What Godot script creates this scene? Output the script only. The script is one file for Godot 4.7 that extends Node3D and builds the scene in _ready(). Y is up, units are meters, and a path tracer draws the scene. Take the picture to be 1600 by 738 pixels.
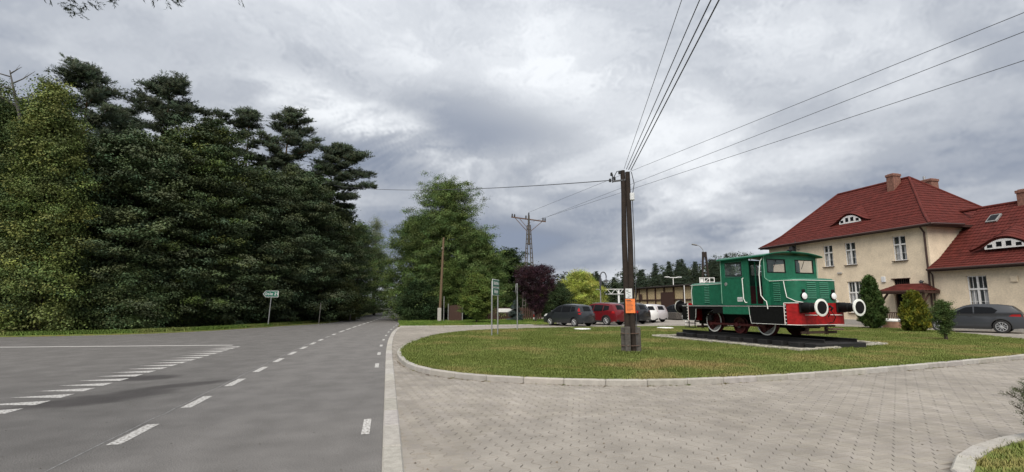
extends Node3D
# A road by a small country railway station, with a green shunting locomotive on a lawn. Metres, y up; the road runs along -z.

var M := {}
var T := {}
var rng := RandomNumberGenerator.new()
var taken := {}

func _ready() -> void:
	# camera
	var cam := Camera3D.new()
	cam.name = "camera"
	cam.position = Vector3(0, 1.6, 0)
	cam.rotation_degrees = Vector3(7.811, -13.9, 0)
	cam.fov = 50.635
	cam.near = 0.05
	cam.far = 2000.0
	add_child(cam)
	cam.current = true
	# sky, exposure
	var env := Environment.new()
	env.background_mode = Environment.BG_SKY
	var sky := Sky.new()
	var pm := PanoramaSkyMaterial.new()
	pm.panorama = overcast_sky()
	sky.sky_material = pm
	env.sky = sky
	env.background_energy_multiplier = 1.0
	env.tonemap_mode = Environment.TONE_MAPPER_LINEAR
	env.tonemap_exposure = 2.75
	env.ambient_light_source = Environment.AMBIENT_SOURCE_SKY
	env.sdfgi_enabled = true
	env.ssao_enabled = true
	env.ssil_enabled = true
	var we := WorldEnvironment.new()
	we.name = "world_environment"
	we.environment = env
	add_child(we)
	# the veiled sun, behind the camera and to the right
	var sun := DirectionalLight3D.new()
	sun.name = "sun"
	sun.light_energy = 0.5
	sun.light_color = Color(1.0, 0.97, 0.92)
	sun.light_angular_distance = 50.0
	sun.shadow_enabled = true
	sun.rotation_degrees = Vector3(-48, -28, 0)
	add_child(sun)
	make_materials()
	make_ground()
	make_station()
	make_goods_shed()
	make_forest()
	make_right_side_trees()
	make_locomotive()
	make_cars()
	make_poles_and_wires()
	make_street_things()
	make_grass()

# ---------------------------------------------------------------- sky
func overcast_sky() -> ImageTexture:
	var w := 2048
	var h := 1024
	var im := Image.create(w, h, false, Image.FORMAT_RGBF)
	var big := FastNoiseLite.new()
	big.seed = 11
	big.noise_type = FastNoiseLite.TYPE_SIMPLEX_SMOOTH
	big.frequency = 0.5
	big.fractal_octaves = 3
	var mid := FastNoiseLite.new()
	mid.seed = 5
	mid.noise_type = FastNoiseLite.TYPE_SIMPLEX_SMOOTH
	mid.frequency = 1.6
	mid.fractal_octaves = 5
	mid.fractal_gain = 0.48
	mid.domain_warp_enabled = true
	mid.domain_warp_amplitude = 0.5
	mid.domain_warp_frequency = 0.9
	# cloud masses of the photograph: [direction azimuth from -z in degrees, elevation, half width, half height, tilt, amount]
	var lumps := [[-4.0, 20.0, 11.0, 2.2, -16.0, 0.45], [3.0, 17.5, 5.0, 2.5, -20.0, 0.40], [12.5, 20.5, 11.0, 3.4, -8.0, -0.50], [-24.0, 25.0, 13.0, 5.0, 0.0, -0.26], [-9.0, 15.0, 8.0, 3.0, -10.0, -0.26], [13.0, 6.5, 9.0, 3.5, 0.0, -0.62], [0.0, 6.5, 7.0, 3.0, 0.0, -0.50], [32.0, 11.0, 9.0, 3.5, 5.0, 0.22], [24.0, 28.0, 10.0, 4.0, 0.0, 0.06], [46.0, 19.0, 10.0, 4.0, 0.0, -0.22]]
	for j in h:
		var th := (j + 0.5) / h * PI
		var y := cos(th)
		if y < -0.02:
			break
		var el := rad_to_deg(PI / 2 - th)
		for i in w:
			var ph := wrapf((i + 0.5) / w * TAU, -PI, PI)
			var d := Vector3(sin(ph) * sin(th), y, -cos(ph) * sin(th))
			var q := d / (maxf(y, 0.0) + 0.16)
			var a := big.get_noise_3d(q.x, q.z, 3.0)
			var b := mid.get_noise_3d(q.x, q.z, 9.0)
			var f := 0.60 + 0.62 * a + 0.44 * b
			var az := rad_to_deg(ph)
			if absf(az) < 80.0:
				for l in lumps:
					var dx: float = (az - l[0]) * sin(th)
					var dy: float = el - l[1]
					var ct := cos(deg_to_rad(l[4]))
					var st := sin(deg_to_rad(l[4]))
					var ux: float = (dx * ct + dy * st) / l[2]
					var uy: float = (-dx * st + dy * ct) / l[3]
					var r2 := ux * ux + uy * uy
					if r2 < 5.0:
						f += l[5] * exp(-r2 * 1.1) * (0.8 + 0.9 * b)
			f = clampf(f, 0.0, 1.0)
			var dark := Vector3(0.077, 0.093, 0.126)
			var grey := Vector3(0.172, 0.184, 0.205)
			var lit := Vector3(0.315, 0.326, 0.340)
			var c := dark.lerp(grey, f / 0.5) if f < 0.5 else grey.lerp(lit, (f - 0.5) / 0.5)
			c *= 1.0 + 0.45 * y * y
			im.set_pixel(i, j, Color(c.x, c.y, c.z))
	var low := Color(0.09, 0.09, 0.075)
	im.fill_rect(Rect2i(0, h / 2 + 8, w, h / 2 - 8), low)
	return ImageTexture.create_from_image(im)

# ---------------------------------------------------------------- mesh building
class MB:
	var v := PackedVector3Array()
	var n := PackedVector3Array()
	var c := PackedColorArray()
	var col := Color.WHITE
	func tris(a: Vector3, b: Vector3, d: Vector3, na: Vector3, nb: Vector3, nd: Vector3) -> void:
		v.append(a)
		n.append(na)
		if (b - a).cross(d - a).dot(na + nb + nd) > 0.0:
			v.append(d); v.append(b); n.append(nd); n.append(nb)
		else:
			v.append(b); v.append(d); n.append(nb); n.append(nd)
		c.append(col); c.append(col); c.append(col)
	func tri(a: Vector3, b: Vector3, d: Vector3, out := Vector3.ZERO) -> void:
		var nn := (b - a).cross(d - a).normalized()
		if out != Vector3.ZERO and nn.dot(out) < 0.0:
			nn = -nn
		tris(a, b, d, nn, nn, nn)
	func quad(a: Vector3, b: Vector3, d: Vector3, e: Vector3, out := Vector3.ZERO) -> void:
		var nn := (d - a).cross(e - b).normalized()
		if out != Vector3.ZERO and nn.dot(out) < 0.0:
			nn = -nn
		tris(a, b, d, nn, nn, nn)
		tris(a, d, e, nn, nn, nn)
	func fan(p: Array, out: Vector3) -> void:
		for i in range(1, p.size() - 1):
			tri(p[0], p[i], p[i + 1], out)
	# a box with chamfered edges; b turns it, at is its centre
	func box(at: Vector3, s: Vector3, ch := 0.0, b := Basis()) -> void:
		var h := s * 0.5
		ch = minf(ch, minf(h.x, minf(h.y, h.z)) * 0.9)
		if ch <= 0.0:
			for ax in 3:
				for sg in [-1.0, 1.0]:
					var o := Vector3.ZERO
					o[ax] = sg
					var p := []
					for k in [[-1, -1], [1, -1], [1, 1], [-1, 1]]:
						var q := Vector3.ZERO
						q[ax] = sg * h[ax]
						q[(ax + 1) % 3] = k[0] * h[(ax + 1) % 3]
						q[(ax + 2) % 3] = k[1] * h[(ax + 2) % 3]
						p.append(at + b * q)
					quad(p[0], p[1], p[2], p[3], b * o)
			return
		var P := func(ax: int, s0: float, s1: float, s2: float) -> Vector3:
			var q := Vector3.ZERO
			var a1 := (ax + 1) % 3
			var a2 := (ax + 2) % 3
			q[ax] = s0 * h[ax]
			q[a1] = s1 * (h[a1] - ch)
			q[a2] = s2 * (h[a2] - ch)
			return at + b * q
		for ax in 3:
			for sg in [-1.0, 1.0]:
				var o := Vector3.ZERO
				o[ax] = sg
				quad(P.call(ax, sg, -1, -1), P.call(ax, sg, 1, -1), P.call(ax, sg, 1, 1), P.call(ax, sg, -1, 1), b * o)
		for ax in 3:
			var a1 := (ax + 1) % 3
			var a2 := (ax + 2) % 3
			for s1 in [-1.0, 1.0]:
				for s2 in [-1.0, 1.0]:
					var o := Vector3.ZERO
					o[a1] = s1
					o[a2] = s2
					quad(P.call(a1, s1, s2, -1), P.call(a1, s1, s2, 1), P.call(a2, s2, 1, s1), P.call(a2, s2, -1, s1), b * o)
		for s0 in [-1.0, 1.0]:
			for s1 in [-1.0, 1.0]:
				for s2 in [-1.0, 1.0]:
					tri(P.call(0, s0, s1, s2), P.call(1, s1, s2, s0), P.call(2, s2, s0, s1), b * Vector3(s0, s1, s2))
	# a bar with square section between two points
	func bar(a: Vector3, e: Vector3, w: float, t := -1.0, ch := 0.0) -> void:
		if t < 0.0:
			t = w
		var y := (e - a).normalized()
		var x := y.cross(Vector3.UP if absf(y.y) < 0.95 else Vector3.RIGHT).normalized()
		var z := x.cross(y)
		box((a + e) / 2, Vector3(w, (e - a).length(), t), ch, Basis(x, y, z))
	func tube(p: Array, r: Array, sides := 8, caps := true) -> void:
		var rings := []
		var x := Vector3.RIGHT
		for i in p.size():
			var d: Vector3 = (p[mini(i + 1, p.size() - 1)] - p[maxi(i - 1, 0)]).normalized()
			if i == 0:
				x = d.cross(Vector3.UP if absf(d.y) < 0.9 else Vector3.RIGHT).normalized()
			else:
				x = (x - d * x.dot(d)).normalized()
			var z := x.cross(d)
			var ring := []
			var rr: float = r[mini(i, r.size() - 1)]
			for k in sides:
				var an := TAU * k / sides
				var o := x * cos(an) + z * sin(an)
				ring.append([p[i] + o * rr, o])
			rings.append(ring)
		for i in range(rings.size() - 1):
			for k in sides:
				var a: Array = rings[i][k]
				var b: Array = rings[i][(k + 1) % sides]
				var d: Array = rings[i + 1][(k + 1) % sides]
				var e: Array = rings[i + 1][k]
				tris(a[0], b[0], d[0], a[1], b[1], d[1])
				tris(a[0], d[0], e[0], a[1], d[1], e[1])
		if caps:
			for s in [0, rings.size() - 1]:
				var o: Vector3 = (p[0] - p[1]).normalized() if s == 0 else (p[-1] - p[-2]).normalized()
				for k in sides:
					tris(p[s], rings[s][k][0], rings[s][(k + 1) % sides][0], o, o, o)
	# profile of Vector2(radius, height) turned about the y axis of xf
	func lathe(prof: Array, xf: Transform3D, sides := 20) -> void:
		for i in range(prof.size() - 1):
			var p: Vector2 = prof[i]
			var q: Vector2 = prof[i + 1]
			var e := q - p
			var nn := Vector2(e.y, -e.x).normalized()
			for k in sides:
				var a0 := TAU * k / sides
				var a1 := TAU * (k + 1) / sides
				var d0 := Vector3(cos(a0), 0, sin(a0))
				var d1 := Vector3(cos(a1), 0, sin(a1))
				var n0 := xf.basis * (d0 * nn.x + Vector3.UP * nn.y)
				var n1 := xf.basis * (d1 * nn.x + Vector3.UP * nn.y)
				var A := xf * (d0 * p.x + Vector3.UP * p.y)
				var B := xf * (d1 * p.x + Vector3.UP * p.y)
				var D := xf * (d1 * q.x + Vector3.UP * q.y)
				var E := xf * (d0 * q.x + Vector3.UP * q.y)
				if p.x > 0.0001:
					tris(A, B, D, n0, n1, n1)
				if q.x > 0.0001:
					tris(A, D, E, n0, n1, n0)
	# a flat outline in the xy plane of xf, given depth along its z
	func prism(o: PackedVector2Array, z0: float, z1: float, xf := Transform3D(), smooth := false) -> void:
		var idx := Geometry2D.triangulate_polygon(o)
		for s in [[z0, -1.0], [z1, 1.0]]:
			var nn: Vector3 = xf.basis.z.normalized() * signf(z1 - z0) * s[1]
			for k in range(0, idx.size(), 3):
				tris(xf * Vector3(o[idx[k]].x, o[idx[k]].y, s[0]), xf * Vector3(o[idx[k + 1]].x, o[idx[k + 1]].y, s[0]), xf * Vector3(o[idx[k + 2]].x, o[idx[k + 2]].y, s[0]), nn, nn, nn)
		var cw := -1.0 if Geometry2D.is_polygon_clockwise(o) else 1.0
		var m := o.size()
		for k in m:
			var a := o[k]
			var b := o[(k + 1) % m]
			var e := b - a
			var nn := Vector2(e.y, -e.x).normalized() * cw
			var na := nn
			var nb := nn
			if smooth:
				var ep := a - o[(k + m - 1) % m]
				var en := o[(k + 2) % m] - b
				var np := Vector2(ep.y, -ep.x).normalized() * cw
				var nx := Vector2(en.y, -en.x).normalized() * cw
				if np.dot(nn) > 0.6:
					na = (np + nn).normalized()
				if nx.dot(nn) > 0.6:
					nb = (nx + nn).normalized()
			var N0 := xf.basis * Vector3(na.x, na.y, 0)
			var N1 := xf.basis * Vector3(nb.x, nb.y, 0)
			var A := xf * Vector3(a.x, a.y, z0)
			var B := xf * Vector3(b.x, b.y, z0)
			var D := xf * Vector3(b.x, b.y, z1)
			var E := xf * Vector3(a.x, a.y, z1)
			tris(A, B, D, N0, N1, N1)
			tris(A, D, E, N0, N1, N0)
	func disc(at: Vector3, r: float, nrm: Vector3, sides := 16) -> void:
		var x := nrm.cross(Vector3.UP if absf(nrm.y) < 0.9 else Vector3.RIGHT).normalized()
		var z := x.cross(nrm)
		for k in sides:
			var a := TAU * k / sides
			var b := TAU * (k + 1) / sides
			tris(at, at + (x * cos(a) + z * sin(a)) * r, at + (x * cos(b) + z * sin(b)) * r, nrm, nrm, nrm)
	func mesh() -> ArrayMesh:
		var am := ArrayMesh.new()
		var ar := []
		ar.resize(Mesh.ARRAY_MAX)
		ar[Mesh.ARRAY_VERTEX] = v
		ar[Mesh.ARRAY_NORMAL] = n
		ar[Mesh.ARRAY_COLOR] = c
		am.add_surface_from_arrays(Mesh.PRIMITIVE_TRIANGLES, ar)
		return am

# ---------------------------------------------------------------- naming things
func numbered(called: String) -> String:
	var k: int = taken.get(called, 0)
	taken[called] = k + 1
	return called if k == 0 else "%s_%03d" % [called, k]

func tag(o: Node3D, label: String, category: String, group := "") -> Node3D:
	o.set_meta("label", label)
	o.set_meta("category", category)
	if group:
		o.set_meta("group", group)
	return o

func thing(called: String, label: String, category: String, at := Vector3.ZERO, turn := 0.0, group := "") -> Node3D:
	var o := Node3D.new()
	o.name = numbered(called)
	add_child(o)
	o.position = at
	o.rotation.y = turn
	tag(o, label, category, group)
	return o

func obj(called: String, shape, material: Material, parent: Node = null) -> MeshInstance3D:
	var o := MeshInstance3D.new()
	o.mesh = shape.mesh() if shape is MB else shape
	o.material_override = material
	if parent == null or parent == self:
		o.name = numbered(called)
		add_child(o)
	else:
		o.name = called
		parent.add_child(o, true)
	return o

func struct(called: String, shape, material: Material) -> MeshInstance3D:
	var o := obj(called, shape, material)
	o.set_meta("kind", "structure")
	return o

func scatter(called: String, shape: Mesh, material: Material, xfs: Array, cols: Array, parent: Node = null, stuff := false) -> MultiMeshInstance3D:
	var mm := MultiMesh.new()
	mm.transform_format = MultiMesh.TRANSFORM_3D
	mm.use_colors = true
	mm.mesh = shape
	mm.instance_count = xfs.size()
	for i in xfs.size():
		mm.set_instance_transform(i, xfs[i])
		mm.set_instance_color(i, cols[i])
	var o := MultiMeshInstance3D.new()
	o.multimesh = mm
	o.material_override = material
	if parent == null:
		o.name = numbered(called)
		add_child(o)
	else:
		o.name = called
		parent.add_child(o, true)
	if stuff:
		o.set_meta("kind", "stuff")
	return o

# ---------------------------------------------------------------- materials
func noise_tex(freq: float, lo: float, hi: float, sd: int, oct := 4, size := 512, kind := FastNoiseLite.TYPE_SIMPLEX_SMOOTH, cols: Array = []) -> NoiseTexture2D:
	var t := NoiseTexture2D.new()
	var nz := FastNoiseLite.new()
	nz.seed = sd
	nz.noise_type = kind
	nz.frequency = freq
	nz.fractal_octaves = oct
	t.noise = nz
	t.width = size
	t.height = size
	t.seamless = true
	t.normalize = true
	var g := Gradient.new()
	if cols.is_empty():
		g.set_color(0, Color(lo, lo, lo))
		g.set_color(1, Color(hi, hi, hi))
	else:
		g.offsets = PackedFloat32Array(cols.map(func(x): return x[0]))
		g.colors = PackedColorArray(cols.map(func(x): return x[1]))
	t.color_ramp = g
	return t

func noise_normal(freq: float, sd: int, strength: float, oct := 4) -> NoiseTexture2D:
	var t := NoiseTexture2D.new()
	var nz := FastNoiseLite.new()
	nz.seed = sd
	nz.frequency = freq
	nz.fractal_octaves = oct
	t.noise = nz
	t.width = 512
	t.height = 512
	t.seamless = true
	t.as_normal_map = true
	t.bump_strength = strength
	return t

func mat(base: Color, rough: float, o := {}) -> StandardMaterial3D:
	var m := StandardMaterial3D.new()
	m.albedo_color = base.linear_to_srgb()
	m.roughness = rough
	m.metallic = o.get("metal", 0.0)
	m.metallic_specular = o.get("spec", 0.5)
	var s = o.get("scale", 1.0)
	m.uv1_scale = s if s is Vector3 else Vector3(s, s, s)
	m.uv1_triplanar = true
	m.uv1_world_triplanar = o.get("world", true)
	if o.has("tex"):
		m.albedo_texture = T[o.tex]
	if o.has("normal"):
		m.normal_enabled = true
		m.normal_texture = T[o.normal]
		m.normal_scale = o.get("bump", 1.0)
	if o.has("detail"):
		m.detail_enabled = true
		m.detail_blend_mode = BaseMaterial3D.BLEND_MODE_MUL
		m.detail_albedo = T[o.detail]
		m.detail_uv_layer = BaseMaterial3D.DETAIL_UV_2
		m.uv2_triplanar = true
		m.uv2_world_triplanar = o.get("world", true)
		var d = o.get("dscale", 0.1)
		m.uv2_scale = d if d is Vector3 else Vector3(d, d, d)
	if o.has("coat"):
		m.clearcoat_enabled = true
		m.clearcoat = o.coat
		m.clearcoat_roughness = 0.08
	if o.get("vc", false):
		m.vertex_color_use_as_albedo = true
	if o.has("back"):
		m.backlight_enabled = true
		m.backlight = o.back
	return m

func make_materials() -> void:
	T.fine = noise_tex(0.09, 0.72, 1.0, 1, 5)
	T.patch = noise_tex(0.012, 0.66, 1.0, 2, 5)
	T.soft = noise_tex(0.02, 0.86, 1.0, 3, 4)
	T.wear = noise_tex(0.03, 0, 1, 17, 5, 512, FastNoiseLite.TYPE_SIMPLEX_SMOOTH, [[0.0, Color(0.66, 0.65, 0.64)], [0.36, Color(0.76, 0.75, 0.74)], [0.48, Color(1, 1, 1)], [1.0, Color(1, 1, 1)]])
	T.faint = noise_tex(0.02, 0.90, 1.0, 13, 4)
	T.speck = noise_tex(0.30, 0.42, 1.0, 4, 3)
	T.wood = noise_tex(0.05, 0.5, 1.0, 6, 5)
	T.grass = noise_tex(0.014, 0, 1, 7, 6, 1024, FastNoiseLite.TYPE_SIMPLEX_SMOOTH, [[0.0, Color(0.62, 0.72, 0.5)], [0.42, Color(0.86, 0.92, 0.72)], [0.60, Color(0.96, 0.94, 0.78)], [0.75, Color(1.0, 0.90, 0.70)], [0.95, Color(1.0, 0.82, 0.60)]])
	T.n_fine = noise_normal(0.12, 8, 3.0)
	T.n_soft = noise_normal(0.03, 9, 4.0)
	M.asphalt = mat(Color(0.365, 0.350, 0.340), 0.92, {"spec": 0.3, "tex": "speck", "scale": 0.55, "detail": "soft", "dscale": 0.11, "normal": "n_fine", "bump": 0.5, "vc": true})
	M.concrete = mat(Color(0.60, 0.575, 0.54), 0.9, {"spec": 0.3, "tex": "fine", "scale": 1.5, "detail": "soft", "dscale": 0.6, "normal": "n_fine", "bump": 0.3, "vc": true})
	M.paver = mat(Color(0.432, 0.398, 0.357), 0.93, {"spec": 0.3, "tex": "fine", "scale": 2.5, "detail": "soft", "dscale": 0.13, "normal": "n_fine", "bump": 0.35, "vc": true})
	M.sand = mat(Color(0.31, 0.275, 0.235), 0.95, {"tex": "fine", "scale": 2.0, "detail": "patch", "dscale": 0.4})
	M.sand_pale = mat(Color(0.40, 0.36, 0.31), 0.95, {"spec": 0.2, "tex": "fine", "scale": 2.0, "detail": "soft", "dscale": 0.4})
	M.paint = mat(Color(0.66, 0.65, 0.635), 0.85, {"spec": 0.3, "tex": "wear", "scale": 1.3, "detail": "fine", "dscale": 3.0})
	M.soil = mat(Color(0.055, 0.06, 0.03), 0.95, {"tex": "patch", "scale": 0.25, "detail": "fine", "dscale": 1.2})
	M.lawn = mat(Color(0.225, 0.25, 0.078), 0.95, {"tex": "grass", "scale": 0.13, "detail": "fine", "dscale": 1.4})
	M.blade = mat(Color(1, 1, 1), 0.8, {"vc": true, "spec": 0.25, "back": Color(0.2, 0.22, 0.08)})
	M.leaf = mat(Color(1, 1, 1), 0.7, {"vc": true, "spec": 0.2, "back": Color(0.25, 0.3, 0.1)})
	M.needle = mat(Color(1, 1, 1), 0.7, {"vc": true, "spec": 0.25, "back": Color(0.1, 0.12, 0.05)})
	M.bark = mat(Color(0.10, 0.078, 0.06), 0.95, {"tex": "wood", "scale": Vector3(3, 0.6, 3), "normal": "n_fine", "bump": 0.8})
	M.bark_grey = mat(Color(0.20, 0.19, 0.18), 0.95, {"tex": "wood", "scale": Vector3(3, 0.6, 3)})
	M.bark_pine = mat(Color(0.20, 0.10, 0.055), 0.95, {"tex": "wood", "scale": Vector3(2, 0.7, 2)})
	M.render = mat(Color(0.86, 0.735, 0.565), 0.92, {"spec": 0.2, "tex": "faint", "scale": 0.10, "detail": "faint", "dscale": 0.7, "normal": "n_fine", "bump": 0.10})
	M.roof = mat(Color(0.160, 0.032, 0.025), 0.8, {"spec": 0.3, "tex": "soft", "scale": 0.6, "detail": "patch", "dscale": 0.25})
	M.gutter = mat(Color(0.045, 0.022, 0.018), 0.5, {"tex": "soft", "scale": 1.0})
	M.brick = mat(Color(0.40, 0.19, 0.14), 0.9, {"tex": "fine", "scale": 1.6, "detail": "patch", "dscale": 0.8})
	M.white = mat(Color(0.78, 0.78, 0.78), 0.5, {"tex": "soft", "scale": 0.8})
	M.curtain = mat(Color(0.72, 0.72, 0.74), 0.9, {"tex": "soft", "scale": Vector3(6, 0.4, 6), "back": Color(0.4, 0.4, 0.4)})
	M.pane = StandardMaterial3D.new()
	M.pane.transparency = BaseMaterial3D.TRANSPARENCY_ALPHA
	M.pane.albedo_color = Color(0.55, 0.6, 0.62, 0.12)
	M.pane.roughness = 0.04
	M.plaster = mat(Color(0.55, 0.52, 0.47), 0.95, {"tex": "soft", "scale": 0.5})
	M.brown_wood = mat(Color(0.085, 0.036, 0.024), 0.75, {"tex": "wood", "scale": Vector3(5, 0.6, 5)})
	M.old_wood = mat(Color(0.056, 0.035, 0.025), 0.9, {"tex": "wood", "scale": Vector3(7, 0.45, 7), "detail": "patch", "dscale": 0.7, "normal": "n_fine", "bump": 0.6})
	M.tan_wood = mat(Color(0.23, 0.155, 0.09), 0.9, {"tex": "wood", "scale": Vector3(7, 0.45, 7)})
	M.grey_wood = mat(Color(0.20, 0.18, 0.165), 0.95, {"tex": "wood", "scale": Vector3(6, 0.8, 6), "detail": "patch", "dscale": 0.9})
	M.steel = mat(Color(0.42, 0.43, 0.44), 0.45, {"metal": 0.7, "tex": "soft", "scale": 2.0})
	M.dull_steel = mat(Color(0.30, 0.30, 0.30), 0.7, {"tex": "patch", "scale": 1.5})
	M.dark_steel = mat(Color(0.05, 0.052, 0.06), 0.55, {"tex": "soft", "scale": 2.0})
	M.wire = mat(Color(0.045, 0.047, 0.055), 0.6, {})
	M.rust = mat(Color(0.16, 0.10, 0.075), 0.9, {"tex": "patch", "scale": 1.3})
	M.ceramic = mat(Color(0.30, 0.26, 0.22), 0.25, {})
	M.loco_green = mat(Color(0.020, 0.158, 0.092), 0.42, {"spec": 0.35, "tex": "soft", "scale": 0.9, "detail": "soft", "dscale": 0.35})
	M.loco_mid = mat(Color(0.045, 0.205, 0.130), 0.5, {"tex": "soft", "scale": 0.9})
	M.loco_light = mat(Color(0.26, 0.50, 0.38), 0.45, {"tex": "soft", "scale": 1.2})
	M.loco_white = mat(Color(0.80, 0.82, 0.79), 0.5, {"tex": "soft", "scale": 1.4})
	M.loco_red = mat(Color(0.50, 0.016, 0.018), 0.45, {"spec": 0.35, "tex": "soft", "scale": 0.9, "detail": "patch", "dscale": 0.8})
	M.loco_wheel = mat(Color(0.105, 0.014, 0.016), 0.55, {"tex": "patch", "scale": 1.5})
	M.loco_black = mat(Color(0.009, 0.009, 0.010), 0.55, {"spec": 0.3, "tex": "patch", "scale": 1.0})
	M.tar = mat(Color(0.012, 0.012, 0.013), 0.75, {"tex": "patch", "scale": 1.2, "normal": "n_fine", "bump": 0.5})
	M.gravel = mat(Color(0.40, 0.375, 0.34), 0.95, {"tex": "speck", "scale": 1.6, "detail": "patch", "dscale": 0.5, "normal": "n_fine", "bump": 1.0})
	M.stone = mat(Color(0.66, 0.63, 0.55), 0.92, {"tex": "fine", "scale": 1.8, "detail": "patch", "dscale": 1.0, "vc": true})
	M.sign_green = mat(Color(0.012, 0.13, 0.085), 0.45, {})
	M.orange = mat(Color(0.86, 0.22, 0.05), 0.7, {"tex": "soft", "scale": 3.0})
	M.paper = mat(Color(0.66, 0.68, 0.70), 0.8, {"tex": "soft", "scale": 3.0})
	M.ink = mat(Color(0.12, 0.09, 0.08), 0.8, {})
	M.glass_dark = mat(Color(0.010, 0.011, 0.013), 0.05, {"spec": 0.18})
	M.tyre = mat(Color(0.018, 0.018, 0.019), 0.85, {"tex": "soft", "scale": 3.0})
	M.alloy = mat(Color(0.50, 0.51, 0.53), 0.3, {"metal": 0.6})
	M.plastic = mat(Color(0.022, 0.023, 0.025), 0.6, {})
	M.tail = mat(Color(0.30, 0.010, 0.012), 0.15, {})
	M.lamp_glass = mat(Color(0.75, 0.76, 0.78), 0.12, {})
	M.plate = mat(Color(0.75, 0.75, 0.75), 0.5, {})
	M.panel_cream = mat(Color(0.74, 0.58, 0.34), 0.9, {"tex": "patch", "scale": 0.7})
	M.tin = mat(Color(0.05, 0.043, 0.038), 0.95, {"spec": 0.15, "tex": "patch", "scale": 0.4})
	M.pink = mat(Color(0.52, 0.31, 0.22), 0.9, {"tex": "patch", "scale": 1.2})

# ---------------------------------------------------------------- ground, road, paving
func road_shift(z: float) -> float:   # the road bends gently to the right in the distance
	var d := maxf(0.0, -z - 16.0)
	return 0.0016 * d * d if d < 22.0 else 0.7744 + 0.066 * (d - 22.0)

func smooth_loop(p: Array, step: float, closed := true) -> PackedVector2Array:
	var cv := Curve2D.new()
	var m := p.size()
	for i in m:
		var a: Vector2 = p[(i + m - 1) % m] if closed or i > 0 else p[i]
		var b: Vector2 = p[(i + 1) % m] if closed or i < m - 1 else p[i]
		var t := (b - a) / 6.0
		var l0: float = p[i].distance_to(a)
		var l1: float = p[i].distance_to(b)
		var tl := (b - a).normalized()
		cv.add_point(p[i], -tl * l0 / 3.0, tl * l1 / 3.0)
	if closed:
		var a: Vector2 = p[m - 1]
		var b: Vector2 = p[1]
		cv.add_point(p[0], -(b - a).normalized() * p[0].distance_to(a) / 3.0, Vector2.ZERO)
	cv.bake_interval = 0.05
	var L := cv.get_baked_length()
	var nseg := int(L / step)
	var out := PackedVector2Array()
	for i in nseg + (0 if closed else 1):
		out.append(cv.sample_baked(L * i / nseg))
	return out

func sheet(poly: PackedVector2Array, y: float, mb: MB) -> void:   # a flat outline in (x, z)
	var idx := Geometry2D.triangulate_polygon(poly)
	for k in range(0, idx.size(), 3):
		var q := []
		for j in 3:
			q.append(Vector3(poly[idx[k + j]].x, y, poly[idx[k + j]].y))
		mb.tris(q[0], q[1], q[2], Vector3.UP, Vector3.UP, Vector3.UP)

func raised(poly: PackedVector2Array, y0: float, y1: float, mb: MB) -> void:
	sheet(poly, y1, mb)
	for i in poly.size():
		var a := poly[i]
		var b := poly[(i + 1) % poly.size()]
		var nn := Vector3((b - a).y, 0, -(b - a).x)
		if Geometry2D.is_point_in_polygon((a + b) / 2 + Vector2(nn.x, nn.z).normalized() * 0.01, poly):
			nn = -nn
		mb.quad(Vector3(a.x, y0, a.y), Vector3(b.x, y0, b.y), Vector3(b.x, y1, b.y), Vector3(a.x, y1, a.y), nn)

func kerb_run(called: String, line: PackedVector2Array, closed: bool, w: float, y0: float, y1: float, side: float) -> void:
	var root := Node3D.new()
	root.name = numbered(called)
	root.set_meta("kind", "structure")
	add_child(root)
	var m := line.size()
	rng.seed = 40
	for i in (m if closed else m - 1):
		var a := line[i]
		var b := line[(i + 1) % m]
		var d := (b - a).normalized()
		var nrm := Vector2(-d.y, d.x) * side
		var c := (a + b) / 2 + nrm * w / 2
		var mb := MB.new()
		var g := rng.randf_range(0.86, 1.06)
		mb.col = Color(g, g * rng.randf_range(0.97, 1.0), g * rng.randf_range(0.94, 1.0))
		var x := Vector3(d.x, 0, d.y)
		mb.box(Vector3(c.x, (y0 + y1) / 2 + rng.randf_range(-0.004, 0.004), c.y), Vector3((b - a).length() - 0.009, y1 - y0, w), 0.018, Basis(x, Vector3.UP, x.cross(Vector3.UP)))
		obj("kerb_stone", mb, M.concrete, root)

var island: PackedVector2Array
var island_in: PackedVector2Array
var corner_bed: PackedVector2Array
var pad: PackedVector2Array

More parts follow.
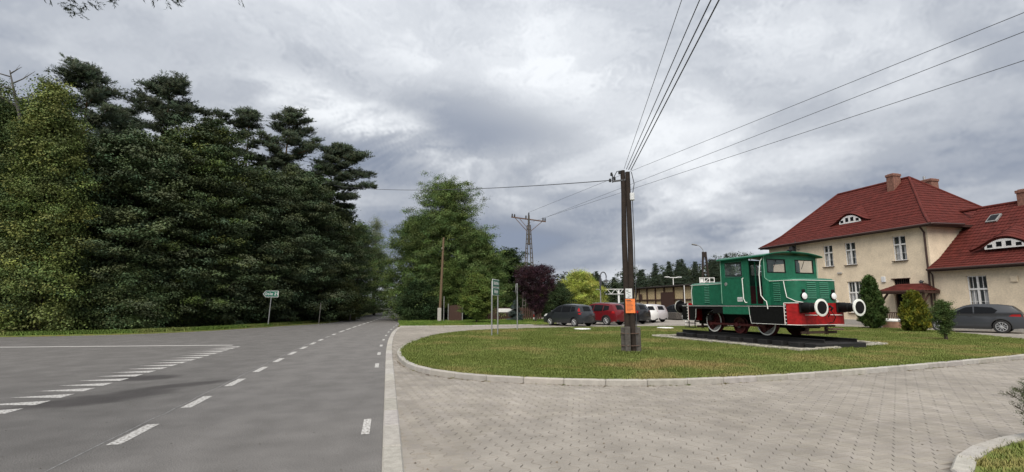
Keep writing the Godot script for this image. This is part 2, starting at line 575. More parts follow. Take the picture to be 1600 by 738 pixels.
func make_ground() -> void:
	island = smooth_loop([Vector2(0.40, -17.5), Vector2(0.42, -14.2), Vector2(0.78, -12.3), Vector2(1.55, -11.0), Vector2(2.7, -10.1), Vector2(4.24, -9.38), Vector2(6.2, -9.06), Vector2(9.6, -9.35), Vector2(13.2, -9.95), Vector2(18.2, -10.96), Vector2(22.5, -11.9), Vector2(25.2, -13.2), Vector2(26.6, -15.6), Vector2(28.7, -19.2), Vector2(30.4, -22.4), Vector2(30.6, -25.2), Vector2(28.6, -27.6), Vector2(24.0, -29.6), Vector2(18.5, -30.8), Vector2(14.3, -30.9), Vector2(10.0, -30.6), Vector2(5.7, -29.2), Vector2(3.1, -26.6), Vector2(1.3, -22.2)], 0.82)
	var offs := Geometry2D.offset_polygon(island, -0.14)
	island_in = offs[0]
	corner_bed = smooth_loop([Vector2(5.1, -3.75), Vector2(5.75, -4.12), Vector2(6.4, -4.36), Vector2(7.1, -4.5), Vector2(8.5, -4.6), Vector2(11.0, -4.4), Vector2(13.0, -3.0), Vector2(13.0, 2.0), Vector2(9.0, 4.0), Vector2(5.0, 3.0), Vector2(4.4, -1.0), Vector2(4.6, -2.9)], 0.6)
	pad = PackedVector2Array([Vector2(12.0, -21.3), Vector2(12.9, -13.55), Vector2(17.95, -14.95), Vector2(17.1, -22.3)])
	# the land as one sheet out to the horizon
	var mb := MB.new()
	sheet(PackedVector2Array([Vector2(-700, 200), Vector2(700, 200), Vector2(700, -900), Vector2(-700, -900)]), -0.12, mb)
	struct("ground", mb, M.soil)
	# asphalt: main road and the side road that joins from the left
	mb = MB.new()
	var blot := FastNoiseLite.new()
	blot.seed = 21
	blot.frequency = 0.35
	blot.fractal_octaves = 4
	var colour := func(x: float, z: float) -> Color:
		var e := -road_shift(z) + x   # 0 at the right kerb
		var nz := blot.get_noise_2d(x, z)
		var nz2 := blot.get_noise_2d(x * 4.0 + 50.0, z * 4.0)
		var g := 1.0 + 0.05 * nz + 0.03 * blot.get_noise_2d(x * 3.0 + 90.0, z * 0.15)
		# the older, darker surfacing of the left lane and the side road, and the polished right lane
		g *= lerpf(0.84, 1.05, smoothstep(-4.2 + 0.9 * nz, -2.0 + 0.9 * nz, e)) * (1.0 - 0.07 * exp(-pow((e + 1.7) / 0.35, 2.0)) - 0.05 * exp(-pow((e + 3.3) / 0.3, 2.0)))
		var c := Color(g, g, g)
		# sand washed into the gutter
		var s := smoothstep(-0.85 - 0.3 * nz, -0.28, e) * (0.75 + 0.5 * nz2)
		if z > -34.0:
			c = c.lerp(Color(1.62, 1.40, 1.12), clampf(s, 0.0, 0.9))
		# dark oil and water stain before the give-way line
		var sx := (x + 4.75) / 1.15
		var sz := (z + 10.35 + (x + 4.75) * 0.55) / 0.85
		var stain := 1.0 - (sx * sx + sz * sz) + 0.55 * nz + 0.3 * nz2
		var sx2 := (x + 3.95) / 0.85
		var sz2 := (z + 11.55 + (x + 3.95) * 0.6) / 0.36
		stain = maxf(stain, 1.0 - (sx2 * sx2 + sz2 * sz2) + 0.4 * nz)
		var sx3 := (x + 5.1) / 0.85
		var sz3 := (z + 12.9) / 0.5
		stain = maxf(stain, 1.0 - (sx3 * sx3 + sz3 * sz3) + 0.4 * nz)
		c = c.lerp(c * Color(0.50, 0.49, 0.50), smoothstep(0.0, 0.55, stain))
		return c
	var nx := 36
	var zs := []
	var z := 9.0
	while z > -130.0:
		zs.append(z)
		z -= 0.22 if z > -22.0 else 1.0
	var at := func(x: float, zz: float) -> Vector3: return Vector3(x + road_shift(zz), 0, zz)
	for j in range(zs.size() - 1):
		for i in nx:
			var x0 := -8.8 + 8.82 * i / nx
			var x1 := -8.8 + 8.82 * (i + 1) / nx
			var q := [at.call(x0, zs[j]), at.call(x1, zs[j]), at.call(x1, zs[j + 1]), at.call(x0, zs[j + 1])]
			for k in [0, 1, 2, 0, 2, 3]:
				pass
			for tr in [[0, 2, 1], [0, 3, 2]]:
				var p0: Vector3 = q[tr[0]]
				var p1: Vector3 = q[tr[1]]
				var p2: Vector3 = q[tr[2]]
				var ord := [p0, p1, p2] if (p1 - p0).cross(p2 - p0).y < 0.0 else [p0, p2, p1]
				for p in ord:
					mb.v.append(p)
					mb.n.append(Vector3.UP)
					mb.c.append(colour.call(p.x, p.z))
	for i in range(0, 40):
		for j in range(0, 30):
			var xa := -8.0 - i * 1.6
			var za := -8.0 - j * 1.0
			var q := [Vector3(xa, -0.004, za), Vector3(xa - 1.6, -0.004, za), Vector3(xa - 1.6, -0.004, za - 1.0), Vector3(xa, -0.004, za - 1.0)]
			for tr in [[0, 1, 2], [0, 2, 3]]:
				for k in tr:
					var p: Vector3 = q[k]
					mb.v.append(p)
					mb.n.append(Vector3.UP)
					var g := 0.83 + 0.08 * blot.get_noise_2d(p.x, p.z)
					mb.c.append(Color(g, g, g) if p.x < -8.01 else colour.call(p.x, p.z))
	struct("road", mb, M.asphalt)
	# verges of mown grass and the forest floor behind them
	var edge := smooth_loop([Vector2(-70, -29.6), Vector2(-40, -29.9), Vector2(-18.6, -30.5), Vector2(-13.4, -31.5), Vector2(-10.4, -34.6), Vector2(-8.3, -39.0), Vector2(-6.3 + road_shift(-46), -46), Vector2(-6.3 + road_shift(-60), -60), Vector2(-6.3 + road_shift(-90), -90), Vector2(-6.3 + road_shift(-130), -130)], 1.0, false)
	var poly := edge.duplicate()
	poly.append(Vector2(-70, -130))
	mb = MB.new()
	raised(poly, -0.1, 0.035, mb)
	struct("grass_verge", mb, M.lawn)
	mb = MB.new()
	raised(PackedVector2Array([Vector2(-6.45, 9), Vector2(-6.55, -5.0), Vector2(-7.4, -7.6), Vector2(-9.4, -9.0), Vector2(-70, -9.4), Vector2(-70, 9)]), -0.1, 0.035, mb)
	struct("grass_verge", mb, M.lawn)
	mb = MB.new()
	raised(PackedVector2Array([Vector2(0.1 + road_shift(-37), -37), Vector2(0.1 + road_shift(-60), -60), Vector2(0.1 + road_shift(-90), -90), Vector2(0.1 + road_shift(-130), -130), Vector2(30, -130), Vector2(30, -66), Vector2(16.5, -62), Vector2(15.6, -46), Vector2(13.2, -38.4), Vector2(12.5, -37.3), Vector2(9.0, -36.6), Vector2(4.2, -36.15), Vector2(1.2, -36.4)]), -0.1, 0.10, mb)
	struct("back_lawn", mb, M.lawn)
	# painted markings
	mb = MB.new()
	var quad_at := func(x0: float, x1: float, z0: float, z1: float) -> void:
		mb.quad(Vector3(x0 + road_shift(z0), 0.004, z0), Vector3(x1 + road_shift(z0), 0.004, z0), Vector3(x1 + road_shift(z1), 0.004, z1), Vector3(x0 + road_shift(z1), 0.004, z1), Vector3.UP)
	for k in 12:
		var z0 := -6.93 - 2.14 * k + (2.14 if k > 9 else 0.0)
		quad_at.call(-3.08, -2.93, z0, z0 - 1.02)
	z = -31.0
	while z > -120.0:
		quad_at.call(-3.08, -2.93, z, z - 2.0)
		z -= 3.0
	for k in 26:
		if k < 4:
			continue
		var z0 := -3.3 * k - 0.35
		quad_at.call(-0.265, -0.165, z0, z0 - 0.92)
	quad_at.call(-0.265, -0.165, -6.72, -7.58)
	struct("lane_markings", mb, M.paint)
	mb = MB.new()
	for k in 19:
		var z0 := -9.2 - 0.66 * k
		mb.tri(Vector3(-5.42, 0.005, z0), Vector3(-5.42, 0.005, z0 - 0.40), Vector3(-6.28, 0.005, z0 - 0.22), Vector3.UP)
	struct("give_way_teeth", mb, M.paint)
	mb = MB.new()
	mb.quad(Vector3(-5.9, 0.004, -22.1), Vector3(-5.9, 0.004, -22.40), Vector3(-45, 0.004, -27.2), Vector3(-45, 0.004, -26.85), Vector3.UP)
	struct("side_road_line", mb, M.paint)
	# the tarred seam between the two lanes
	mb = MB.new()
	rng.seed = 44
	var sx0 := -3.16
	for k in 60:
		var sz0 := 3.0 - 0.45 * k
		var sx1 := -3.16 + rng.randf_range(-0.02, 0.02)
		mb.quad(Vector3(sx0 + road_shift(sz0), 0.003, sz0), Vector3(sx0 + 0.016 + road_shift(sz0), 0.003, sz0), Vector3(sx1 + 0.016 + road_shift(sz0 - 0.45), 0.003, sz0 - 0.45), Vector3(sx1 + road_shift(sz0 - 0.45), 0.003, sz0 - 0.45), Vector3.UP)
		sx0 = sx1
	struct("road_seam", mb, M.dull_steel)
	mb = MB.new()
	for i in range(25, edge.size() - 1):
		var a := edge[i]
		var b := edge[i + 1]
		var nn := Vector2(-(b - a).y, (b - a).x).normalized()
		if b.y < -31.0:
			mb.quad(Vector3(a.x + nn.x * 0.25, 0.004, a.y + nn.y * 0.25), Vector3(b.x + nn.x * 0.25, 0.004, b.y + nn.y * 0.25), Vector3(b.x + nn.x * 0.4, 0.004, b.y + nn.y * 0.4), Vector3(a.x + nn.x * 0.4, 0.004, a.y + nn.y * 0.4), Vector3.UP)
	struct("edge_line", mb, M.paint)
	# kerbs
	var kl := []
	z = 8.0
	while z > -36.4:
		kl.append(Vector2(0.0 + road_shift(z) + (0.008 * pow(maxf(0.0, -z - 30.0), 1.6)), z))
		z -= 1.0
	kerb_run("road_kerb", PackedVector2Array(kl), false, 0.21, -0.1, 0.035, 1.0)
	kerb_run("island_kerb", island, true, 0.14, -0.1, 0.13, 1.0 if Geometry2D.is_polygon_clockwise(island) == false else -1.0)
	kerb_run("corner_kerb", corner_bed, true, 0.16, -0.1, 0.10, 1.0 if Geometry2D.is_polygon_clockwise(corner_bed) == false else -1.0)
	kerb_run("back_kerb", smooth_loop([Vector2(0.9, -36.3), Vector2(4.2, -36.0), Vector2(9.0, -36.5), Vector2(12.5, -37.2), Vector2(13.4, -38.3), Vector2(15.8, -46), Vector2(16.7, -62)], 1.0, false), false, 0.15, -0.1, 0.12, 1.0)
	# lawns
	mb = MB.new()
	sheet(island_in, 0.105, mb)
	struct("lawn", mb, M.lawn)
	mb = MB.new()
	sheet(Geometry2D.offset_polygon(corner_bed, -0.15)[0], 0.07, mb)
	struct("corner_lawn", mb, M.lawn)
	make_paving()

func make_paving() -> void:
	var root := Node3D.new()
	root.name = "paving"
	root.set_meta("kind", "structure")
	add_child(root)
	var mb := MB.new()
	sheet(PackedVector2Array([Vector2(0.1, 9), Vector2(46, 9), Vector2(46, -36.2), Vector2(0.6, -36.2), Vector2(0.5, -28), Vector2(0.1, -17)]), 0.007, mb)
	obj("joint_sand", mb, M.sand, root)
	# sand swept against the road kerb fills the joints there
	mb = MB.new()
	rng.seed = 45
	var drift := PackedVector2Array()
	for k in 60:
		drift.append(Vector2(0.12 + road_shift(4.0 - 0.35 * k), 4.0 - 0.35 * k))
	for k in 60:
		var zz := 4.0 - 0.35 * (59 - k)
		drift.append(Vector2(road_shift(zz) + 0.62 + 0.35 * sin(zz * 0.7) * sin(zz * 1.9) + rng.randf_range(-0.1, 0.1), zz))
	sheet(drift, 0.0135, mb)
	obj("drifted_sand", mb, M.sand_pale, root)
	mb = MB.new()
	sheet(PackedVector2Array([Vector2(0.6, -36.2), Vector2(46, -36.2), Vector2(46, -75), Vector2(10, -75)]), 0.012, mb)
	struct("car_park", mb, M.paver)
	# one double-T paving stone: 0.20 long, wide ends, a narrow waist
	var a := 0.106
	var b := 0.052
	var o := [[-a, -0.1], [a, -0.1], [a, -0.082], [b, -0.021], [b, 0.021], [a, 0.082], [a, 0.1], [-a, 0.1], [-a, 0.082], [-b, 0.021], [-b, -0.021], [-a, -0.082]]
	var out := PackedVector2Array()
	for p in o:
		out.append(Vector2(p[0], p[1]))
	var inn: PackedVector2Array = Geometry2D.offset_polygon(out, -0.005)[0]
	var variants := []
	for k in 4:
		mb = MB.new()
		var top := 0.016
		var idx := Geometry2D.triangulate_polygon(inn)
		for i in range(0, idx.size(), 3):
			mb.tris(Vector3(inn[idx[i]].x, top, inn[idx[i]].y), Vector3(inn[idx[i + 1]].x, top, inn[idx[i + 1]].y), Vector3(inn[idx[i + 2]].x, top, inn[idx[i + 2]].y), Vector3.UP, Vector3.UP, Vector3.UP)
		for i in inn.size():
			var p0 := inn[i]
			var p1 := inn[(i + 1) % inn.size()]
			var q0 := p0 * (1.0 + 0.006 / p0.length())
			var q1 := p1 * (1.0 + 0.006 / p1.length())
			var nn := Vector3((p0 + p1).x, 0, (p0 + p1).y)
			mb.quad(Vector3(p0.x, top, p0.y), Vector3(p1.x, top, p1.y), Vector3(q1.x, top - 0.007, q1.y), Vector3(q0.x, top - 0.007, q0.y), Vector3.UP)
			mb.quad(Vector3(q0.x, top - 0.007, q0.y), Vector3(q1.x, top - 0.007, q1.y), Vector3(q1.x, -0.02, q1.y), Vector3(q0.x, -0.02, q0.y), nn)
		variants.append(mb.mesh())
	var turn := 0.105
	var bas := Basis(Vector3.UP, turn)
	rng.seed = 77
	var spots := []
	var isl: PackedVector2Array = island
	var cor: PackedVector2Array = corner_bed
	var tone := FastNoiseLite.new()
	tone.seed = 31
	tone.frequency = 0.22
	tone.fractal_octaves = 3
	for i in range(-60, 300):
		for j in range(-50, 240):
			var p: Vector3 = bas * Vector3(i * 0.1590, 0, -j * 0.2034 - (0.1017 if i % 2 else 0.0)) + Vector3(1.0, 0, -3.0)
			if p.z < -36.0 or p.z > 2.0 or p.x > 36.0:
				continue
			if p.x < road_shift(p.z) + 0.19:
				continue
			# what the camera and a step to its side can see
			if p.z > -2.6 and p.x > 6.0:
				continue
			var v2 := Vector2(p.x, p.z)
			if Geometry2D.is_point_in_polygon(v2, isl) or Geometry2D.is_point_in_polygon(v2, cor):
				continue
			spots.append(p)
	spots.sort_custom(func(p, q): return Vector2(p.x - 2.6, p.z + 5.3).length() < Vector2(q.x - 2.6, q.z + 5.3).length())
	var xfs := []
	var cols := []
	var mats := []
	for k in 5:
		var g := 0.92 + 0.04 * k
		var m: StandardMaterial3D = M.paver.duplicate()
		m.albedo_color = (Color(0.432, 0.398, 0.357) * g).linear_to_srgb()
		m.albedo_color.a = 1.0
		mats.append(m)
	for i in spots.size():
		var p: Vector3 = spots[i]
		var g := 0.97 + 0.16 * tone.get_noise_2d(p.x, p.z) + rng.randf_range(-0.07, 0.07)
		var tilt := Basis(Vector3.UP, turn + rng.randf_range(-0.008, 0.008)) * Basis(Vector3.RIGHT, rng.randf_range(-0.012, 0.012))
		var xf := Transform3D(tilt, p + Vector3(0, rng.randf_range(-0.002, 0.002), 0))
		if i < 290:
			var o1 := MeshInstance3D.new()
			o1.mesh = variants[i % 4]
			o1.material_override = mats[clampi(int((g - 0.83) / 0.06), 0, 4)]
			o1.transform = xf
			o1.name = "paver"
			root.add_child(o1, true)
		else:
			xfs.append(xf)
			cols.append(Color(g, g * 0.995, g * rng.randf_range(0.97, 1.0)))
	scatter("paving_stones", variants[0], M.paver, xfs, cols, root, true)

# ---------------------------------------------------------------- the station building
# One roof slope of pressed tile sheets: courses stand proud of one another and are waved across.
# e0 + along * s is the eave, inward the horizontal way up the slope, prof gives height over the run, kl / kr how far each end draws in per metre of run.
func roof_slope(mb: MB, e0: Vector3, along: Vector3, L: float, inward: Vector3, run: float, prof: Callable, kl: float, kr: float, scale_in := 1.0) -> void:
	var courses := int(run * 1.38 / 0.36)
	var step := 0.075
	for k in courses:
		var a0 := run * k / courses
		var a1 := run * (k + 1) / courses
		var y0: float = prof.call(a0)
		var y1: float = prof.call(a1)
		var up := (inward * (a1 - a0) * scale_in + Vector3.UP * (y1 - y0)).normalized()
		var nrm := along.cross(up)
		if nrm.y < 0:
			nrm = -nrm
		var l0 := kl * a0
		var r0 := L - kr * a0
		var l1 := kl * a1
		var r1 := L - kr * a1
		var m := maxi(1, int((r0 - l0) / step))
		var prev := []
		for i in m + 1:
			var s := l0 + (r0 - l0) * i / m
			var s1 := clampf(s, l1, r1)
			var wv := 0.012 * sin(TAU * s / 0.225)
			var P := e0 + along * s + inward * a0 * scale_in + Vector3.UP * y0
			var Q := e0 + along * s1 + inward * a1 * scale_in + Vector3.UP * y1
			var bend := (nrm - along * 0.34 * cos(TAU * s / 0.225)).normalized()
			var cur := [P + nrm * (0.034 + wv), Q + nrm * (0.006 + wv), P + nrm * (-0.004 + wv), bend]
			if i > 0:
				mb.tris(prev[0], cur[0], cur[1], prev[3], bend, bend)
				mb.tris(prev[0], cur[1], prev[1], prev[3], bend, prev[3])
				mb.quad(prev[2], cur[2], cur[0], prev[0], -up)
			prev = cur

# a rectangle of wall in the plane (u, up) with openings [u0, v0, u1, v1], and their reveals
func wall_face(mb: MB, o: Vector3, u: Vector3, W: float, H: float, out: Vector3, holes: Array, depth: float) -> void:
	var us := [0.0, W]
	var vs := [0.0, H]
	for h in holes:
		us.append_array([h[0], h[2]])
		vs.append_array([h[1], h[3]])
	us.sort()
	vs.sort()
	for i in range(us.size() - 1):
		for j in range(vs.size() - 1):
			if us[i + 1] - us[i] < 0.001 or vs[j + 1] - vs[j] < 0.001:
				continue
			var cu: float = (us[i] + us[i + 1]) / 2
			var cv: float = (vs[j] + vs[j + 1]) / 2
			var open := false
			for h in holes:
				if cu > h[0] and cu < h[2] and cv > h[1] and cv < h[3]:
					open = true
			if not open:
				mb.quad(o + u * us[i] + Vector3.UP * vs[j], o + u * us[i + 1] + Vector3.UP * vs[j], o + u * us[i + 1] + Vector3.UP * vs[j + 1], o + u * us[i] + Vector3.UP * vs[j + 1], out)
	for h in holes:
		var c := [o + u * h[0] + Vector3.UP * h[1], o + u * h[2] + Vector3.UP * h[1], o + u * h[2] + Vector3.UP * h[3], o + u * h[0] + Vector3.UP * h[3]]
		var mid: Vector3 = (c[0] + c[2]) / 2
		for k in 4:
			var p: Vector3 = c[k]
			var q: Vector3 = c[(k + 1) % 4]
			mb.quad(p, q, q - out * depth, p - out * depth, mid - (p + q) / 2)

# a white casement window that fills an opening: frame, T of mullions, glazing bars, panes, sill, curtain
func casement(root: Node3D, o: Vector3, u: Vector3, out: Vector3, w: float, h: float, cols: int, curtain: bool) -> void:
	var holder := MB.new()
	var inn := o - out * 0.13
	var bas := Basis(u, Vector3.UP, u.cross(Vector3.UP))
	var f := 0.065
	var b := func(mb: MB, u0: float, v0: float, u1: float, v1: float, d: float, t: float) -> void:
		mb.box(inn + u * (u0 + u1) / 2 + Vector3.UP * (v0 + v1) / 2 + out * d, Vector3(u1 - u0, v1 - v0, t), 0.006, bas)
	b.call(holder, 0.0, 0.0, f, h, 0.0, 0.07)
	b.call(holder, w - f, 0.0, w, h, 0.0, 0.07)
	b.call(holder, f, 0.0, w - f, f, 0.0, 0.07)
	b.call(holder, f, h - f, w - f, h, 0.0, 0.07)
	var win := obj("window", holder, M.white, root)
	var tr := h * 0.62
	var mb := MB.new()
	b.call(mb, f, tr, w - f, tr + 0.11, 0.012, 0.08)
	b.call(mb, w / 2 - 0.06, f, w / 2 + 0.06, tr, 0.012, 0.08)
	b.call(mb, w / 2 - 0.05, tr + 0.11, w / 2 + 0.05, h - f, 0.010, 0.076)
	obj("mullion", mb, M.white, win)
	mb = MB.new()
	var half := (w / 2 - 0.06 - f)
	for s in 2:
		var x0 := f if s == 0 else w / 2 + 0.06
		for k in range(1, cols):
			b.call(mb, x0 + half * k / cols - 0.014, f, x0 + half * k / cols + 0.014, tr, 0.0, 0.04)
			b.call(mb, x0 + half * k / cols - 0.014, tr + 0.11, x0 + half * k / cols + 0.014, h - f, 0.0, 0.04)
		b.call(mb, x0, tr * 0.5 - 0.014, x0 + half, tr * 0.5 + 0.014, 0.001, 0.044)
	obj("glazing_bar", mb, M.white, win)
	for s in 2:
		for r in 2:
			mb = MB.new()
			var x0 := f if s == 0 else w / 2 + 0.06
			var v0 := f if r == 0 else tr + 0.11
			var v1 := tr if r == 0 else h - f
			mb.quad(inn + u * x0 + Vector3.UP * v0, inn + u * (x0 + half) + Vector3.UP * v0, inn + u * (x0 + half) + Vector3.UP * v1, inn + u * x0 + Vector3.UP * v1, out)
			obj("pane", mb, M.pane, win)
	if curtain:
		mb = MB.new()
		for s in [[f, w * 0.30], [w * 0.66, w - f]]:
			var m := 10
			for k in m:
				var a0: float = lerpf(s[0], s[1], float(k) / m)
				var a1: float = lerpf(s[0], s[1], float(k + 1) / m)
				var z0 := 0.12 + 0.025 * (k % 2)
				var z1 := 0.12 + 0.025 * ((k + 1) % 2)
				mb.quad(inn + u * a0 - out * z0, inn + u * a1 - out * z1, inn + u * a1 - out * z1 + Vector3.UP * tr, inn + u * a0 - out * z0 + Vector3.UP * tr, out)
		obj("curtain", mb, M.curtain, win)
	mb = MB.new()
	mb.box(o + u * w / 2 + Vector3(0, -0.025, 0) + out * 0.0, Vector3(w + 0.16, 0.045, 0.30), 0.008, bas)
	obj("sill", mb, M.gutter, win)

# a low eyebrow dormer with a white lunette window; at is the foot of its middle on the slope
func eyebrow(root: Node3D, at: Vector3, half: float, high: float, apex: Vector3, wing: float) -> void:
	var mb := MB.new()
	var m := 28
	var pts := []
	for i in m + 1:
		var x := -1.0 + 2.0 * i / m
		var y := pow(0.5 + 0.5 * cos(PI * x), 0.85) * (high + 0.14)
		pts.append(at + Vector3(-0.10, y, x * wing))
	for i in m:
		# the hood over the window: courses from the brow up to a point on the main slope
		var courses := 6
		for k in courses:
			var t0 := float(k) / courses
			var t1 := float(k + 1) / courses
			var lift := Vector3(-0.012, 0.02, 0)
			var a: Vector3 = pts[i].lerp(apex, t0) + lift
			var b: Vector3 = pts[i + 1].lerp(apex, t0) + lift
			var c: Vector3 = pts[i + 1].lerp(apex, t1)
			var d: Vector3 = pts[i].lerp(apex, t1)
			mb.quad(a, b, c, d, Vector3(-0.5, 1, 0))
			mb.quad(a - lift, b - lift, b, a, Vector3(-1, -0.3, 0))
		mb.quad(pts[i], pts[i + 1], pts[i + 1] + Vector3(0.12, -0.07, 0), pts[i] + Vector3(0.12, -0.07, 0), Vector3(-0.2, -1, 0))
	var brow := obj("eyebrow_dormer", mb, M.roof, root)
	mb = MB.new()
	var fr := []
	for i in 17:
		var x := -1.0 + i / 8.0
		fr.append(Vector2(x * half, pow(maxf(0.0, 1.0 - x * x * 0.86), 0.8) * high))
	fr.append(Vector2(half, -0.02))
	fr.append(Vector2(-half, -0.02))
	# window leaf in the plane x = const, its outline in (z, y)
	var xf := Transform3D(Basis(Vector3(0, 0, 1), Vector3.UP, Vector3(-1, 0, 0)), at + Vector3(0.0, 0.0, 0))
	mb.prism(PackedVector2Array(fr), -0.04, 0.03, xf)
	obj("lunette_frame", mb, M.white, brow)
	for k in 4:
		mb = MB.new()
		var c := (-0.72 + 0.48 * k) * half
		var hh := pow(1.0 - pow(c / half, 2.0) * 0.86, 0.8) * high
		mb.box(at + Vector3(-0.035, hh * 0.47, c), Vector3(0.012, hh * 0.56, half * 0.27), 0.0)
		obj("pane", mb, M.glass_dark, brow)

func make_station() -> void:
	var root := thing("station_building", "cream rendered two storey station building under a red tiled hip roof, with a lower wing", "building", Vector3.ZERO)
	var X := 36.0
	var g := 0.0
	# facade of the high block, seen from the road: openings as [z0, y0, z1, y1]
	var ups := [[-34.80, 4.75, -33.86, 6.55], [-32.72, 4.75, -31.74, 6.57], [-28.72, 4.75, -27.74, 6.56], [-38.6, 4.75, -37.66, 6.55]]
	var downs := [[-32.78, 0.95, -31.50, 3.42], [-36.6, 0.95, -35.3, 3.42]]
	var doors := [[-28.95, 0.25, -27.75, 2.45], [-28.95, 2.98, -27.75, 3.48]]
	var holes := []
	for w in ups + downs + doors:
		holes.append([w[0] + 41.0, w[1] - g, w[2] + 41.0, w[3] - g])
	var mb := MB.new()
	wall_face(mb, Vector3(X, g, -41.0), Vector3(0, 0, 1), 14.8, 7.05, Vector3(-1, 0, 0), holes, 0.32)
	mb.quad(Vector3(X, g, -26.2), Vector3(46, g, -26.2), Vector3(46, 7.05, -26.2), Vector3(X, 7.05, -26.2), Vector3(0, 0, 1))
	mb.quad(Vector3(X, g, -41), Vector3(46, g, -41), Vector3(46, 7.05, -41), Vector3(X, 7.05, -41), Vector3(0, 0, -1))
	mb.quad(Vector3(46, g, -41), Vector3(46, g, -26.2), Vector3(46, 7.05, -26.2), Vector3(46, 7.05, -41), Vector3(1, 0, 0))
	var wall := obj("wall", mb, M.render, root)
	mb = MB.new()
	var wh := [[-24.16, 1.05, -23.04, 3.40], [-18.4, 1.05, -17.3, 3.40], [-13.5, 1.05, -12.4, 3.40]]
	var holes2 := []
	for w in wh:
		holes2.append([w[0] + 26.19, w[1] - g, w[2] + 26.19, w[3] - g])
	wall_face(mb, Vector3(X + 0.02, g, -26.19), Vector3(0, 0, 1), 20.0, 3.98, Vector3(-1, 0, 0), holes2, 0.32)
	mb.quad(Vector3(46, g, -26.19), Vector3(46, g, -6.19), Vector3(46, 3.98, -6.19), Vector3(46, 3.98, -26.19), Vector3(1, 0, 0))
	mb.fan([Vector3(X, g, -6.19), Vector3(46, g, -6.19), Vector3(46, 3.98, -6.19), Vector3(41, 8.4, -6.19), Vector3(X, 3.98, -6.19)], Vector3(0, 0, 1))
	obj("wing_wall", mb, M.render, root)
	# plinth outside, floors and partition walls inside
	mb = MB.new()
	mb.box(Vector3(X - 0.02, 0.21, -35.0), Vector3(0.1, 0.42, 11.9), 0.01)
	mb.box(Vector3(X - 0.02, 0.21, -16.18), Vector3(0.1, 0.42, 19.9), 0.01)
	obj("plinth", mb, M.concrete, root)
	mb = MB.new()
	mb.box(Vector3(41, 0.06, -33.6), Vector3(9.8, 0.1, 14.6))
	mb.box(Vector3(41, 4.0, -33.6), Vector3(9.4, 0.2, 14.4))
	mb.box(Vector3(41, 7.0, -33.6), Vector3(9.8, 0.08, 14.6))
	mb.box(Vector3(40.0, 3.5, -33.6), Vector3(0.1, 6.8, 14.6))
	mb.box(Vector3(41, 0.06, -16.2), Vector3(9.8, 0.1, 19.8))
	mb.box(Vector3(41, 3.9, -16.2), Vector3(9.8, 0.08, 19.8))
	mb.box(Vector3(40.0, 2.0, -16.2), Vector3(0.1, 3.6, 19.8))
	obj("inner_floors", mb, M.plaster, root)
	for w in ups:
		casement(root, Vector3(X, w[1], w[0]), Vector3(0, 0, 1), Vector3(-1, 0, 0), w[2] - w[0], w[3] - w[1], 2 if w[2] - w[0] > 1.1 else 1, true)
	for w in downs + wh:
		casement(root, Vector3(X + 0.01, w[1], w[0]), Vector3(0, 0, 1), Vector3(-1, 0, 0), w[2] - w[0], w[3] - w[1], 2, true)
	# roofs
	var hi := func(a: float) -> float: return (0.62 * a if a < 1.3 else 0.806 + 0.951 * (a - 1.3)) + 7.05
	var lo := func(a: float) -> float: return (0.62 * a if a < 1.3 else 0.806 + 0.868 * (a - 1.3)) + 3.95
	mb = MB.new()
	var run := 5.5
	var e := X - 0.5
	roof_slope(mb, Vector3(e, 0, -41.6), Vector3(0, 0, 1), 16.0, Vector3(1, 0, 0), run, hi, 0.76, 0.936)
	roof_slope(mb, Vector3(46.5, 0, -41.6), Vector3(0, 0, 1), 16.0, Vector3(-1, 0, 0), run, hi, 0.76, 0.936)
	roof_slope(mb, Vector3(e, 0, -25.6), Vector3(1, 0, 0), 11.0, Vector3(0, 0, -1), run, hi, 1.0, 1.0, 0.936)
	roof_slope(mb, Vector3(e, 0, -41.6), Vector3(1, 0, 0), 11.0, Vector3(0, 0, 1), run, hi, 1.0, 1.0, 0.76)
	var roof := obj("roof", mb, M.roof, root)
	mb = MB.new()
	roof_slope(mb, Vector3(e, 0, -26.17), Vector3(0, 0, 1), 20.6, Vector3(1, 0, 0), run, lo, 0, 0)
	roof_slope(mb, Vector3(46.5, 0, -26.17), Vector3(0, 0, 1), 20.6, Vector3(-1, 0, 0), run, lo, 0, 0)
	var wroof := obj("wing_roof", mb, M.roof, root)
	# ridge and hip caps
	mb = MB.new()
	var zr0 := -41.6 + 0.76 * run
	var zr1 := -25.6 - 0.936 * run
	mb.tube([Vector3(41, hi.call(run) + 0.02, zr0), Vector3(41, hi.call(run) + 0.02, zr1)], [0.12], 10)
	for s in [[-25.6, -0.936], [-41.6, 0.76]]:
		for sd in [1.0, -1.0]:
			var p := []
			for k in 8:
				var a := run * k / 7.0
				p.append(Vector3(41 - sd * (5.5 - a), hi.call(a) + 0.03, s[0] + s[1] * a))
			mb.tube(p, [0.10], 8)
	obj("ridge_cap", mb, M.roof, roof)
	mb = MB.new()
	mb.tube([Vector3(41, lo.call(run) + 0.02, -27.5), Vector3(41, lo.call(run) + 0.02, -5.6)], [0.12], 10)
	obj("ridge_cap", mb, M.roof, wroof)
	# boarded eaves, gutters, downpipes
	mb = MB.new()
	mb.box(Vector3(41, 6.98, -33.6), Vector3(10.96, 0.06, 15.96))
	mb.box(Vector3(e + 0.02, 7.0, -33.6), Vector3(0.05, 0.2, 16.04), 0.01)
	mb.box(Vector3(41, 7.0, -25.62), Vector3(10.9, 0.2, 0.05), 0.01)
	mb.box(Vector3(e + 0.3, 3.86, -15.85), Vector3(0.56, 0.05, 20.5))
	mb.box(Vector3(e + 0.02, 3.88, -15.85), Vector3(0.05, 0.2, 20.5), 0.01)
	obj("eaves_board", mb, M.gutter, root)
	mb = MB.new()
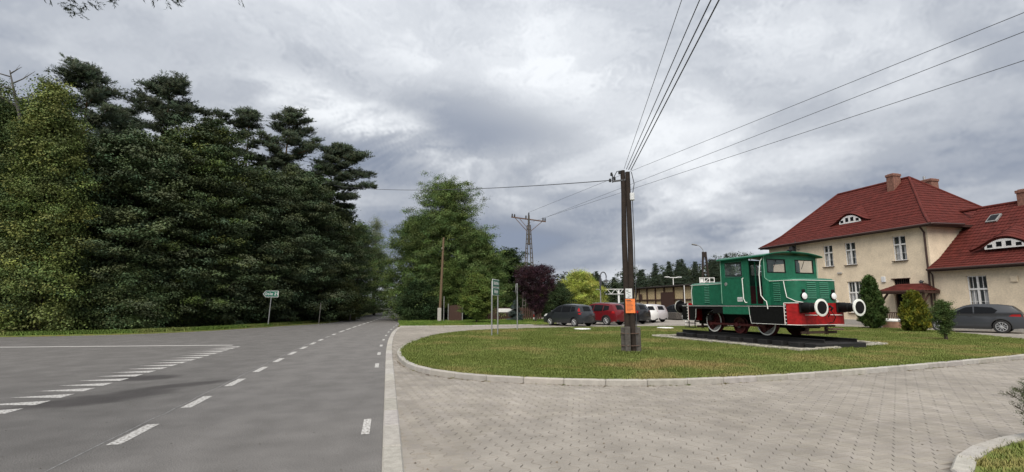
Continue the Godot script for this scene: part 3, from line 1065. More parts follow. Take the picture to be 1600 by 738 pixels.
	mb.tube([Vector3(e - 0.07, 7.06, -41.7), Vector3(e - 0.07, 7.02, -25.5), Vector3(e + 0.1, 7.03, -25.47), Vector3(38.4, 7.06, -25.47)], [0.075], 8)
	mb.tube([Vector3(e - 0.07, 3.93, -26.1), Vector3(e - 0.07, 3.96, -5.6)], [0.075], 8)
	obj("gutter", mb, M.gutter, root)
	mb = MB.new()
	mb.tube([Vector3(e - 0.05, 7.0, -26.3), Vector3(X - 0.12, 6.55, -26.32), Vector3(X - 0.12, 0.2, -26.32)], [0.062], 8)
	mb.tube([Vector3(e - 0.05, 3.93, -26.02), Vector3(X - 0.10, 3.6, -26.1), Vector3(X - 0.10, 0.2, -26.12)], [0.05], 8)
	obj("downpipe", mb, M.gutter, root)
	# chimneys of brick
	for c in [[40.3, -31.5, 12.25, 0.62, 0.75], [43.0, -30.75, 11.75, 1.0, 0.75], [41.0, -23.3, 9.15, 0.7, 0.75]]:
		mb = MB.new()
		mb.box(Vector3(c[0], c[2] - 1.6, c[1]), Vector3(c[4], 3.0, c[3]), 0.01)
		var ch := obj("chimney", mb, M.brick, root)
		mb = MB.new()
		mb.box(Vector3(c[0], c[2] - 0.1, c[1]), Vector3(c[4] + 0.1, 0.2, c[3] + 0.1), 0.015)
		mb.box(Vector3(c[0], c[2] + 0.03, c[1]), Vector3(c[4] - 0.12, 0.06, c[3] - 0.12), 0.01)
		obj("chimney_cap", mb, M.brick, ch)
	mb = MB.new()
	mb.tube([Vector3(42.8, 11.7, -30.9), Vector3(42.8, 12.1, -30.9)], [0.09], 8)
	obj("flue", mb, M.steel, root)
	# eyebrow dormers and a roof window
	eyebrow(roof, Vector3(X + 1.28, 8.36, -33.15), 1.0, 0.62, Vector3(39.0, 10.05, -33.4), 1.9)
	eyebrow(wroof, Vector3(X + 0.78, 5.07, -22.35), 1.05, 0.56, Vector3(38.6, 6.72, -22.6), 1.9)
	mb = MB.new()
	var up := Vector3(1, 0.868, 0).normalized()
	var bas := Basis(Vector3(0, 0, 1), up, Vector3(0, 0, 1).cross(up))
	mb.box(Vector3(39.75, lo.call(39.75 - e) + 0.06, -24.55), Vector3(0.66, 0.82, 0.16), 0.02, bas)
	var sk := obj("roof_window", mb, M.dull_steel, wroof)
	mb = MB.new()
	mb.box(Vector3(39.75, lo.call(39.75 - e) + 0.06, -24.55) + bas.z * (0.085 if bas.z.y > 0 else -0.085), Vector3(0.48, 0.62, 0.012), 0.0, bas)
	obj("pane", mb, M.glass_dark, sk)
	# entrance: door, transom, steps, tiled canopy on posts
	mb = MB.new()
	mb.box(Vector3(X + 0.18, 1.35, -28.9), Vector3(0.1, 2.2, 0.1), 0.01)
	mb.box(Vector3(X + 0.18, 1.35, -27.8), Vector3(0.1, 2.2, 0.1), 0.01)
	mb.box(Vector3(X + 0.18, 2.40, -28.35), Vector3(0.1, 0.1, 1.0), 0.01)
	mb.box(Vector3(X + 0.19, 0.70, -28.35), Vector3(0.07, 0.9, 1.0), 0.01)
	mb.box(Vector3(X + 0.19, 1.75, -28.35), Vector3(0.07, 1.2, 0.10), 0.01)
	var door := obj("door", mb, M.brown_wood, root)
	mb = MB.new()
	mb.box(Vector3(X + 0.2, 1.75, -28.62), Vector3(0.012, 1.18, 0.42))
	mb.box(Vector3(X + 0.2, 1.75, -28.08), Vector3(0.012, 1.18, 0.42))
	obj("door_pane", mb, M.glass_dark, door)
	mb = MB.new()
	mb.box(Vector3(X + 0.12, 1.1, -27.98), Vector3(0.06, 0.03, 0.12), 0.008)
	obj("handle", mb, M.steel, door)
	mb = MB.new()
	mb.box(Vector3(X + 0.16, 3.23, -28.35), Vector3(0.012, 0.46, 1.16))
	var tran := obj("transom_window", mb, M.glass_dark, root)
	mb = MB.new()
	for k in 8:
		mb.box(Vector3(X + 0.12, 3.23, -28.9 + 0.157 * k), Vector3(0.025, 0.46, 0.025))
	mb.box(Vector3(X - 0.01, 3.45, -28.35), Vector3(0.16, 0.06, 1.36), 0.01)
	obj("transom_bars", mb, M.brown_wood, tran)
	mb = MB.new()
	var px := X - 1.45
	var y0 := 2.52
	var y1 := 3.02
	var A := Vector3(px, y0, -29.15)
	var B := Vector3(px, y0, -25.75)
	var R0 := Vector3(X - 0.45, y1, -28.3)
	var R1 := Vector3(X - 0.45, y1, -26.6)
	for k in 5:
		var t0 := k / 5.0
		var t1 := (k + 1) / 5.0
		var l := Vector3(0, 0.03, 0)
		mb.quad(A.lerp(R0, t0) + l, B.lerp(R1, t0) + l, B.lerp(R1, t1), A.lerp(R0, t1), Vector3(-0.4, 1, 0))
		mb.quad(A.lerp(R0, t0), B.lerp(R1, t0), B.lerp(R1, t0) + l, A.lerp(R0, t0) + l, Vector3(-1, 0, 0))
		for s in [[A, R0, Vector3(X, y0, -29.15), Vector3(X, y1, -28.3), -1.0], [B, R1, Vector3(X, y0, -25.75), Vector3(X, y1, -26.6), 1.0]]:
			mb.quad(s[0].lerp(s[1], t0) + l, s[2].lerp(s[3], t0) + l, s[2].lerp(s[3], t1), s[0].lerp(s[1], t1), Vector3(0, 1, s[4]))
	mb.quad(R0, R1, Vector3(X, y1 + 0.04, -26.6), Vector3(X, y1 + 0.04, -28.3), Vector3.UP)
	var porch := obj("porch_canopy", mb, M.roof, root)
	mb = MB.new()
	mb.box(Vector3(px + 0.75, y0 - 0.09, -27.45), Vector3(1.4, 0.16, 3.3), 0.01)
	mb.box(Vector3(px + 0.02, y0 - 0.02, -27.45), Vector3(0.05, 0.14, 3.42), 0.01)
	obj("porch_beam", mb, M.brown_wood, porch)
	for z in [-28.95, -26.0]:
		mb = MB.new()
		mb.box(Vector3(px + 0.22, 1.25, z), Vector3(0.13, 2.4, 0.13), 0.015)
		mb.bar(Vector3(px + 0.22, 1.75, z), Vector3(px + 0.85, 2.38, z), 0.09)
		mb.bar(Vector3(px + 0.22, 1.85, z), Vector3(px + 0.22, 2.38, z + (0.5 if z < -27 else -0.5)), 0.08)
		obj("porch_post", mb, M.brown_wood, porch)
	mb = MB.new()
	for k in 9:
		mb.box(Vector3(px + 0.22, 0.62, -28.75 + 0.13 * k), Vector3(0.035, 0.8, 0.06), 0.006)
	mb.box(Vector3(px + 0.22, 1.03, -28.2), Vector3(0.07, 0.06, 1.4), 0.01)
	obj("porch_rail", mb, M.brown_wood, porch)
	for k in 2:
		mb = MB.new()
		mb.box(Vector3(X - 0.85 - 0.2 * k, 0.19 - 0.12 * k, -27.45), Vector3(1.7, 0.13, 3.4 - 0.1 * k), 0.015)
		obj("step", mb, M.concrete, porch)
	# small fittings on the facade
	mb = MB.new()
	mb.box(Vector3(X - 0.22, 3.02, -26.8), Vector3(0.18, 0.26, 0.18), 0.04)
	mb.box(Vector3(X - 0.1, 3.2, -26.8), Vector3(0.24, 0.05, 0.06), 0.01)
	mb.lathe([Vector2(0.15, 0), Vector2(0.02, 0.14)], Transform3D(Basis(), Vector3(X - 0.22, 3.14, -26.8)), 10)
	obj("wall_lantern", mb, M.dark_steel, root)
	mb = MB.new()
	mb.box(Vector3(X - 0.06, 3.45, -29.62), Vector3(0.12, 0.42, 0.3), 0.02)
	obj("alarm_box", mb, M.paper, root)
	mb = MB.new()
	mb.box(Vector3(X - 0.06, 4.15, -33.3), Vector3(0.12, 0.14, 0.42), 0.02)
	obj("cable_box", mb, M.concrete, root)
	mb = MB.new()
	mb.box(Vector3(X - 0.04, 3.1, -21.6), Vector3(0.06, 0.36, 0.36), 0.02)
	obj("vent_cover", mb, M.render, root)
	mb = MB.new()
	mb.tube([Vector3(X, 6.5, -37.3), Vector3(X - 0.35, 6.55, -37.3), Vector3(X - 0.4, 7.3, -37.3)], [0.03], 6)
	mb.box(Vector3(X - 0.2, 6.6, -37.9), Vector3(0.4, 0.5, 0.4), 0.03)
	obj("aerial_bracket", mb, M.dark_steel, root)

# ---------------------------------------------------------------- the half-timbered goods shed
func make_goods_shed() -> void:
	var root := thing("goods_shed", "long half-timbered goods shed with ochre panels and brown doors, beyond the parked cars", "building", Vector3.ZERO)
	var X := 32.0
	var z0 := -62.0
	var z1 := -37.0
	var mb := MB.new()
	mb.box(Vector3(X + 4.15, 2.15, (z0 + z1) / 2), Vector3(8.2, 3.1, z1 - z0 - 0.1))
	obj("infill_wall", mb, M.panel_cream, root)
	mb = MB.new()
	mb.box(Vector3(X + 4.1, 0.3, (z0 + z1) / 2), Vector3(8.3, 0.6, z1 - z0), 0.02)
	obj("plinth", mb, M.grey_wood, root)
	# frame of posts and rails, each bay its own pieces
	var bay := 2.05
	var n := int((z1 - z0) / bay)
	var doors := [3, 4, 9]
	for k in n + 1:
		mb = MB.new()
		mb.box(Vector3(X - 0.01, 2.15, z0 + 0.1 + bay * k), Vector3(0.2, 3.2, 0.13), 0.01)
		obj("timber_post", mb, M.brown_wood, root)
	for y in [0.68, 2.15, 3.62]:
		mb = MB.new()
		mb.box(Vector3(X - 0.005, y, (z0 + z1) / 2), Vector3(0.18, 0.14, z1 - z0), 0.01)
		obj("timber_rail", mb, M.brown_wood, root)
	for k in [0, 7, 10]:
		mb = MB.new()
		mb.bar(Vector3(X, 0.75, z0 + bay * k + 0.4), Vector3(X, 3.55, z0 + bay * k + 1.7), 0.15, 0.15, 0.01)
		obj("brace", mb, M.brown_wood, root)
	for s in [[-52.9, 2.5], [-43.2, 2.5]]:
		var door := MB.new()
		door.box(Vector3(X - 0.1, 1.75, s[0]), Vector3(0.12, 2.55, s[1] + 0.3), 0.01)
		var d := obj("sliding_door", door, M.brown_wood, root)
		for k in 12:
			mb = MB.new()
			mb.box(Vector3(X - 0.175, 1.72, s[0] - s[1] / 2 + s[1] * (k + 0.5) / 12.0), Vector3(0.03, 2.42, s[1] / 12.0 - 0.02), 0.006)
			obj("plank", mb, M.brown_wood, d)
	mb = MB.new()
	mb.box(Vector3(X - 0.1, 2.55, z0 + bay * 1.25), Vector3(0.06, 0.72, 0.8), 0.01)
	obj("shutter", mb, M.brown_wood, root)
	# shallow roof with a deep overhang on this side
	mb = MB.new()
	mb.prism(PackedVector2Array([Vector2(-0.45, 3.74), Vector2(4.15, 4.12), Vector2(9.5, 3.74), Vector2(9.5, 3.62), Vector2(4.15, 3.99), Vector2(-0.45, 3.62)]), -(z1 + 0.5), -(z0 - 0.5), Transform3D(Basis(Vector3.RIGHT, Vector3.UP, Vector3(0, 0, -1)), Vector3(X, 0, 0)))
	obj("roof", mb, M.tin, root)
	mb = MB.new()
	mb.box(Vector3(X - 1.9, 0.45, -53), Vector3(3.0, 0.7, 14), 0.03)
	obj("loading_ramp", mb, M.grey_wood, root)
	# two-headed lamp on a mast that shows above the eaves
	var lp := thing("platform_lamp", "white T-shaped lamp mast showing above the goods shed roof", "lamp", Vector3(39.0, 0, -63.0))
	mb = MB.new()
	mb.tube([Vector3(0, 0, 0), Vector3(0, 5.3, 0)], [0.09, 0.06], 8)
	obj("mast", mb, M.white, lp)
	mb = MB.new()
	mb.box(Vector3(0, 5.35, 0), Vector3(2.2, 0.1, 0.16), 0.02)
	mb.box(Vector3(-0.95, 5.42, 0), Vector3(0.7, 0.12, 0.3), 0.03)
	mb.box(Vector3(0.95, 5.42, 0), Vector3(0.7, 0.12, 0.3), 0.03)
	obj("lamp_head", mb, M.white, lp)

# ---------------------------------------------------------------- plants
var clumps := {}

func leaf_clump(n: int, rad: float, flat: float, l: float, w: float, sd: int, upright := 0.9) -> ArrayMesh:
	rng.seed = sd
	var mb := MB.new()
	for i in n:
		var p := Vector3(rng.randfn(), rng.randfn() * flat, rng.randfn()) * rad * 0.5
		var nn := (Vector3(rng.randfn(), rng.randfn(), rng.randfn()) * 0.55 + Vector3.UP * upright + p.normalized() * 0.5).normalized()
		var d := Vector3(rng.randfn(), rng.randfn() * 0.5 - 0.25, rng.randfn()) + p.normalized() * 0.6
		d = (d - nn * d.dot(nn)).normalized()
		var s := d.cross(nn)
		var ll := l * rng.randf_range(0.7, 1.25)
		var ww := w * rng.randf_range(0.75, 1.2)
		var g := rng.randf_range(0.82, 1.18)
		mb.col = Color(g * rng.randf_range(0.93, 1.08), g, g * rng.randf_range(0.85, 1.1))
		var a := p - d * ll * 0.5
		var b := p + d * ll * 0.5 - nn * ll * 0.12
		var m := p - d * ll * 0.05
		var e := m + s * ww * 0.5 - nn * ww * 0.10
		var f := m - s * ww * 0.5 - nn * ww * 0.10
		var n1 := (nn - s * 0.2).normalized()
		mb.tri(a, e, b, nn)
		mb.tri(a, b, f, nn)
	return mb.mesh()

func needle_clump(sd: int) -> ArrayMesh:
	rng.seed = sd
	var mb := MB.new()
	for t in 9:
		var base := Vector3(rng.randfn() * 0.16, rng.randfn() * 0.05, rng.randfn() * 0.16)
		var dir := (Vector3(rng.randfn() * 0.7, 0.55, rng.randfn() * 0.7) + base.normalized() * 0.7).normalized()
		var L := rng.randf_range(0.28, 0.46)
		var g := rng.randf_range(0.75, 1.25)
		mb.col = Color(g, g, g * rng.randf_range(0.85, 1.1))
		for k in 13:
			var o := base + dir * L * (k / 13.0)
			var r := Vector3(rng.randfn(), rng.randfn(), rng.randfn())
			r = (r - dir * r.dot(dir)).normalized()
			var tip := o + (dir * 0.7 + r).normalized() * 0.145
			var s := dir.cross(r).normalized() * 0.020
			mb.tri(o - s, o + s, tip)
	return mb.mesh()

func spray_clump(sd: int) -> ArrayMesh:   # scale-leaved sprays of thuja
	rng.seed = sd
	var mb := MB.new()
	for t in 26:
		var base := Vector3(rng.randfn() * 0.07, rng.randfn() * 0.07, rng.randfn() * 0.07)
		var dir := (Vector3(rng.randfn() * 0.6, 0.8, rng.randfn() * 0.6)).normalized()
		var s := dir.cross(Vector3(rng.randfn(), rng.randfn(), rng.randfn())).normalized()
		var g := rng.randf_range(0.7, 1.3)
		mb.col = Color(g, g, g * 0.95)
		for k in 5:
			var o := base + dir * 0.03 * k
			mb.tri(o, o + dir * 0.03 + s * 0.035, o + dir * 0.05 + s * 0.012)
			mb.tri(o, o + dir * 0.03 - s * 0.035, o + dir * 0.05 - s * 0.012)
	return mb.mesh()

func make_clumps() -> void:
	clumps.maple = leaf_clump(105, 0.64, 0.36, 0.145, 0.105, 101, 1.3)
	clumps.fine = leaf_clump(110, 0.56, 0.5, 0.13, 0.06, 102, 0.7)
	clumps.vine = leaf_clump(110, 0.52, 0.7, 0.11, 0.08, 103, 0.6)
	clumps.small = leaf_clump(56, 0.26, 0.75, 0.085, 0.052, 104, 0.6)
	clumps.droop = leaf_clump(60, 0.5, 1.3, 0.14, 0.06, 105, 0.2)
	clumps.big = leaf_clump(60, 1.15, 0.6, 0.36, 0.28, 106, 1.0)
	clumps.pine = needle_clump(107)
	clumps.spray = spray_clump(108)

func tint(base: Color, spread: float) -> Color:
	var g := 1.0 + rng.randf_range(-spread, spread)
	return Color(base.r * g * (1.0 + rng.randf_range(-0.16, 0.16)), base.g * g, base.b * g * (1.0 + rng.randf_range(-0.15, 0.15)))

func table(t: Array, x: float) -> float:
	var f := clampf(x, 0.0, 1.0) * (t.size() - 1)
	var i := mini(int(f), t.size() - 2)
	return lerpf(t[i], t[i + 1], f - i)

const SHAPE := {
	"edge": [0.80, 0.98, 1.0, 0.98, 0.93, 0.86, 0.76, 0.60, 0.40, 0.14],
	"round": [0.45, 0.80, 0.97, 1.0, 0.98, 0.92, 0.80, 0.62, 0.38, 0.12],
	"pyramid": [0.80, 0.96, 1.0, 0.97, 0.90, 0.80, 0.64, 0.46, 0.32, 0.10],
	"column": [0.8, 1.0, 0.95, 0.9, 0.9, 0.85, 0.8, 0.7, 0.5, 0.2],
	"cone": [0.62, 0.92, 1.0, 0.94, 0.82, 0.67, 0.50, 0.33, 0.17, 0.03],
	"vase": [0.25, 0.45, 0.65, 0.84, 0.96, 1.0, 0.97, 0.84, 0.60, 0.2],
}

# A broadleaf tree: tapered trunk, limbs that reach an uneven outline, leaf clumps strung along the limbs in sprays.
func leafy(called: String, label: String, cat: String, at: Vector3, h: float, R: float, o: Dictionary, group := "") -> Node3D:
	var root := thing(called, label, cat, at, 0.0, group)
	rng.seed = o.seed
	var lean: Vector2 = o.get("lean", Vector2.ZERO)
	var base: float = o.get("base", 0.08)
	var shape: Array = SHAPE[o.get("shape", "edge")]
	var limbs: int = o.get("limbs", 46)
	var per: int = o.get("per", 16)
	var size: float = o.get("size", 1.0)
	var droop: float = o.get("droop", 0.1)
	var col: Color = o.col
	var squash: float = o.get("squash", 1.0)
	var bump := FastNoiseLite.new()
	bump.seed = o.seed
	bump.frequency = 0.9
	var axis := func(t: float) -> Vector3: return Vector3(lean.x * t * t, h * t, lean.y * t * t)
	var wood := MB.new()
	var stems: int = o.get("stems", 1)
	var tr: float = o.get("trunk", h * 0.017)
	for s in stems:
		var sp := Vector3.ZERO if stems == 1 else Vector3(rng.randf_range(-1, 1), 0, rng.randf_range(-1, 1)) * tr * 2.2
		var p := []
		var r := []
		for k in 9:
			var t := 0.93 * k / 8.0
			p.append(axis.call(t) + sp * (1.0 - 0.3 * t) + Vector3(rng.randfn(), 0, rng.randfn()) * tr * 0.4 * t)
			r.append(tr * (1.0 - 0.88 * t) * (1.35 if k == 0 else 1.0))
		wood.tube(p, r, 8)
	var xfs := []
	var cols := []
	for i in limbs:
		var t := base + (1.0 - base) * pow((i + 0.5) / limbs, 0.82)
		var tt := (t - base) / (1.0 - base)
		var an := i * 2.39996 + rng.randf_range(-0.35, 0.35)
		var d := Vector3(cos(an), 0, sin(an) * squash)
		var reach: float = R * table(shape, tt) * (1.0 + 0.30 * bump.get_noise_2d(an * 1.2, t * 5.0)) * rng.randf_range(0.82, 1.08)
		var tip: Vector3 = axis.call(t) + d * reach + Vector3(0, -droop * reach + rng.randf_range(-0.03, 0.03) * h, 0)
		tip.y = maxf(tip.y, 0.15)
		var ft := maxf(t - (0.10 + 0.10 * (1.0 - tt)), 0.03)
		var from: Vector3 = axis.call(minf(ft, 0.92))
		var mid := from.lerp(tip, 0.5) + Vector3(0, 0.08 * reach, 0)
		if i % 2 == 0 or limbs < 40:
			wood.tube([from, mid, tip], [tr * 0.34 * (1.1 - t), tr * 0.2 * (1.1 - t), 0.008], 5, false)
		var shade := rng.randf_range(0.72, 1.34)
		for k in per:
			var u := 1.0 - 0.72 * pow(rng.randf(), 1.5)
			var q: Vector3 = from.lerp(mid, u * 2.0) if u < 0.5 else mid.lerp(tip, u * 2.0 - 1.0)
			var w: float = (0.10 + 0.16 * u) * R * o.get("spread", 0.78)
			q += Vector3(rng.randfn() * w, rng.randfn() * w * o.get("flat", 0.26), rng.randfn() * w)
			if q.y < 0.1:
				continue
			var sc := size * rng.randf_range(0.7, 1.25)
			var b := Basis(Vector3.UP, rng.randf() * TAU) * Basis(Vector3.RIGHT, rng.randf_range(-0.35, 0.35))
			xfs.append(Transform3D(b.scaled(Vector3.ONE * sc), q))
			var c := tint(col, 0.2)
			if o.has("col2") and rng.randf() < o.get("mix", 0.3):
				c = tint(o.col2, 0.2)
			cols.append(c * shade)
	obj("trunk", wood, o.get("bark", M.bark), root)
	scatter("crown", clumps[o.get("leaf", "maple")], M.leaf, xfs, cols, root, true)
	return root

# A Scots pine: a tall trunk, bare below, whorls of crooked limbs that carry flat plates of needle tufts.
func pine(called: String, label: String, at: Vector3, h: float, R: float, o: Dictionary, group := "") -> Node3D:
	var root := thing(called, label, "tree", at, 0.0, group)
	rng.seed = o.seed
	var lean: Vector2 = o.get("lean", Vector2.ZERO)
	var base: float = o.get("base", 0.42)
	var col: Color = o.get("col", Color(0.066, 0.086, 0.054))
	var shape: Array = o.get("shape", [0.8, 0.95, 1.0, 1.0, 0.92, 0.76, 0.52, 0.20])
	var axis := func(t: float) -> Vector3: return Vector3(lean.x * t * t, h * t, lean.y * t * t)
	var wood := MB.new()
	var p := []
	var r := []
	for k in 10:
		var t := k / 9.0
		p.append(axis.call(t))
		r.append(h * 0.0125 * (1.0 - 0.9 * t))
	wood.tube(p, r, 8)
	var xfs := []
	var cols := []
	var arms: int = int(o.get("whorls", 15)) * 4
	for i in arms:
		if rng.randf() < o.get("gap", 0.26):
			continue
		var t := base + (1.0 - base) * (i + rng.randf()) / arms
		var tt := (t - base) / (1.0 - base)
		var an := i * 2.39996 + rng.randf_range(-0.5, 0.5)
		var d := Vector3(cos(an), 0, sin(an))
		var L: float = R * table(shape, tt) * rng.randf_range(0.30, 1.25)
		var from: Vector3 = axis.call(minf(t, 0.985))
		var rise := L * (-0.12 + 0.75 * tt) * rng.randf_range(0.4, 1.4)
		var mid := from + d * L * 0.55 + Vector3(0, rise * 0.35, 0)
		var tip := from + d * L + Vector3(0, rise, 0)
		wood.tube([from, mid, tip], [0.055 * (1.15 - t) * h / 18.0, 0.03 * h / 18.0, 0.01], 5, false)
		var shade := rng.randf_range(0.75, 1.3)
		var plates := 4 if L > 1.2 else 2
		for pl in plates:
			var u := 1.0 - 0.2 * pl
			var c: Vector3 = mid.lerp(tip, (u - 0.5) * 2.0) if u > 0.5 else from.lerp(mid, u * 2.0)
			c += d.cross(Vector3.UP) * rng.randfn() * L * 0.10
			var w := (0.045 + 0.05 * rng.randf()) * R
			for j in int(o.get("per", 10)):
				var q := c + Vector3(rng.randfn() * w, rng.randfn() * w * 0.5 + 0.08, rng.randfn() * w)
				var bb := Basis(Vector3.UP, rng.randf() * TAU) * Basis(Vector3.RIGHT, rng.randf_range(-0.5, 0.5))
				xfs.append(Transform3D(bb.scaled(Vector3.ONE * rng.randf_range(0.65, 1.15)), q))
				cols.append(tint(col, 0.22) * shade)
	obj("trunk", wood, M.bark_pine, root)
	scatter("crown", clumps.pine, M.needle, xfs, cols, root, true)
	return root

func conifer(called: String, label: String, at: Vector3, h: float, R: float, col: Color, sd: int, group := "", per := 9, leaf := "pine", size := 1.0) -> Node3D:
	var root := thing(called, label, "tree", at, 0.0, group)
	rng.seed = sd
	var wood := MB.new()
	wood.tube([Vector3.ZERO, Vector3(0, h * 0.5, 0), Vector3(0, h * 0.98, 0)], [h * 0.014, h * 0.009, 0.01], 6)
	var xfs := []
	var cols := []
	var levels := int(12 + h * 1.3)
	for i in levels:
		var t := 0.06 + 0.94 * i / levels
		var L := R * pow(1.0 - t, 0.95) + 0.02
		var m := 7
		for k in m:
			var an := rng.randf() * TAU
			var LL := L * rng.randf_range(0.7, 1.1)
			var shade := rng.randf_range(0.8, 1.2)
			for j in per:
				var u := pow(rng.randf(), 0.6)
				var q := Vector3(cos(an) * LL * u, h * t - LL * u * 0.25 + 0.12 * LL * u * u + rng.randfn() * 0.03 * h * 0.3, sin(an) * LL * u) + Vector3(rng.randfn(), 0, rng.randfn()) * R * 0.06
				q.y = maxf(q.y, 0.05)
				xfs.append(Transform3D(Basis(Vector3.UP, rng.randf() * TAU).scaled(Vector3.ONE * size * (1.0 - 0.80 * t) * rng.randf_range(0.8, 1.3)), q))
				cols.append(tint(col, 0.22) * shade)
	obj("trunk", wood, M.bark, root)
	scatter("crown", clumps[leaf], M.needle, xfs, cols, root, true)
	return root

func make_forest() -> void:
	make_clumps()
	var dk := Color(0.076, 0.102, 0.054)
	var md := Color(0.080, 0.112, 0.050)
	var ol := Color(0.084, 0.115, 0.046)
	# front of the wood, from the left edge of the picture to where the road disappears
	leafy("lime_tree", "pale olive leafy tree at the outer left edge of the wood", "tree", Vector3(-23.41, 0, -35.23), 14.20, 4.2, {"seed": 301, "col": ol, "col2": md, "leaf": "vine", "limbs": 70, "per": 22})
	leafy("lime_tree", "olive green tree under the bare snag, beside the vine-hung trunk", "tree", Vector3(-20.74, 0, -35.46), 12.30, 3.4, {"seed": 302, "col": ol, "col2": md, "leaf": "vine", "limbs": 66, "per": 20})
	leafy("vine_hung_tree", "tall narrow tree hung with yellowish creeper from ground to top", "tree", Vector3(-18.62, 0, -33.34), 13.87, 1.75, {"seed": 303, "col": Color(0.150, 0.182, 0.060), "col2": Color(0.088, 0.118, 0.044), "leaf": "vine", "limbs": 60, "per": 22, "shape": "column", "droop": 0.5, "lean": Vector2(-0.7, 0), "flat": 1.1})
	leafy("maple_tree", "dark maple right beside the vine-hung trunk", "tree", Vector3(-16.61, 0, -37.24), 12.86, 3.7, {"seed": 304, "col": dk, "limbs": 64, "per": 20})
	leafy("maple_tree", "broad maple with a yellowish green top in the middle of the wood", "tree", Vector3(-13.49, 0, -40.25), 14.76, 4.1, {"seed": 305, "col": dk, "col2": Color(0.080, 0.105, 0.034), "mix": 0.3, "limbs": 70, "per": 20})
	leafy("maple_tree", "dark maple straight behind the green arrow sign", "tree", Vector3(-10.70, 0, -44.15), 12.42, 3.7, {"seed": 306, "col": dk, "limbs": 64, "per": 20})
	leafy("maple_tree", "large round-headed dark maple leaning over the left of the road", "tree", Vector3(-8.47, 0, -47.39), 13.42, 4.5, {"seed": 307, "col": Color(0.068, 0.090, 0.049), "limbs": 84, "per": 22})
	leafy("maple_tree", "dark maple behind the round-headed one, lower, at the road", "tree", Vector3(-5.80, 0, -56.87), 11.41, 3.6, {"seed": 308, "col": Color(0.058, 0.078, 0.036), "limbs": 56, "per": 11})
	leafy("lime_tree", "mid green tree farther along the left roadside", "tree", Vector3(-3.9, 0, -68.57), 12.42, 3.7, {"seed": 309, "col": md, "leaf": "fine", "limbs": 56, "per": 11})
	leafy("lime_tree", "low leafy tree where the left roadside narrows to the light gap", "tree", Vector3(-1.9, 0, -78.05), 9.85, 3.2, {"seed": 310, "col": md, "leaf": "fine", "limbs": 46, "per": 16})
	leafy("birch_tree", "pale grey-green weeping birch at the end of the wood", "tree", Vector3(-2.45, 0, -91.43), 16.76, 2.7, {"seed": 311, "col": Color(0.13, 0.155, 0.085), "leaf": "droop", "limbs": 46, "per": 16, "shape": "round", "droop": 0.9, "bark": M.bark_grey})
	leafy("elder_bush", "olive bush leaning out beside the thin reflector post", "bush", Vector3(-4.35, 0, -52.85), 3.83, 1.9, {"seed": 312, "col": Color(0.062, 0.075, 0.028), "leaf": "vine", "limbs": 30, "per": 11})
	leafy("elder_bush", "grey-green bush in the wood's edge under the vine-hung trunk", "bush", Vector3(-15.61, 0, -35.90), 3.61, 2.0, {"seed": 313, "col": md, "leaf": "vine", "limbs": 30, "per": 16})
	leafy("hazel_bush", "low dark bush at the foot of the maples left of the arrow sign", "bush", Vector3(-12.15, 0, -40.47), 3.83, 2.3, {"seed": 314, "col": dk, "limbs": 30, "per": 14})
	# pines that rise behind
	pine("pine_tree", "tall pine with layered plates behind the vine-hung tree", Vector3(-22.52, 0, -42.59), 19.25, 3.4, {"seed": 321, "whorls": 17, "per": 11})
	pine("pine_tree", "tallest pine with a pointed crown in the middle of the wood", Vector3(-19.18, 0, -47.72), 21.04, 3.7, {"seed": 322, "whorls": 18, "per": 11, "shape": [0.85, 1.0, 1.0, 0.9, 0.78, 0.62, 0.42, 0.2]})
	pine("pine_tree", "pine with a thin open top, third from the tallest", Vector3(-13.49, 0, -50.84), 19.92, 2.9, {"seed": 323, "whorls": 12, "gap": 0.3, "base": 0.5})
	pine("pine_tree", "narrow pine between the tallest one and the thin open top", Vector3(-16.28, 0, -49.73), 19.25, 2.5, {"seed": 324, "whorls": 13})
	pine("pine_tree", "bushy pine with hanging limbs above the round-headed maple", Vector3(-10.48, 0, -51.51), 20.59, 3.2, {"seed": 325, "whorls": 19, "per": 11, "base": 0.35, "lean": Vector2(0.5, 0)})
	pine("pine_tree", "crooked pine that sticks out to the right over the road", Vector3(-6.91, 0, -55.75), 18.47, 3.3, {"seed": 326, "whorls": 9, "gap": 0.25, "base": 0.60, "lean": Vector2(1.4, 0), "per": 20})
	pine("pine_tree", "broad pine in shade behind the tallest pine's left flank", Vector3(-24.98, 0, -52.41), 19.70, 3.6, {"seed": 327})
	pine("pine_tree", "pine at the far left behind the bare snag", Vector3(-29.44, 0, -48.50), 18.14, 3.2, {"seed": 328})
	pine("pine_tree", "low-crowned pine behind the gap right of the tallest", Vector3(-18.73, 0, -58.54), 19.25, 3.5, {"seed": 329})
	# the dead snag
	var sn := thing("dead_tree", "bare grey dead tree whose forked tip stands above the olive trees", "tree", Vector3(-21.6, 0, -34.4))
	var mb := MB.new()
	mb.tube([Vector3.ZERO, Vector3(0.3, 8, 0), Vector3(0.15, 12.6, 0), Vector3(-0.35, 14.3, 0), Vector3(-0.65, 15.4, 0)], [0.2, 0.14, 0.09, 0.06, 0.025], 7)
	obj("trunk", mb, M.bark_grey, sn)
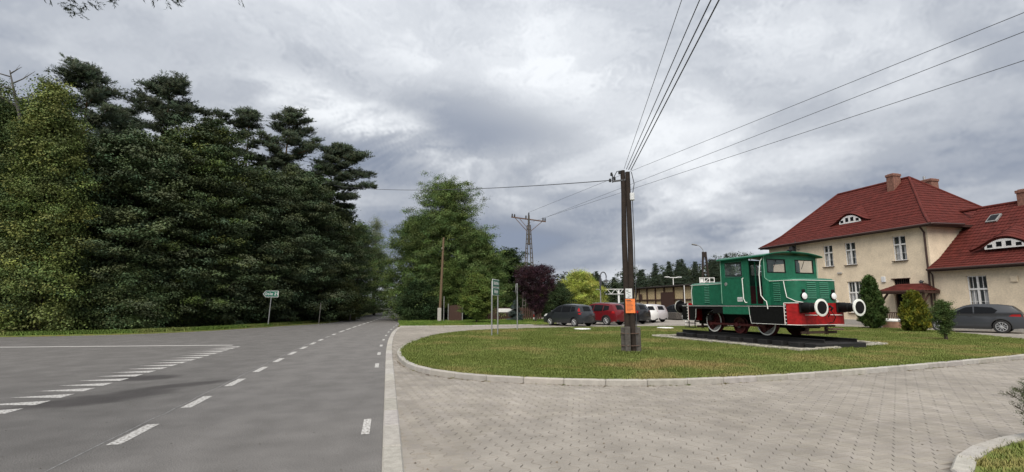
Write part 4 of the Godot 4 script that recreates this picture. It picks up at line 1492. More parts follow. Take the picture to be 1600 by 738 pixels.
	for br in [[14.2, -0.35, -1.6, 0.9], [14.6, -0.42, 1.2, 0.75], [13.2, -0.05, -1.5, 1.3], [15.0, -0.55, -1.1, 0.25], [13.6, -0.15, 1.5, 0.6], [15.2, -0.6, 0.7, 0.35]]:
		mb = MB.new()
		var a := Vector3(br[1], br[0], 0)
		mb.tube([a, a + Vector3(br[2] * 0.5, br[3] * 0.35, 0.2), a + Vector3(br[2], br[3], 0.3)], [0.045, 0.03, 0.01], 5, false)
		mb.tube([a + Vector3(br[2] * 0.5, br[3] * 0.35, 0.2), a + Vector3(br[2] * 0.6, br[3] * 0.35 + 0.5, 0.0)], [0.02, 0.006], 4, false)
		obj("branch", mb, M.bark_grey, sn)
	# everything behind that reads as one mass
	rng.seed = 350
	var xfs := []
	var cols := []
	for i in 13000:
		var x := rng.randf_range(-75, -4.5)
		var z := rng.randf_range(-100, -36.0)
		var lim := -40.0 - maxf(0.0, (x + 20.0)) * 0.85
		if z > lim:
			continue
		if x > -6.0 + road_shift(z) - 3.0:
			continue
		var y := pow(rng.randf(), 0.8) * (11.5 if z > -48.0 else 14.5)
		var b := Basis(Vector3.UP, rng.randf() * TAU) * Basis(Vector3.RIGHT, rng.randf_range(-0.4, 0.4))
		xfs.append(Transform3D(b.scaled(Vector3.ONE * rng.randf_range(0.9, 1.8)), Vector3(x, y + 0.3, z)))
		cols.append(tint(Color(0.044, 0.060, 0.032), 0.25))
	scatter("forest", clumps.big, M.leaf, xfs, cols, null, true)
	xfs = []
	cols = []
	var front := [Vector2(-60, -34.0), Vector2(-21.2, -34.8), Vector2(-15.6, -36.2), Vector2(-12.1, -39.6), Vector2(-9.5, -44.8), Vector2(-7.6, -52), Vector2(-5.9, -62), Vector2(-3.4, -90)]
	for i in 3400:
		var f := pow(rng.randf(), 0.8) * (front.size() - 1)
		var k := mini(int(f), front.size() - 2)
		var p: Vector2 = front[k].lerp(front[k + 1], f - k)
		var back := absf(rng.randfn()) * 1.3
		var q := Vector3(p.x - back * (0.8 if k > 2 else 0.1), absf(rng.randfn()) * 0.75 + 0.05, p.y - back)
		xfs.append(Transform3D(Basis(Vector3.UP, rng.randf() * TAU).scaled(Vector3.ONE * rng.randf_range(0.5, 1.1)), q))
		cols.append(tint(Color(0.046, 0.062, 0.030) if rng.randf() < 0.82 else Color(0.085, 0.11, 0.03), 0.3))
	scatter("undergrowth", clumps.maple, M.leaf, xfs, cols, null, true)
	# a tree beside the camera whose lowest twigs hang into the top of the picture
	var near := thing("overhanging_spruce", "spruce beside the viewer whose dark twig ends hang in at the top edge", "tree", Vector3(-9.0, 0, -1.6))
	mb = MB.new()
	mb.tube([Vector3.ZERO, Vector3(0.1, 6, 0), Vector3(0, 13, 0)], [0.26, 0.18, 0.03], 9)
	xfs = []
	cols = []
	rng.seed = 360
	var tips := [[-4.37, 5.56, -7.29], [-4.62, 5.52, -7.14], [-3.97, 5.82, -7.52], [-4.2, 5.56, -7.19], [-3.45, 6.26, -8.09], [-2.68, 6.53, -8.38], [-3.65, 6.08, -7.79], [-4.30, 5.60, -7.5]]
	for t in tips:
		var tip := Vector3(t[0] + 9.0, t[1], t[2] + 1.6)
		var from := Vector3(0.05, 6.6 + rng.randf() * 1.2, 0)
		var mid := from.lerp(tip, 0.6) + Vector3(0, 0.75, 0)
		mb.tube([from, mid, tip + Vector3(0, 0.06, 0)], [0.07, 0.04, 0.008], 5, false)
		for k in 70:
			var u := rng.randf_range(0.25, 1.0)
			var q: Vector3 = from.lerp(mid, u / 0.6) if u < 0.6 else mid.lerp(tip, (u - 0.6) / 0.4)
			q += Vector3(rng.randfn() * 0.2, -absf(rng.randfn()) * 0.05 + 0.12, rng.randfn() * 0.2)
			xfs.append(Transform3D((Basis(Vector3.UP, rng.randf() * TAU) * Basis(Vector3.RIGHT, rng.randf_range(1.6, 3.4))).scaled(Vector3.ONE * rng.randf_range(0.25, 0.42)), q))
			cols.append(tint(Color(0.03, 0.05, 0.025), 0.2))
	for k in 700:
		var hgt := rng.randf_range(7.5, 13.0)
		var an := rng.randf() * TAU
		var L := (13.4 - hgt) * 0.55 * rng.randf()
		xfs.append(Transform3D(Basis(Vector3.UP, an).scaled(Vector3.ONE * 0.9), Vector3(cos(an) * L, hgt - L * 0.2, sin(an) * L)))
		cols.append(tint(Color(0.03, 0.05, 0.025), 0.2))
	obj("trunk", mb, M.bark, near)
	scatter("crown", clumps.pine, M.needle, xfs, cols, near, true)

func make_right_side_trees() -> void:
	var gr := Color(0.086, 0.126, 0.044)
	leafy("robinia_tree", "big pyramidal robinia, the tallest tree right of the road", "tree", Vector3(5.6, 0, -51.0), 14.2, 5.0, {"seed": 401, "col": gr, "col2": Color(0.115, 0.165, 0.054), "leaf": "fine", "limbs": 96, "per": 22, "shape": "pyramid", "flat": 0.42, "base": 0.06})
	leafy("robinia_tree", "robinia on the road side of the tallest one, leaning over the asphalt", "tree", Vector3(2.9, 0, -53.0), 10.9, 3.4, {"seed": 402, "col": gr, "leaf": "fine", "limbs": 64, "per": 20, "shape": "round", "base": 0.05})
	leafy("robinia_tree", "lower robinia to the right of the tallest one", "tree", Vector3(8.9, 0, -51.2), 9.0, 2.9, {"seed": 403, "col": gr, "col2": Color(0.115, 0.165, 0.054), "leaf": "fine", "limbs": 64, "per": 20, "shape": "round", "base": 0.05})
	leafy("robinia_tree", "robinia filling in behind the tallest one", "tree", Vector3(8.0, 0, -58.0), 12.0, 4.0, {"seed": 404, "col": gr, "leaf": "fine", "limbs": 56, "per": 11, "shape": "round"})
	leafy("ash_tree", "darker tree right of the robinias, behind the lattice mast's foot", "tree", Vector3(14.6, 0, -60.5), 8.4, 3.0, {"seed": 405, "col": Color(0.030, 0.050, 0.018), "limbs": 50, "per": 11, "shape": "round"})
	leafy("ash_tree", "low dark tree in front of the ash, left of the purple plum", "tree", Vector3(11.6, 0, -58.0), 5.6, 2.2, {"seed": 406, "col": Color(0.040, 0.072, 0.020), "leaf": "vine", "limbs": 36, "per": 16, "shape": "round"})
	leafy("roadside_bush", "dark bush at the right kerb where the road enters the trees", "bush", Vector3(2.7, 0, -47.0), 3.6, 1.8, {"seed": 407, "col": Color(0.026, 0.044, 0.018), "leaf": "vine", "limbs": 34, "per": 11})
	leafy("roadside_bush", "dark bush farther down the right roadside", "bush", Vector3(3.4, 0, -61.0), 4.6, 2.0, {"seed": 408, "col": Color(0.026, 0.044, 0.018), "limbs": 34, "per": 16})
	leafy("roadside_bush", "dark bush under the tallest robinia behind the brown gate", "bush", Vector3(6.8, 0, -48.6), 2.8, 2.0, {"seed": 409, "col": Color(0.022, 0.038, 0.016), "limbs": 30, "per": 16})
	leafy("young_lime", "young yellowish green tree on the lawn beside the double road sign", "tree", Vector3(6.9, 0, -39.6), 3.9, 1.15, {"seed": 410, "col": Color(0.085, 0.120, 0.030), "leaf": "small", "limbs": 60, "per": 20, "shape": "round", "base": 0.24, "size": 1.1, "trunk": 0.06})
	leafy("young_lime", "slender young tree right behind the leaning wooden pole", "tree", Vector3(5.7, 0, -46.4), 5.6, 0.85, {"seed": 411, "col": Color(0.062, 0.094, 0.026), "leaf": "small", "limbs": 56, "per": 20, "shape": "round", "base": 0.30, "size": 1.1, "trunk": 0.05})
	leafy("purple_plum", "dark purple-leaved plum tree on the lawn left of the parked cars", "tree", Vector3(12.4, 0, -41.4), 4.6, 1.70, {"seed": 412, "col": Color(0.034, 0.018, 0.025), "col2": Color(0.046, 0.022, 0.030), "leaf": "small", "limbs": 130, "per": 9, "shape": "vase", "base": 0.26, "size": 0.85, "trunk": 0.075, "stems": 2, "droop": -0.5, "spread": 0.30, "flat": 0.8})
	conifer("blue_spruce", "small blue spruce on the lawn behind the round sign's back", Vector3(11.4, 0, -44.8), 2.1, 0.85, Color(0.085, 0.115, 0.115), 413, "", 10, "pine", 0.5)
	leafy("lawn_bush", "dark small-leaved tree behind the grey hatchback's bonnet", "tree", Vector3(17.2, 0, -49.2), 3.7, 1.35, {"seed": 414, "col": Color(0.030, 0.046, 0.020), "leaf": "small", "limbs": 44, "per": 11, "shape": "round", "base": 0.2, "size": 1.3})
	leafy("golden_catalpa", "bright lime-yellow tree behind the parked hatchback", "tree", Vector3(20.7, 0, -52.3), 5.2, 2.45, {"seed": 415, "col": Color(0.26, 0.30, 0.060), "col2": Color(0.36, 0.38, 0.11), "leaf": "vine", "limbs": 64, "per": 11, "shape": "round", "base": 0.26, "size": 0.8})
	for b in [[14.2, -57.0, 2.4, "dark green shrub between the plum tree and the fence"], [17.6, -60.5, 3.2, "dark shrub left of the lime-yellow tree"], [24.0, -62.0, 3.0, "dark shrub right of the lime-yellow tree, under the gantry"], [22.0, -66.5, 3.8, "tall dark shrub behind the lime-yellow tree"], [28.5, -66.0, 3.4, "dark shrub at the far end of the goods shed"]]:
		leafy("shrub", b[3], "bush", Vector3(b[0], 0, b[1]), b[2], b[2] * 0.8, {"seed": int(500 + b[0] * 10), "col": Color(0.030, 0.046, 0.018), "leaf": "vine", "limbs": 30, "per": 14})
	# evergreens on the station lawn
	leafy("thuja", "tall dark green conical thuja in front of the station facade", "bush", Vector3(29.1, 0.1, -24.95), 3.05, 0.58, {"seed": 421, "col": Color(0.050, 0.082, 0.026), "leaf": "spray", "limbs": 150, "per": 22, "shape": "cone", "base": 0.04, "size": 0.85, "spread": 0.6, "flat": 0.8, "droop": -0.25})
	leafy("golden_thuja", "rounded golden green thuja in front of the porch", "bush", Vector3(28.3, 0.1, -21.75), 2.0, 0.54, {"seed": 422, "col": Color(0.085, 0.105, 0.020), "col2": Color(0.21, 0.20, 0.030), "mix": 0.3, "leaf": "spray", "limbs": 120, "per": 26, "shape": "cone", "base": 0.05, "size": 0.9, "spread": 0.6, "flat": 0.8, "droop": -0.25})
	leafy("sapling", "small leafy sapling on the lawn in front of the grey coupe car", "sapling", Vector3(22.9, 0.1, -16.4), 1.62, 0.34, {"seed": 423, "col": Color(0.055, 0.085, 0.028), "leaf": "small", "limbs": 44, "per": 7, "shape": "vase", "base": 0.22, "size": 0.5, "trunk": 0.03, "stems": 3, "droop": -0.3})
	leafy("border_shrub", "small twiggy shrub on the kerbed bed at the lower right corner", "shrub", Vector3(7.16, 0.07, -4.22), 0.62, 0.24, {"seed": 424, "col": Color(0.055, 0.070, 0.032), "leaf": "small", "limbs": 40, "per": 6, "shape": "vase", "base": 0.12, "size": 0.15, "trunk": 0.012, "stems": 4, "droop": -0.5})
	# conifers beyond the railway
	rng.seed = 430
	var spots := []
	for i in 60:
		var f := i / 59.0
		spots.append([lerpf(33.0, 90.0, f) + rng.randf_range(-1, 1), lerpf(-122.0, -100.0, f) + rng.randf_range(-8, 8), lerpf(6.0, 13.0, pow(f, 0.8)) * rng.randf_range(0.66, 1.22), rng.randi()])
	for i in spots.size():
		var s: Array = spots[i]
		conifer("spruce_tree", "dark spruce in the line of conifers beyond the railway", Vector3(s[0], 0, s[1]), s[2], s[2] * 0.18 + 1.0, Color(0.046, 0.064, 0.042), s[3] % 100000, "conifers beyond the railway", 6, "pine", 1.9)
	var xfs := []
	var cols := []
	for i in 4200:
		var f := rng.randf()
		var x := lerpf(24.0, 130.0, f)
		var top := lerpf(4.5, 11.0, clampf((x - 34.0) / 50.0, 0.0, 1.0)) * (1.0 + 0.35 * sin(x * 0.9) * sin(x * 0.37 + 1.0))
		xfs.append(Transform3D(Basis(Vector3.UP, rng.randf() * TAU).scaled(Vector3.ONE * rng.randf_range(0.6, 1.3)), Vector3(x, rng.randf() * top + 0.3, lerpf(-130.0, -90.0, f) + rng.randf_range(-10, 3))))
		cols.append(tint(Color(0.046, 0.064, 0.036), 0.25))
	scatter("distant_wood", clumps.big, M.leaf, xfs, cols, null, true)
	xfs = []
	cols = []
	for i in 1500:
		var z := rng.randf_range(-128, -62)
		xfs.append(Transform3D(Basis(Vector3.UP, rng.randf() * TAU).scaled(Vector3.ONE * rng.randf_range(0.9, 1.6)), Vector3(road_shift(z) + 5.6 + absf(rng.randfn()) * 4.0, rng.randf() * 8.0, z)))
		cols.append(tint(Color(0.034, 0.054, 0.020), 0.25))
	scatter("roadside_wood", clumps.big, M.leaf, xfs, cols, null, true)

# ---------------------------------------------------------------- the locomotive on its plinth
func round_plan(hw: float, z0: float, z1: float, r: float, both := false) -> PackedVector2Array:
	var p := PackedVector2Array()
	for s in [[hw - r, z1 - r, 0.0], [-(hw - r), z1 - r, 90.0]]:
		for k in 9:
			var a := deg_to_rad(s[2] + 90.0 * k / 8.0)
			p.append(Vector2(s[0] + r * cos(a), s[1] + r * sin(a)))
	if both:
		for s in [[-(hw - r), z0 + r, 180.0], [hw - r, z0 + r, 270.0]]:
			for k in 9:
				var a := deg_to_rad(s[2] + 90.0 * k / 8.0)
				p.append(Vector2(s[0] + r * cos(a), s[1] + r * sin(a)))
	else:
		p.append(Vector2(-hw, z0))
		p.append(Vector2(hw, z0))
	return p

# walls that follow a plan outline through several [height, inset] levels, closed on top
func stack(mb: MB, o: PackedVector2Array, levels: Array, tip := Vector2.ZERO) -> void:
	var m := o.size()
	var cw := -1.0 if Geometry2D.is_polygon_clockwise(o) else 1.0
	var nrm := []
	for i in m:
		var e0 := (o[i] - o[(i + m - 1) % m]).normalized()
		var e1 := (o[(i + 1) % m] - o[i]).normalized()
		var n0 := Vector2(e0.y, -e0.x) * cw
		var n1 := Vector2(e1.y, -e1.x) * cw
		nrm.append((n0 + n1).normalized() / maxf(0.5, (n0 + n1).length() / 2))
	for l in range(levels.size() - 1):
		for i in m:
			var j := (i + 1) % m
			var q := []
			for c in [[i, l], [j, l], [j, l + 1], [i, l + 1]]:
				var pp: Vector2 = o[c[0]] - nrm[c[0]] * levels[c[1]][1]
				q.append(Vector3(pp.x, levels[c[1]][0], pp.y))
			var e: Vector2 = (o[j] - o[i])
			var flat := Vector2(e.y, -e.x).normalized() * cw
			var dy: float = levels[l + 1][0] - levels[l][0]
			var di: float = levels[l + 1][1] - levels[l][1]
			var ni: Vector2 = nrm[i].normalized() if nrm[i].normalized().dot(flat) > 0.85 else flat
			var nj: Vector2 = nrm[j].normalized() if nrm[j].normalized().dot(flat) > 0.85 else flat
			var N0 := (Vector3(ni.x, 0, ni.y) * dy + Vector3.UP * di).normalized()
			var N1 := (Vector3(nj.x, 0, nj.y) * dy + Vector3.UP * di).normalized()
			mb.tris(q[0], q[1], q[2], N0, N1, N1)
			mb.tris(q[0], q[2], q[3], N0, N1, N0)
	var top := PackedVector2Array()
	for i in m:
		top.append(o[i] - nrm[i] * levels[-1][1])
	sheet(top, levels[-1][0], mb)

func side_frame(s: float) -> MB:
	var mb := MB.new()
	var o := PackedVector2Array([Vector2(-2.85, 0.45), Vector2(-2.02, 0.45), Vector2(-1.95, 0.62), Vector2(-1.92, 0.98), Vector2(-0.9, 0.98), Vector2(-0.86, 0.80), Vector2(-0.3, 0.80), Vector2(1.12, 0.80), Vector2(1.2, 0.45), Vector2(2.80, 0.45), Vector2(2.80, 1.09), Vector2(-2.85, 1.09)])
	mb.prism(o, 0.0, 0.05, Transform3D(Basis(Vector3(0, 0, 1), Vector3.UP, Vector3(-1, 0, 0)), Vector3(s * 1.27 + (0.025), 0, 0)))
	return mb

func loco_wheel(root: Node3D, s: float, z: float, r: float, spokes: bool, phase: float) -> void:
	var xf := Transform3D(Basis(Vector3(0, 0, 1), Vector3(s, 0, 0), Vector3(0, s, 0)), Vector3(s * 0.70, r, z))
	var mb := MB.new()
	mb.lathe([Vector2(r + 0.03, -0.06), Vector2(r + 0.03, -0.03), Vector2(r, -0.02), Vector2(r - 0.005, 0.09), Vector2(r - 0.055, 0.095), Vector2(r - 0.06, 0.03), Vector2(0.13, 0.015), Vector2(0.12, 0.09), Vector2(0.0, 0.10)], xf, 32)
	mb.lathe([Vector2(0.0, -0.06), Vector2(r + 0.03, -0.06)], xf, 32)
	var w := obj("wheel", mb, M.loco_wheel, root)
	if not spokes:
		mb = MB.new()
		mb.lathe([Vector2(0.10, 0.09), Vector2(0.10, 0.125), Vector2(0.0, 0.13)], xf, 16)
		obj("hub_cap", mb, M.dull_steel, w)
	if spokes:
		mb = MB.new()
		mb.lathe([Vector2(r - 0.002, 0.088), Vector2(r - 0.006, 0.102), Vector2(r - 0.05, 0.102), Vector2(r - 0.052, 0.09)], xf, 32)
		obj("white_rim", mb, M.loco_white, w)
		mb = MB.new()
		for k in 10:
			var a := TAU * k / 10.0
			var d := xf.basis * Vector3(cos(a), 0, sin(a))
			mb.bar(xf * Vector3(cos(a) * 0.12, 0.05, sin(a) * 0.12), xf * Vector3(cos(a) * (r - 0.055), 0.05, sin(a) * (r - 0.055)), 0.05, 0.04, 0.01)
		obj("spokes", mb, M.loco_wheel, w)
		# balance weight: a segment of grey plate
		var seg := PackedVector2Array()
		for k in 13:
			var a := phase + deg_to_rad(-48.0 + 96.0 * k / 12.0)
			seg.append(Vector2(cos(a), sin(a)) * (r - 0.062))
		mb = MB.new()
		mb.prism(seg, 0.04, 0.085, Transform3D(Basis(Vector3(0, 0, 1), Vector3.UP, Vector3(-1, 0, 0)) if s < 0 else Basis(Vector3(0, 0, -1), Vector3.UP, Vector3(1, 0, 0)), Vector3(s * 0.70, r, z)))
		obj("balance_weight", mb, M.dull_steel, w)
		mb = MB.new()
		var pin := Vector3(0, -sin(phase), -cos(phase)) * 0.2
		mb.lathe([Vector2(0.05, 0.08), Vector2(0.05, 0.2), Vector2(0.0, 0.2)], Transform3D(xf.basis, xf.origin + pin), 10)
		obj("crank_pin", mb, M.steel, w)

func buffer(root: Node3D, x: float, z: float, d: float) -> void:
	var xf := Transform3D(Basis(Vector3.RIGHT, Vector3(0, 0, d), Vector3(0, -d, 0)), Vector3(x, 1.06, z))
	var mb := MB.new()
	mb.box(Vector3(x, 1.06, z + d * 0.03), Vector3(0.44, 0.36, 0.06), 0.02)
	mb.lathe([Vector2(0.17, 0.0), Vector2(0.165, 0.36), Vector2(0.13, 0.38), Vector2(0.125, 0.64), Vector2(0.15, 0.69)], xf, 18)
	var b := obj("buffer", mb, M.loco_black, root)
	mb = MB.new()
	mb.lathe([Vector2(0.0, 0.66), Vector2(0.27, 0.66), Vector2(0.29, 0.68), Vector2(0.29, 0.71), Vector2(0.215, 0.722), Vector2(0.1, 0.73), Vector2(0.0, 0.732)], xf, 32)
	obj("buffer_head", mb, M.loco_black, b)
	mb = MB.new()
	mb.lathe([Vector2(0.293, 0.68), Vector2(0.293, 0.713), Vector2(0.222, 0.727), Vector2(0.218, 0.722)], xf, 32)
	obj("white_ring", mb, M.loco_white, b)

func slats(root: Node3D, at: Vector3, u: Vector3, w: float, h: float, out: Vector3, n: int) -> void:
	var mb := MB.new()
	n = int(n * 0.7)
	for k in n:
		var c := at + Vector3.UP * (h * (k + 0.5) / n)
		var up := (Vector3.UP * 0.8 - out * 0.6).normalized()
		mb.box(c + out * 0.014, Vector3(w, h / n * 0.55, 0.014), 0.003, Basis(u, up, u.cross(up)))
	obj("louvre", mb, M.loco_mid, root)

func make_locomotive() -> void:
	var gy := 0.105
	# bed of gravel with a border of pale setts
	var mb := MB.new()
	sheet(pad, gy + 0.03, mb)
	struct("gravel_bed", mb, M.gravel)
	var border := Node3D.new()
	border.name = "stone_border"
	border.set_meta("kind", "structure")
	add_child(border)
	rng.seed = 61
	for k in 4:
		var a := pad[k]
		var b := pad[(k + 1) % 4]
		var n := int(a.distance_to(b) / 0.19)
		for i in n:
			var p := a.lerp(b, (i + 0.5) / n)
			var st := MB.new()
			var g := rng.randf_range(0.72, 1.1)
			st.col = Color(g, g * 0.985, g * 0.95)
			st.box(Vector3(p.x, gy + 0.02 + rng.randf_range(-0.012, 0.012), p.y), Vector3(0.17, 0.16, 0.165 + rng.randf_range(-0.01, 0.01)), 0.025, Basis(Vector3.UP, -(b - a).angle() + rng.randf_range(-0.06, 0.06)))
			obj("sett", st, M.stone, border)
	var turn := 0.087
	var base := Vector3(14.66, 0.435, -17.81)
	var frame := Transform3D(Basis(Vector3.UP, turn), base)
	# track: tarred sleepers with two short rails
	var ends := ["rear end under the cab end buffers", "front end under the red buffer beam"]
	for k in 11:
		mb = MB.new()
		mb.box(Vector3(0, -0.23, 0), Vector3(2.3, 0.19, 0.46), 0.02)
		var sl := obj("sleeper", mb, M.tar)
		sl.transform = Transform3D(frame.basis, frame * Vector3(rng.randf_range(-0.04, 0.04), rng.randf_range(-0.01, 0.01), -3.35 + 0.69 * k))
		tag(sl, "%s black sleeper counted from the locomotive's rear end" % ["first", "second", "third", "fourth", "fifth", "sixth", "seventh", "eighth", "ninth", "tenth", "eleventh and last"][k], "sleeper", "sleepers under the locomotive")
	for s in [-1.0, 1.0]:
		mb = MB.new()
		var o := PackedVector2Array([Vector2(-0.065, -0.145), Vector2(0.065, -0.145), Vector2(0.065, -0.13), Vector2(0.012, -0.115), Vector2(0.012, -0.04), Vector2(0.036, -0.03), Vector2(0.036, -0.003), Vector2(0.028, 0.0), Vector2(-0.028, 0.0), Vector2(-0.036, -0.003), Vector2(-0.036, -0.03), Vector2(-0.012, -0.04), Vector2(-0.012, -0.115), Vector2(-0.065, -0.13)])
		mb.prism(o, -3.6, 3.75, Transform3D(Basis(), Vector3(s * 0.75, 0, 0)))
		# packing timber along the rail
		mb.box(Vector3(s * 0.75, -0.19, 0.0), Vector3(0.34, 0.085, 7.2), 0.01)
		var rl := obj("rail", mb, M.tar)
		rl.transform = frame
		tag(rl, "short black rail under the locomotive wheels on the side of the %s" % ("road" if s < 0 else "station"), "rail", "rails under the locomotive")
	var L := thing("locomotive", "green shunting diesel locomotive with red buffer beams, set on a short track on the lawn", "locomotive", base, turn)
	for s in [-1.0, 1.0]:
		obj("side_frame", side_frame(s), M.loco_black, L)
		# white lining along the edges of the frame
		var ln := MB.new()
		var x: float = s * 1.303
		for p in [[[-2.85, 0.46], [-2.02, 0.46], [-1.95, 0.62], [-1.92, 0.97]], [[1.12, 1.08], [1.14, 0.80], [1.2, 0.46], [2.78, 0.46]], [[-2.85, 1.10], [2.8, 1.10]]]:
			var pts := []
			for q in p:
				pts.append(Vector3(x, q[1], q[0]))
			ln.tube(pts, [0.008], 5)
		obj("white_lining", ln, M.loco_white, L)
		loco_wheel(L, s, 1.40, 0.46, true, deg_to_rad(-60.0))
		loco_wheel(L, s, -1.42, 0.46, true, deg_to_rad(-60.0))
		loco_wheel(L, s, 0.03, 0.33, false, 0.0)
		mb = MB.new()
		mb.box(Vector3(s * 0.90, 0.36, 0.0), Vector3(0.05, 0.09, 2.86), 0.01)
		for z in [-1.42, 0.03, 1.4]:
			mb.lathe([Vector2(0.09, -0.05), Vector2(0.09, 0.05), Vector2(0.0, 0.06)], Transform3D(Basis(Vector3(0, 0, 1), Vector3(s, 0, 0), Vector3(0, s, 0)), Vector3(s * 0.9, 0.36, z)), 12)
		obj("coupling_rod", mb, M.loco_wheel, L)
		mb = MB.new()
		mb.box(Vector3(s * 1.22, 0.93, 0.44), Vector3(0.16, 0.32, 1.46), 0.02)
		obj("step_box", mb, M.loco_green, L)
		# steps at the rear and a foothold under the cab
		mb = MB.new()
		mb.box(Vector3(s * 1.2, 0.34, -2.45), Vector3(0.2, 0.03, 0.55), 0.005)
		mb.box(Vector3(s * 1.2, 0.16, -2.45), Vector3(0.2, 0.03, 0.55), 0.005)
		mb.box(Vector3(s * 1.12, 0.42, -2.65), Vector3(0.03, 0.55, 0.04), 0.005)
		mb.box(Vector3(s * 1.12, 0.42, -2.25), Vector3(0.03, 0.55, 0.04), 0.005)
		obj("step", mb, M.loco_black, L)
		mb = MB.new()
		for z in [-1.42, 1.4]:
			for k in 5:
				mb.box(Vector3(s * 0.98, 0.78 + 0.022 * k, z), Vector3(0.08, 0.018, 0.8 - 0.12 * k), 0.003)
			mb.box(Vector3(s * 0.97, 0.60, z), Vector3(0.16, 0.26, 0.24), 0.02)
		obj("leaf_spring", mb, M.loco_black, L)
	mb = MB.new()
	mb.box(Vector3(0, 0.68, -0.05), Vector3(1.16, 0.76, 5.2), 0.02)
	obj("inner_frame", mb, M.loco_black, L)
	mb = MB.new()
	mb.box(Vector3(0, 1.115, -0.02), Vector3(2.6, 0.045, 5.66), 0.008)
	obj("running_board", mb, M.loco_black, L)
	for d in [1.0, -1.0]:
		var zb := 3.15 if d > 0 else -2.85
		var plan := PackedVector2Array([Vector2(-1.3, zb - d * 0.40), Vector2(-1.08, zb - d * 0.05), Vector2(-0.98, zb), Vector2(0.98, zb), Vector2(1.08, zb - d * 0.05), Vector2(1.3, zb - d * 0.40), Vector2(1.3, zb - d * 0.44), Vector2(-1.3, zb - d * 0.44)])
		mb = MB.new()
		mb.prism(plan, 0.45, 1.215, Transform3D(Basis(Vector3.RIGHT, Vector3(0, 0, 1), Vector3.UP), Vector3.ZERO))
		var beam := obj("buffer_beam", mb, M.loco_red, L)
		mb = MB.new()
		mb.tube([Vector3(-1.305, 0.46, zb - d * 0.40), Vector3(-1.08, 0.455, zb - d * 0.03), Vector3(-0.98, 0.455, zb + d * 0.006), Vector3(0.98, 0.455, zb + d * 0.006), Vector3(1.08, 0.455, zb - d * 0.03), Vector3(1.305, 0.46, zb - d * 0.40)], [0.012], 5)
		mb.tube([Vector3(-1.306, 0.46, zb - d * 0.41), Vector3(-1.306, 1.21, zb - d * 0.41)], [0.014], 5)
		mb.tube([Vector3(-1.306, 1.215, zb - d * 0.41), Vector3(-1.08, 1.218, zb - d * 0.05), Vector3(-0.98, 1.218, zb)], [0.012], 5)
		obj("white_lining", mb, M.loco_white, beam)
		mb = MB.new()
		for k in 6:
			mb.box(Vector3(-1.307, 0.52 + 0.125 * k, zb - d * 0.36), Vector3(0.02, 0.03, 0.05), 0.005)
		obj("rivets", mb, M.loco_white, beam)
		for x in [-0.56, 0.62]:
			mb = MB.new()
			mb.tube([Vector3(x - 0.25, 0.80, zb), Vector3(x - 0.24, 0.80, zb + d * 0.06), Vector3(x + 0.24, 0.79, zb + d * 0.06), Vector3(x + 0.25, 0.79, zb)], [0.014], 6)
			obj("handrail", mb, M.loco_white, beam)
		for x in [-0.875, 0.875]:
			buffer(L, x, zb, d)
		mb = MB.new()
		mb.box(Vector3(0, 1.03, zb + d * 0.1), Vector3(0.09, 0.13, 0.2), 0.02)
		mb.tube([Vector3(0, 1.05, zb + d * 0.18), Vector3(0, 1.10, zb + d * 0.32), Vector3(0, 1.04, zb + d * 0.40), Vector3(0, 0.97, zb + d * 0.34)], [0.045, 0.04, 0.04, 0.03], 8)
		mb.tube([Vector3(0, 1.0, zb + d * 0.2), Vector3(0.02, 0.8, zb + d * 0.24), Vector3(0, 0.72, zb + d * 0.2)], [0.016], 6)
		obj("coupling_hook", mb, M.loco_black, L)
		mb = MB.new()
		mb.tube([Vector3(0.2, 0.98, zb), Vector3(0.22, 0.95, zb + d * 0.16), Vector3(0.36, 0.72, zb + d * 0.2), Vector3(0.30, 0.55, zb + d * 0.14), Vector3(0.16, 0.52, zb + d * 0.08)], [0.015], 7)
		obj("brake_hose", mb, M.loco_black, L)
		mb = MB.new()
		mb.box(Vector3(0.0, 0.40, zb - d * 0.2), Vector3(1.5, 0.06, 0.12), 0.01)
		mb.box(Vector3(-0.45, 0.26, zb - d * 0.28), Vector3(0.08, 0.3, 0.1), 0.01)
		mb.box(Vector3(0.45, 0.26, zb - d * 0.28), Vector3(0.08, 0.3, 0.1), 0.01)
		mb.box(Vector3(0.1, 0.18, zb - d * 0.28), Vector3(1.7, 0.09, 0.06), 0.01)
		mb.box(Vector3(0.55, 0.30, zb - d * 0.02), Vector3(0.5, 0.05, 0.3), 0.01)
		obj("rail_guard", mb, M.rust, L)
	# hoods
	var lv := [[1.14, 0.0], [1.98, 0.0], [2.045, 0.022], [2.085, 0.075], [2.12, 0.35]]
	mb = MB.new()
	stack(mb, round_plan(1.08, 1.95, 3.03, 0.36), lv)
	var front := obj("front_hood", mb, M.loco_green, L)
	mb = MB.new()
	stack(mb, round_plan(1.08, 0.0, 2.42, 0.30), lv)
	for i in mb.v.size():
		mb.v[i] = Vector3(mb.v[i].x, mb.v[i].y, -0.25 - mb.v[i].z)
		mb.n[i] = Vector3(mb.n[i].x, mb.n[i].y, -mb.n[i].z)
	for i in range(0, mb.v.size(), 3):
		var t := mb.v[i + 1]
		mb.v[i + 1] = mb.v[i + 2]
		mb.v[i + 2] = t
		t = mb.n[i + 1]
		mb.n[i + 1] = mb.n[i + 2]
		mb.n[i + 2] = t
	var rear := obj("rear_hood", mb, M.loco_green, L)
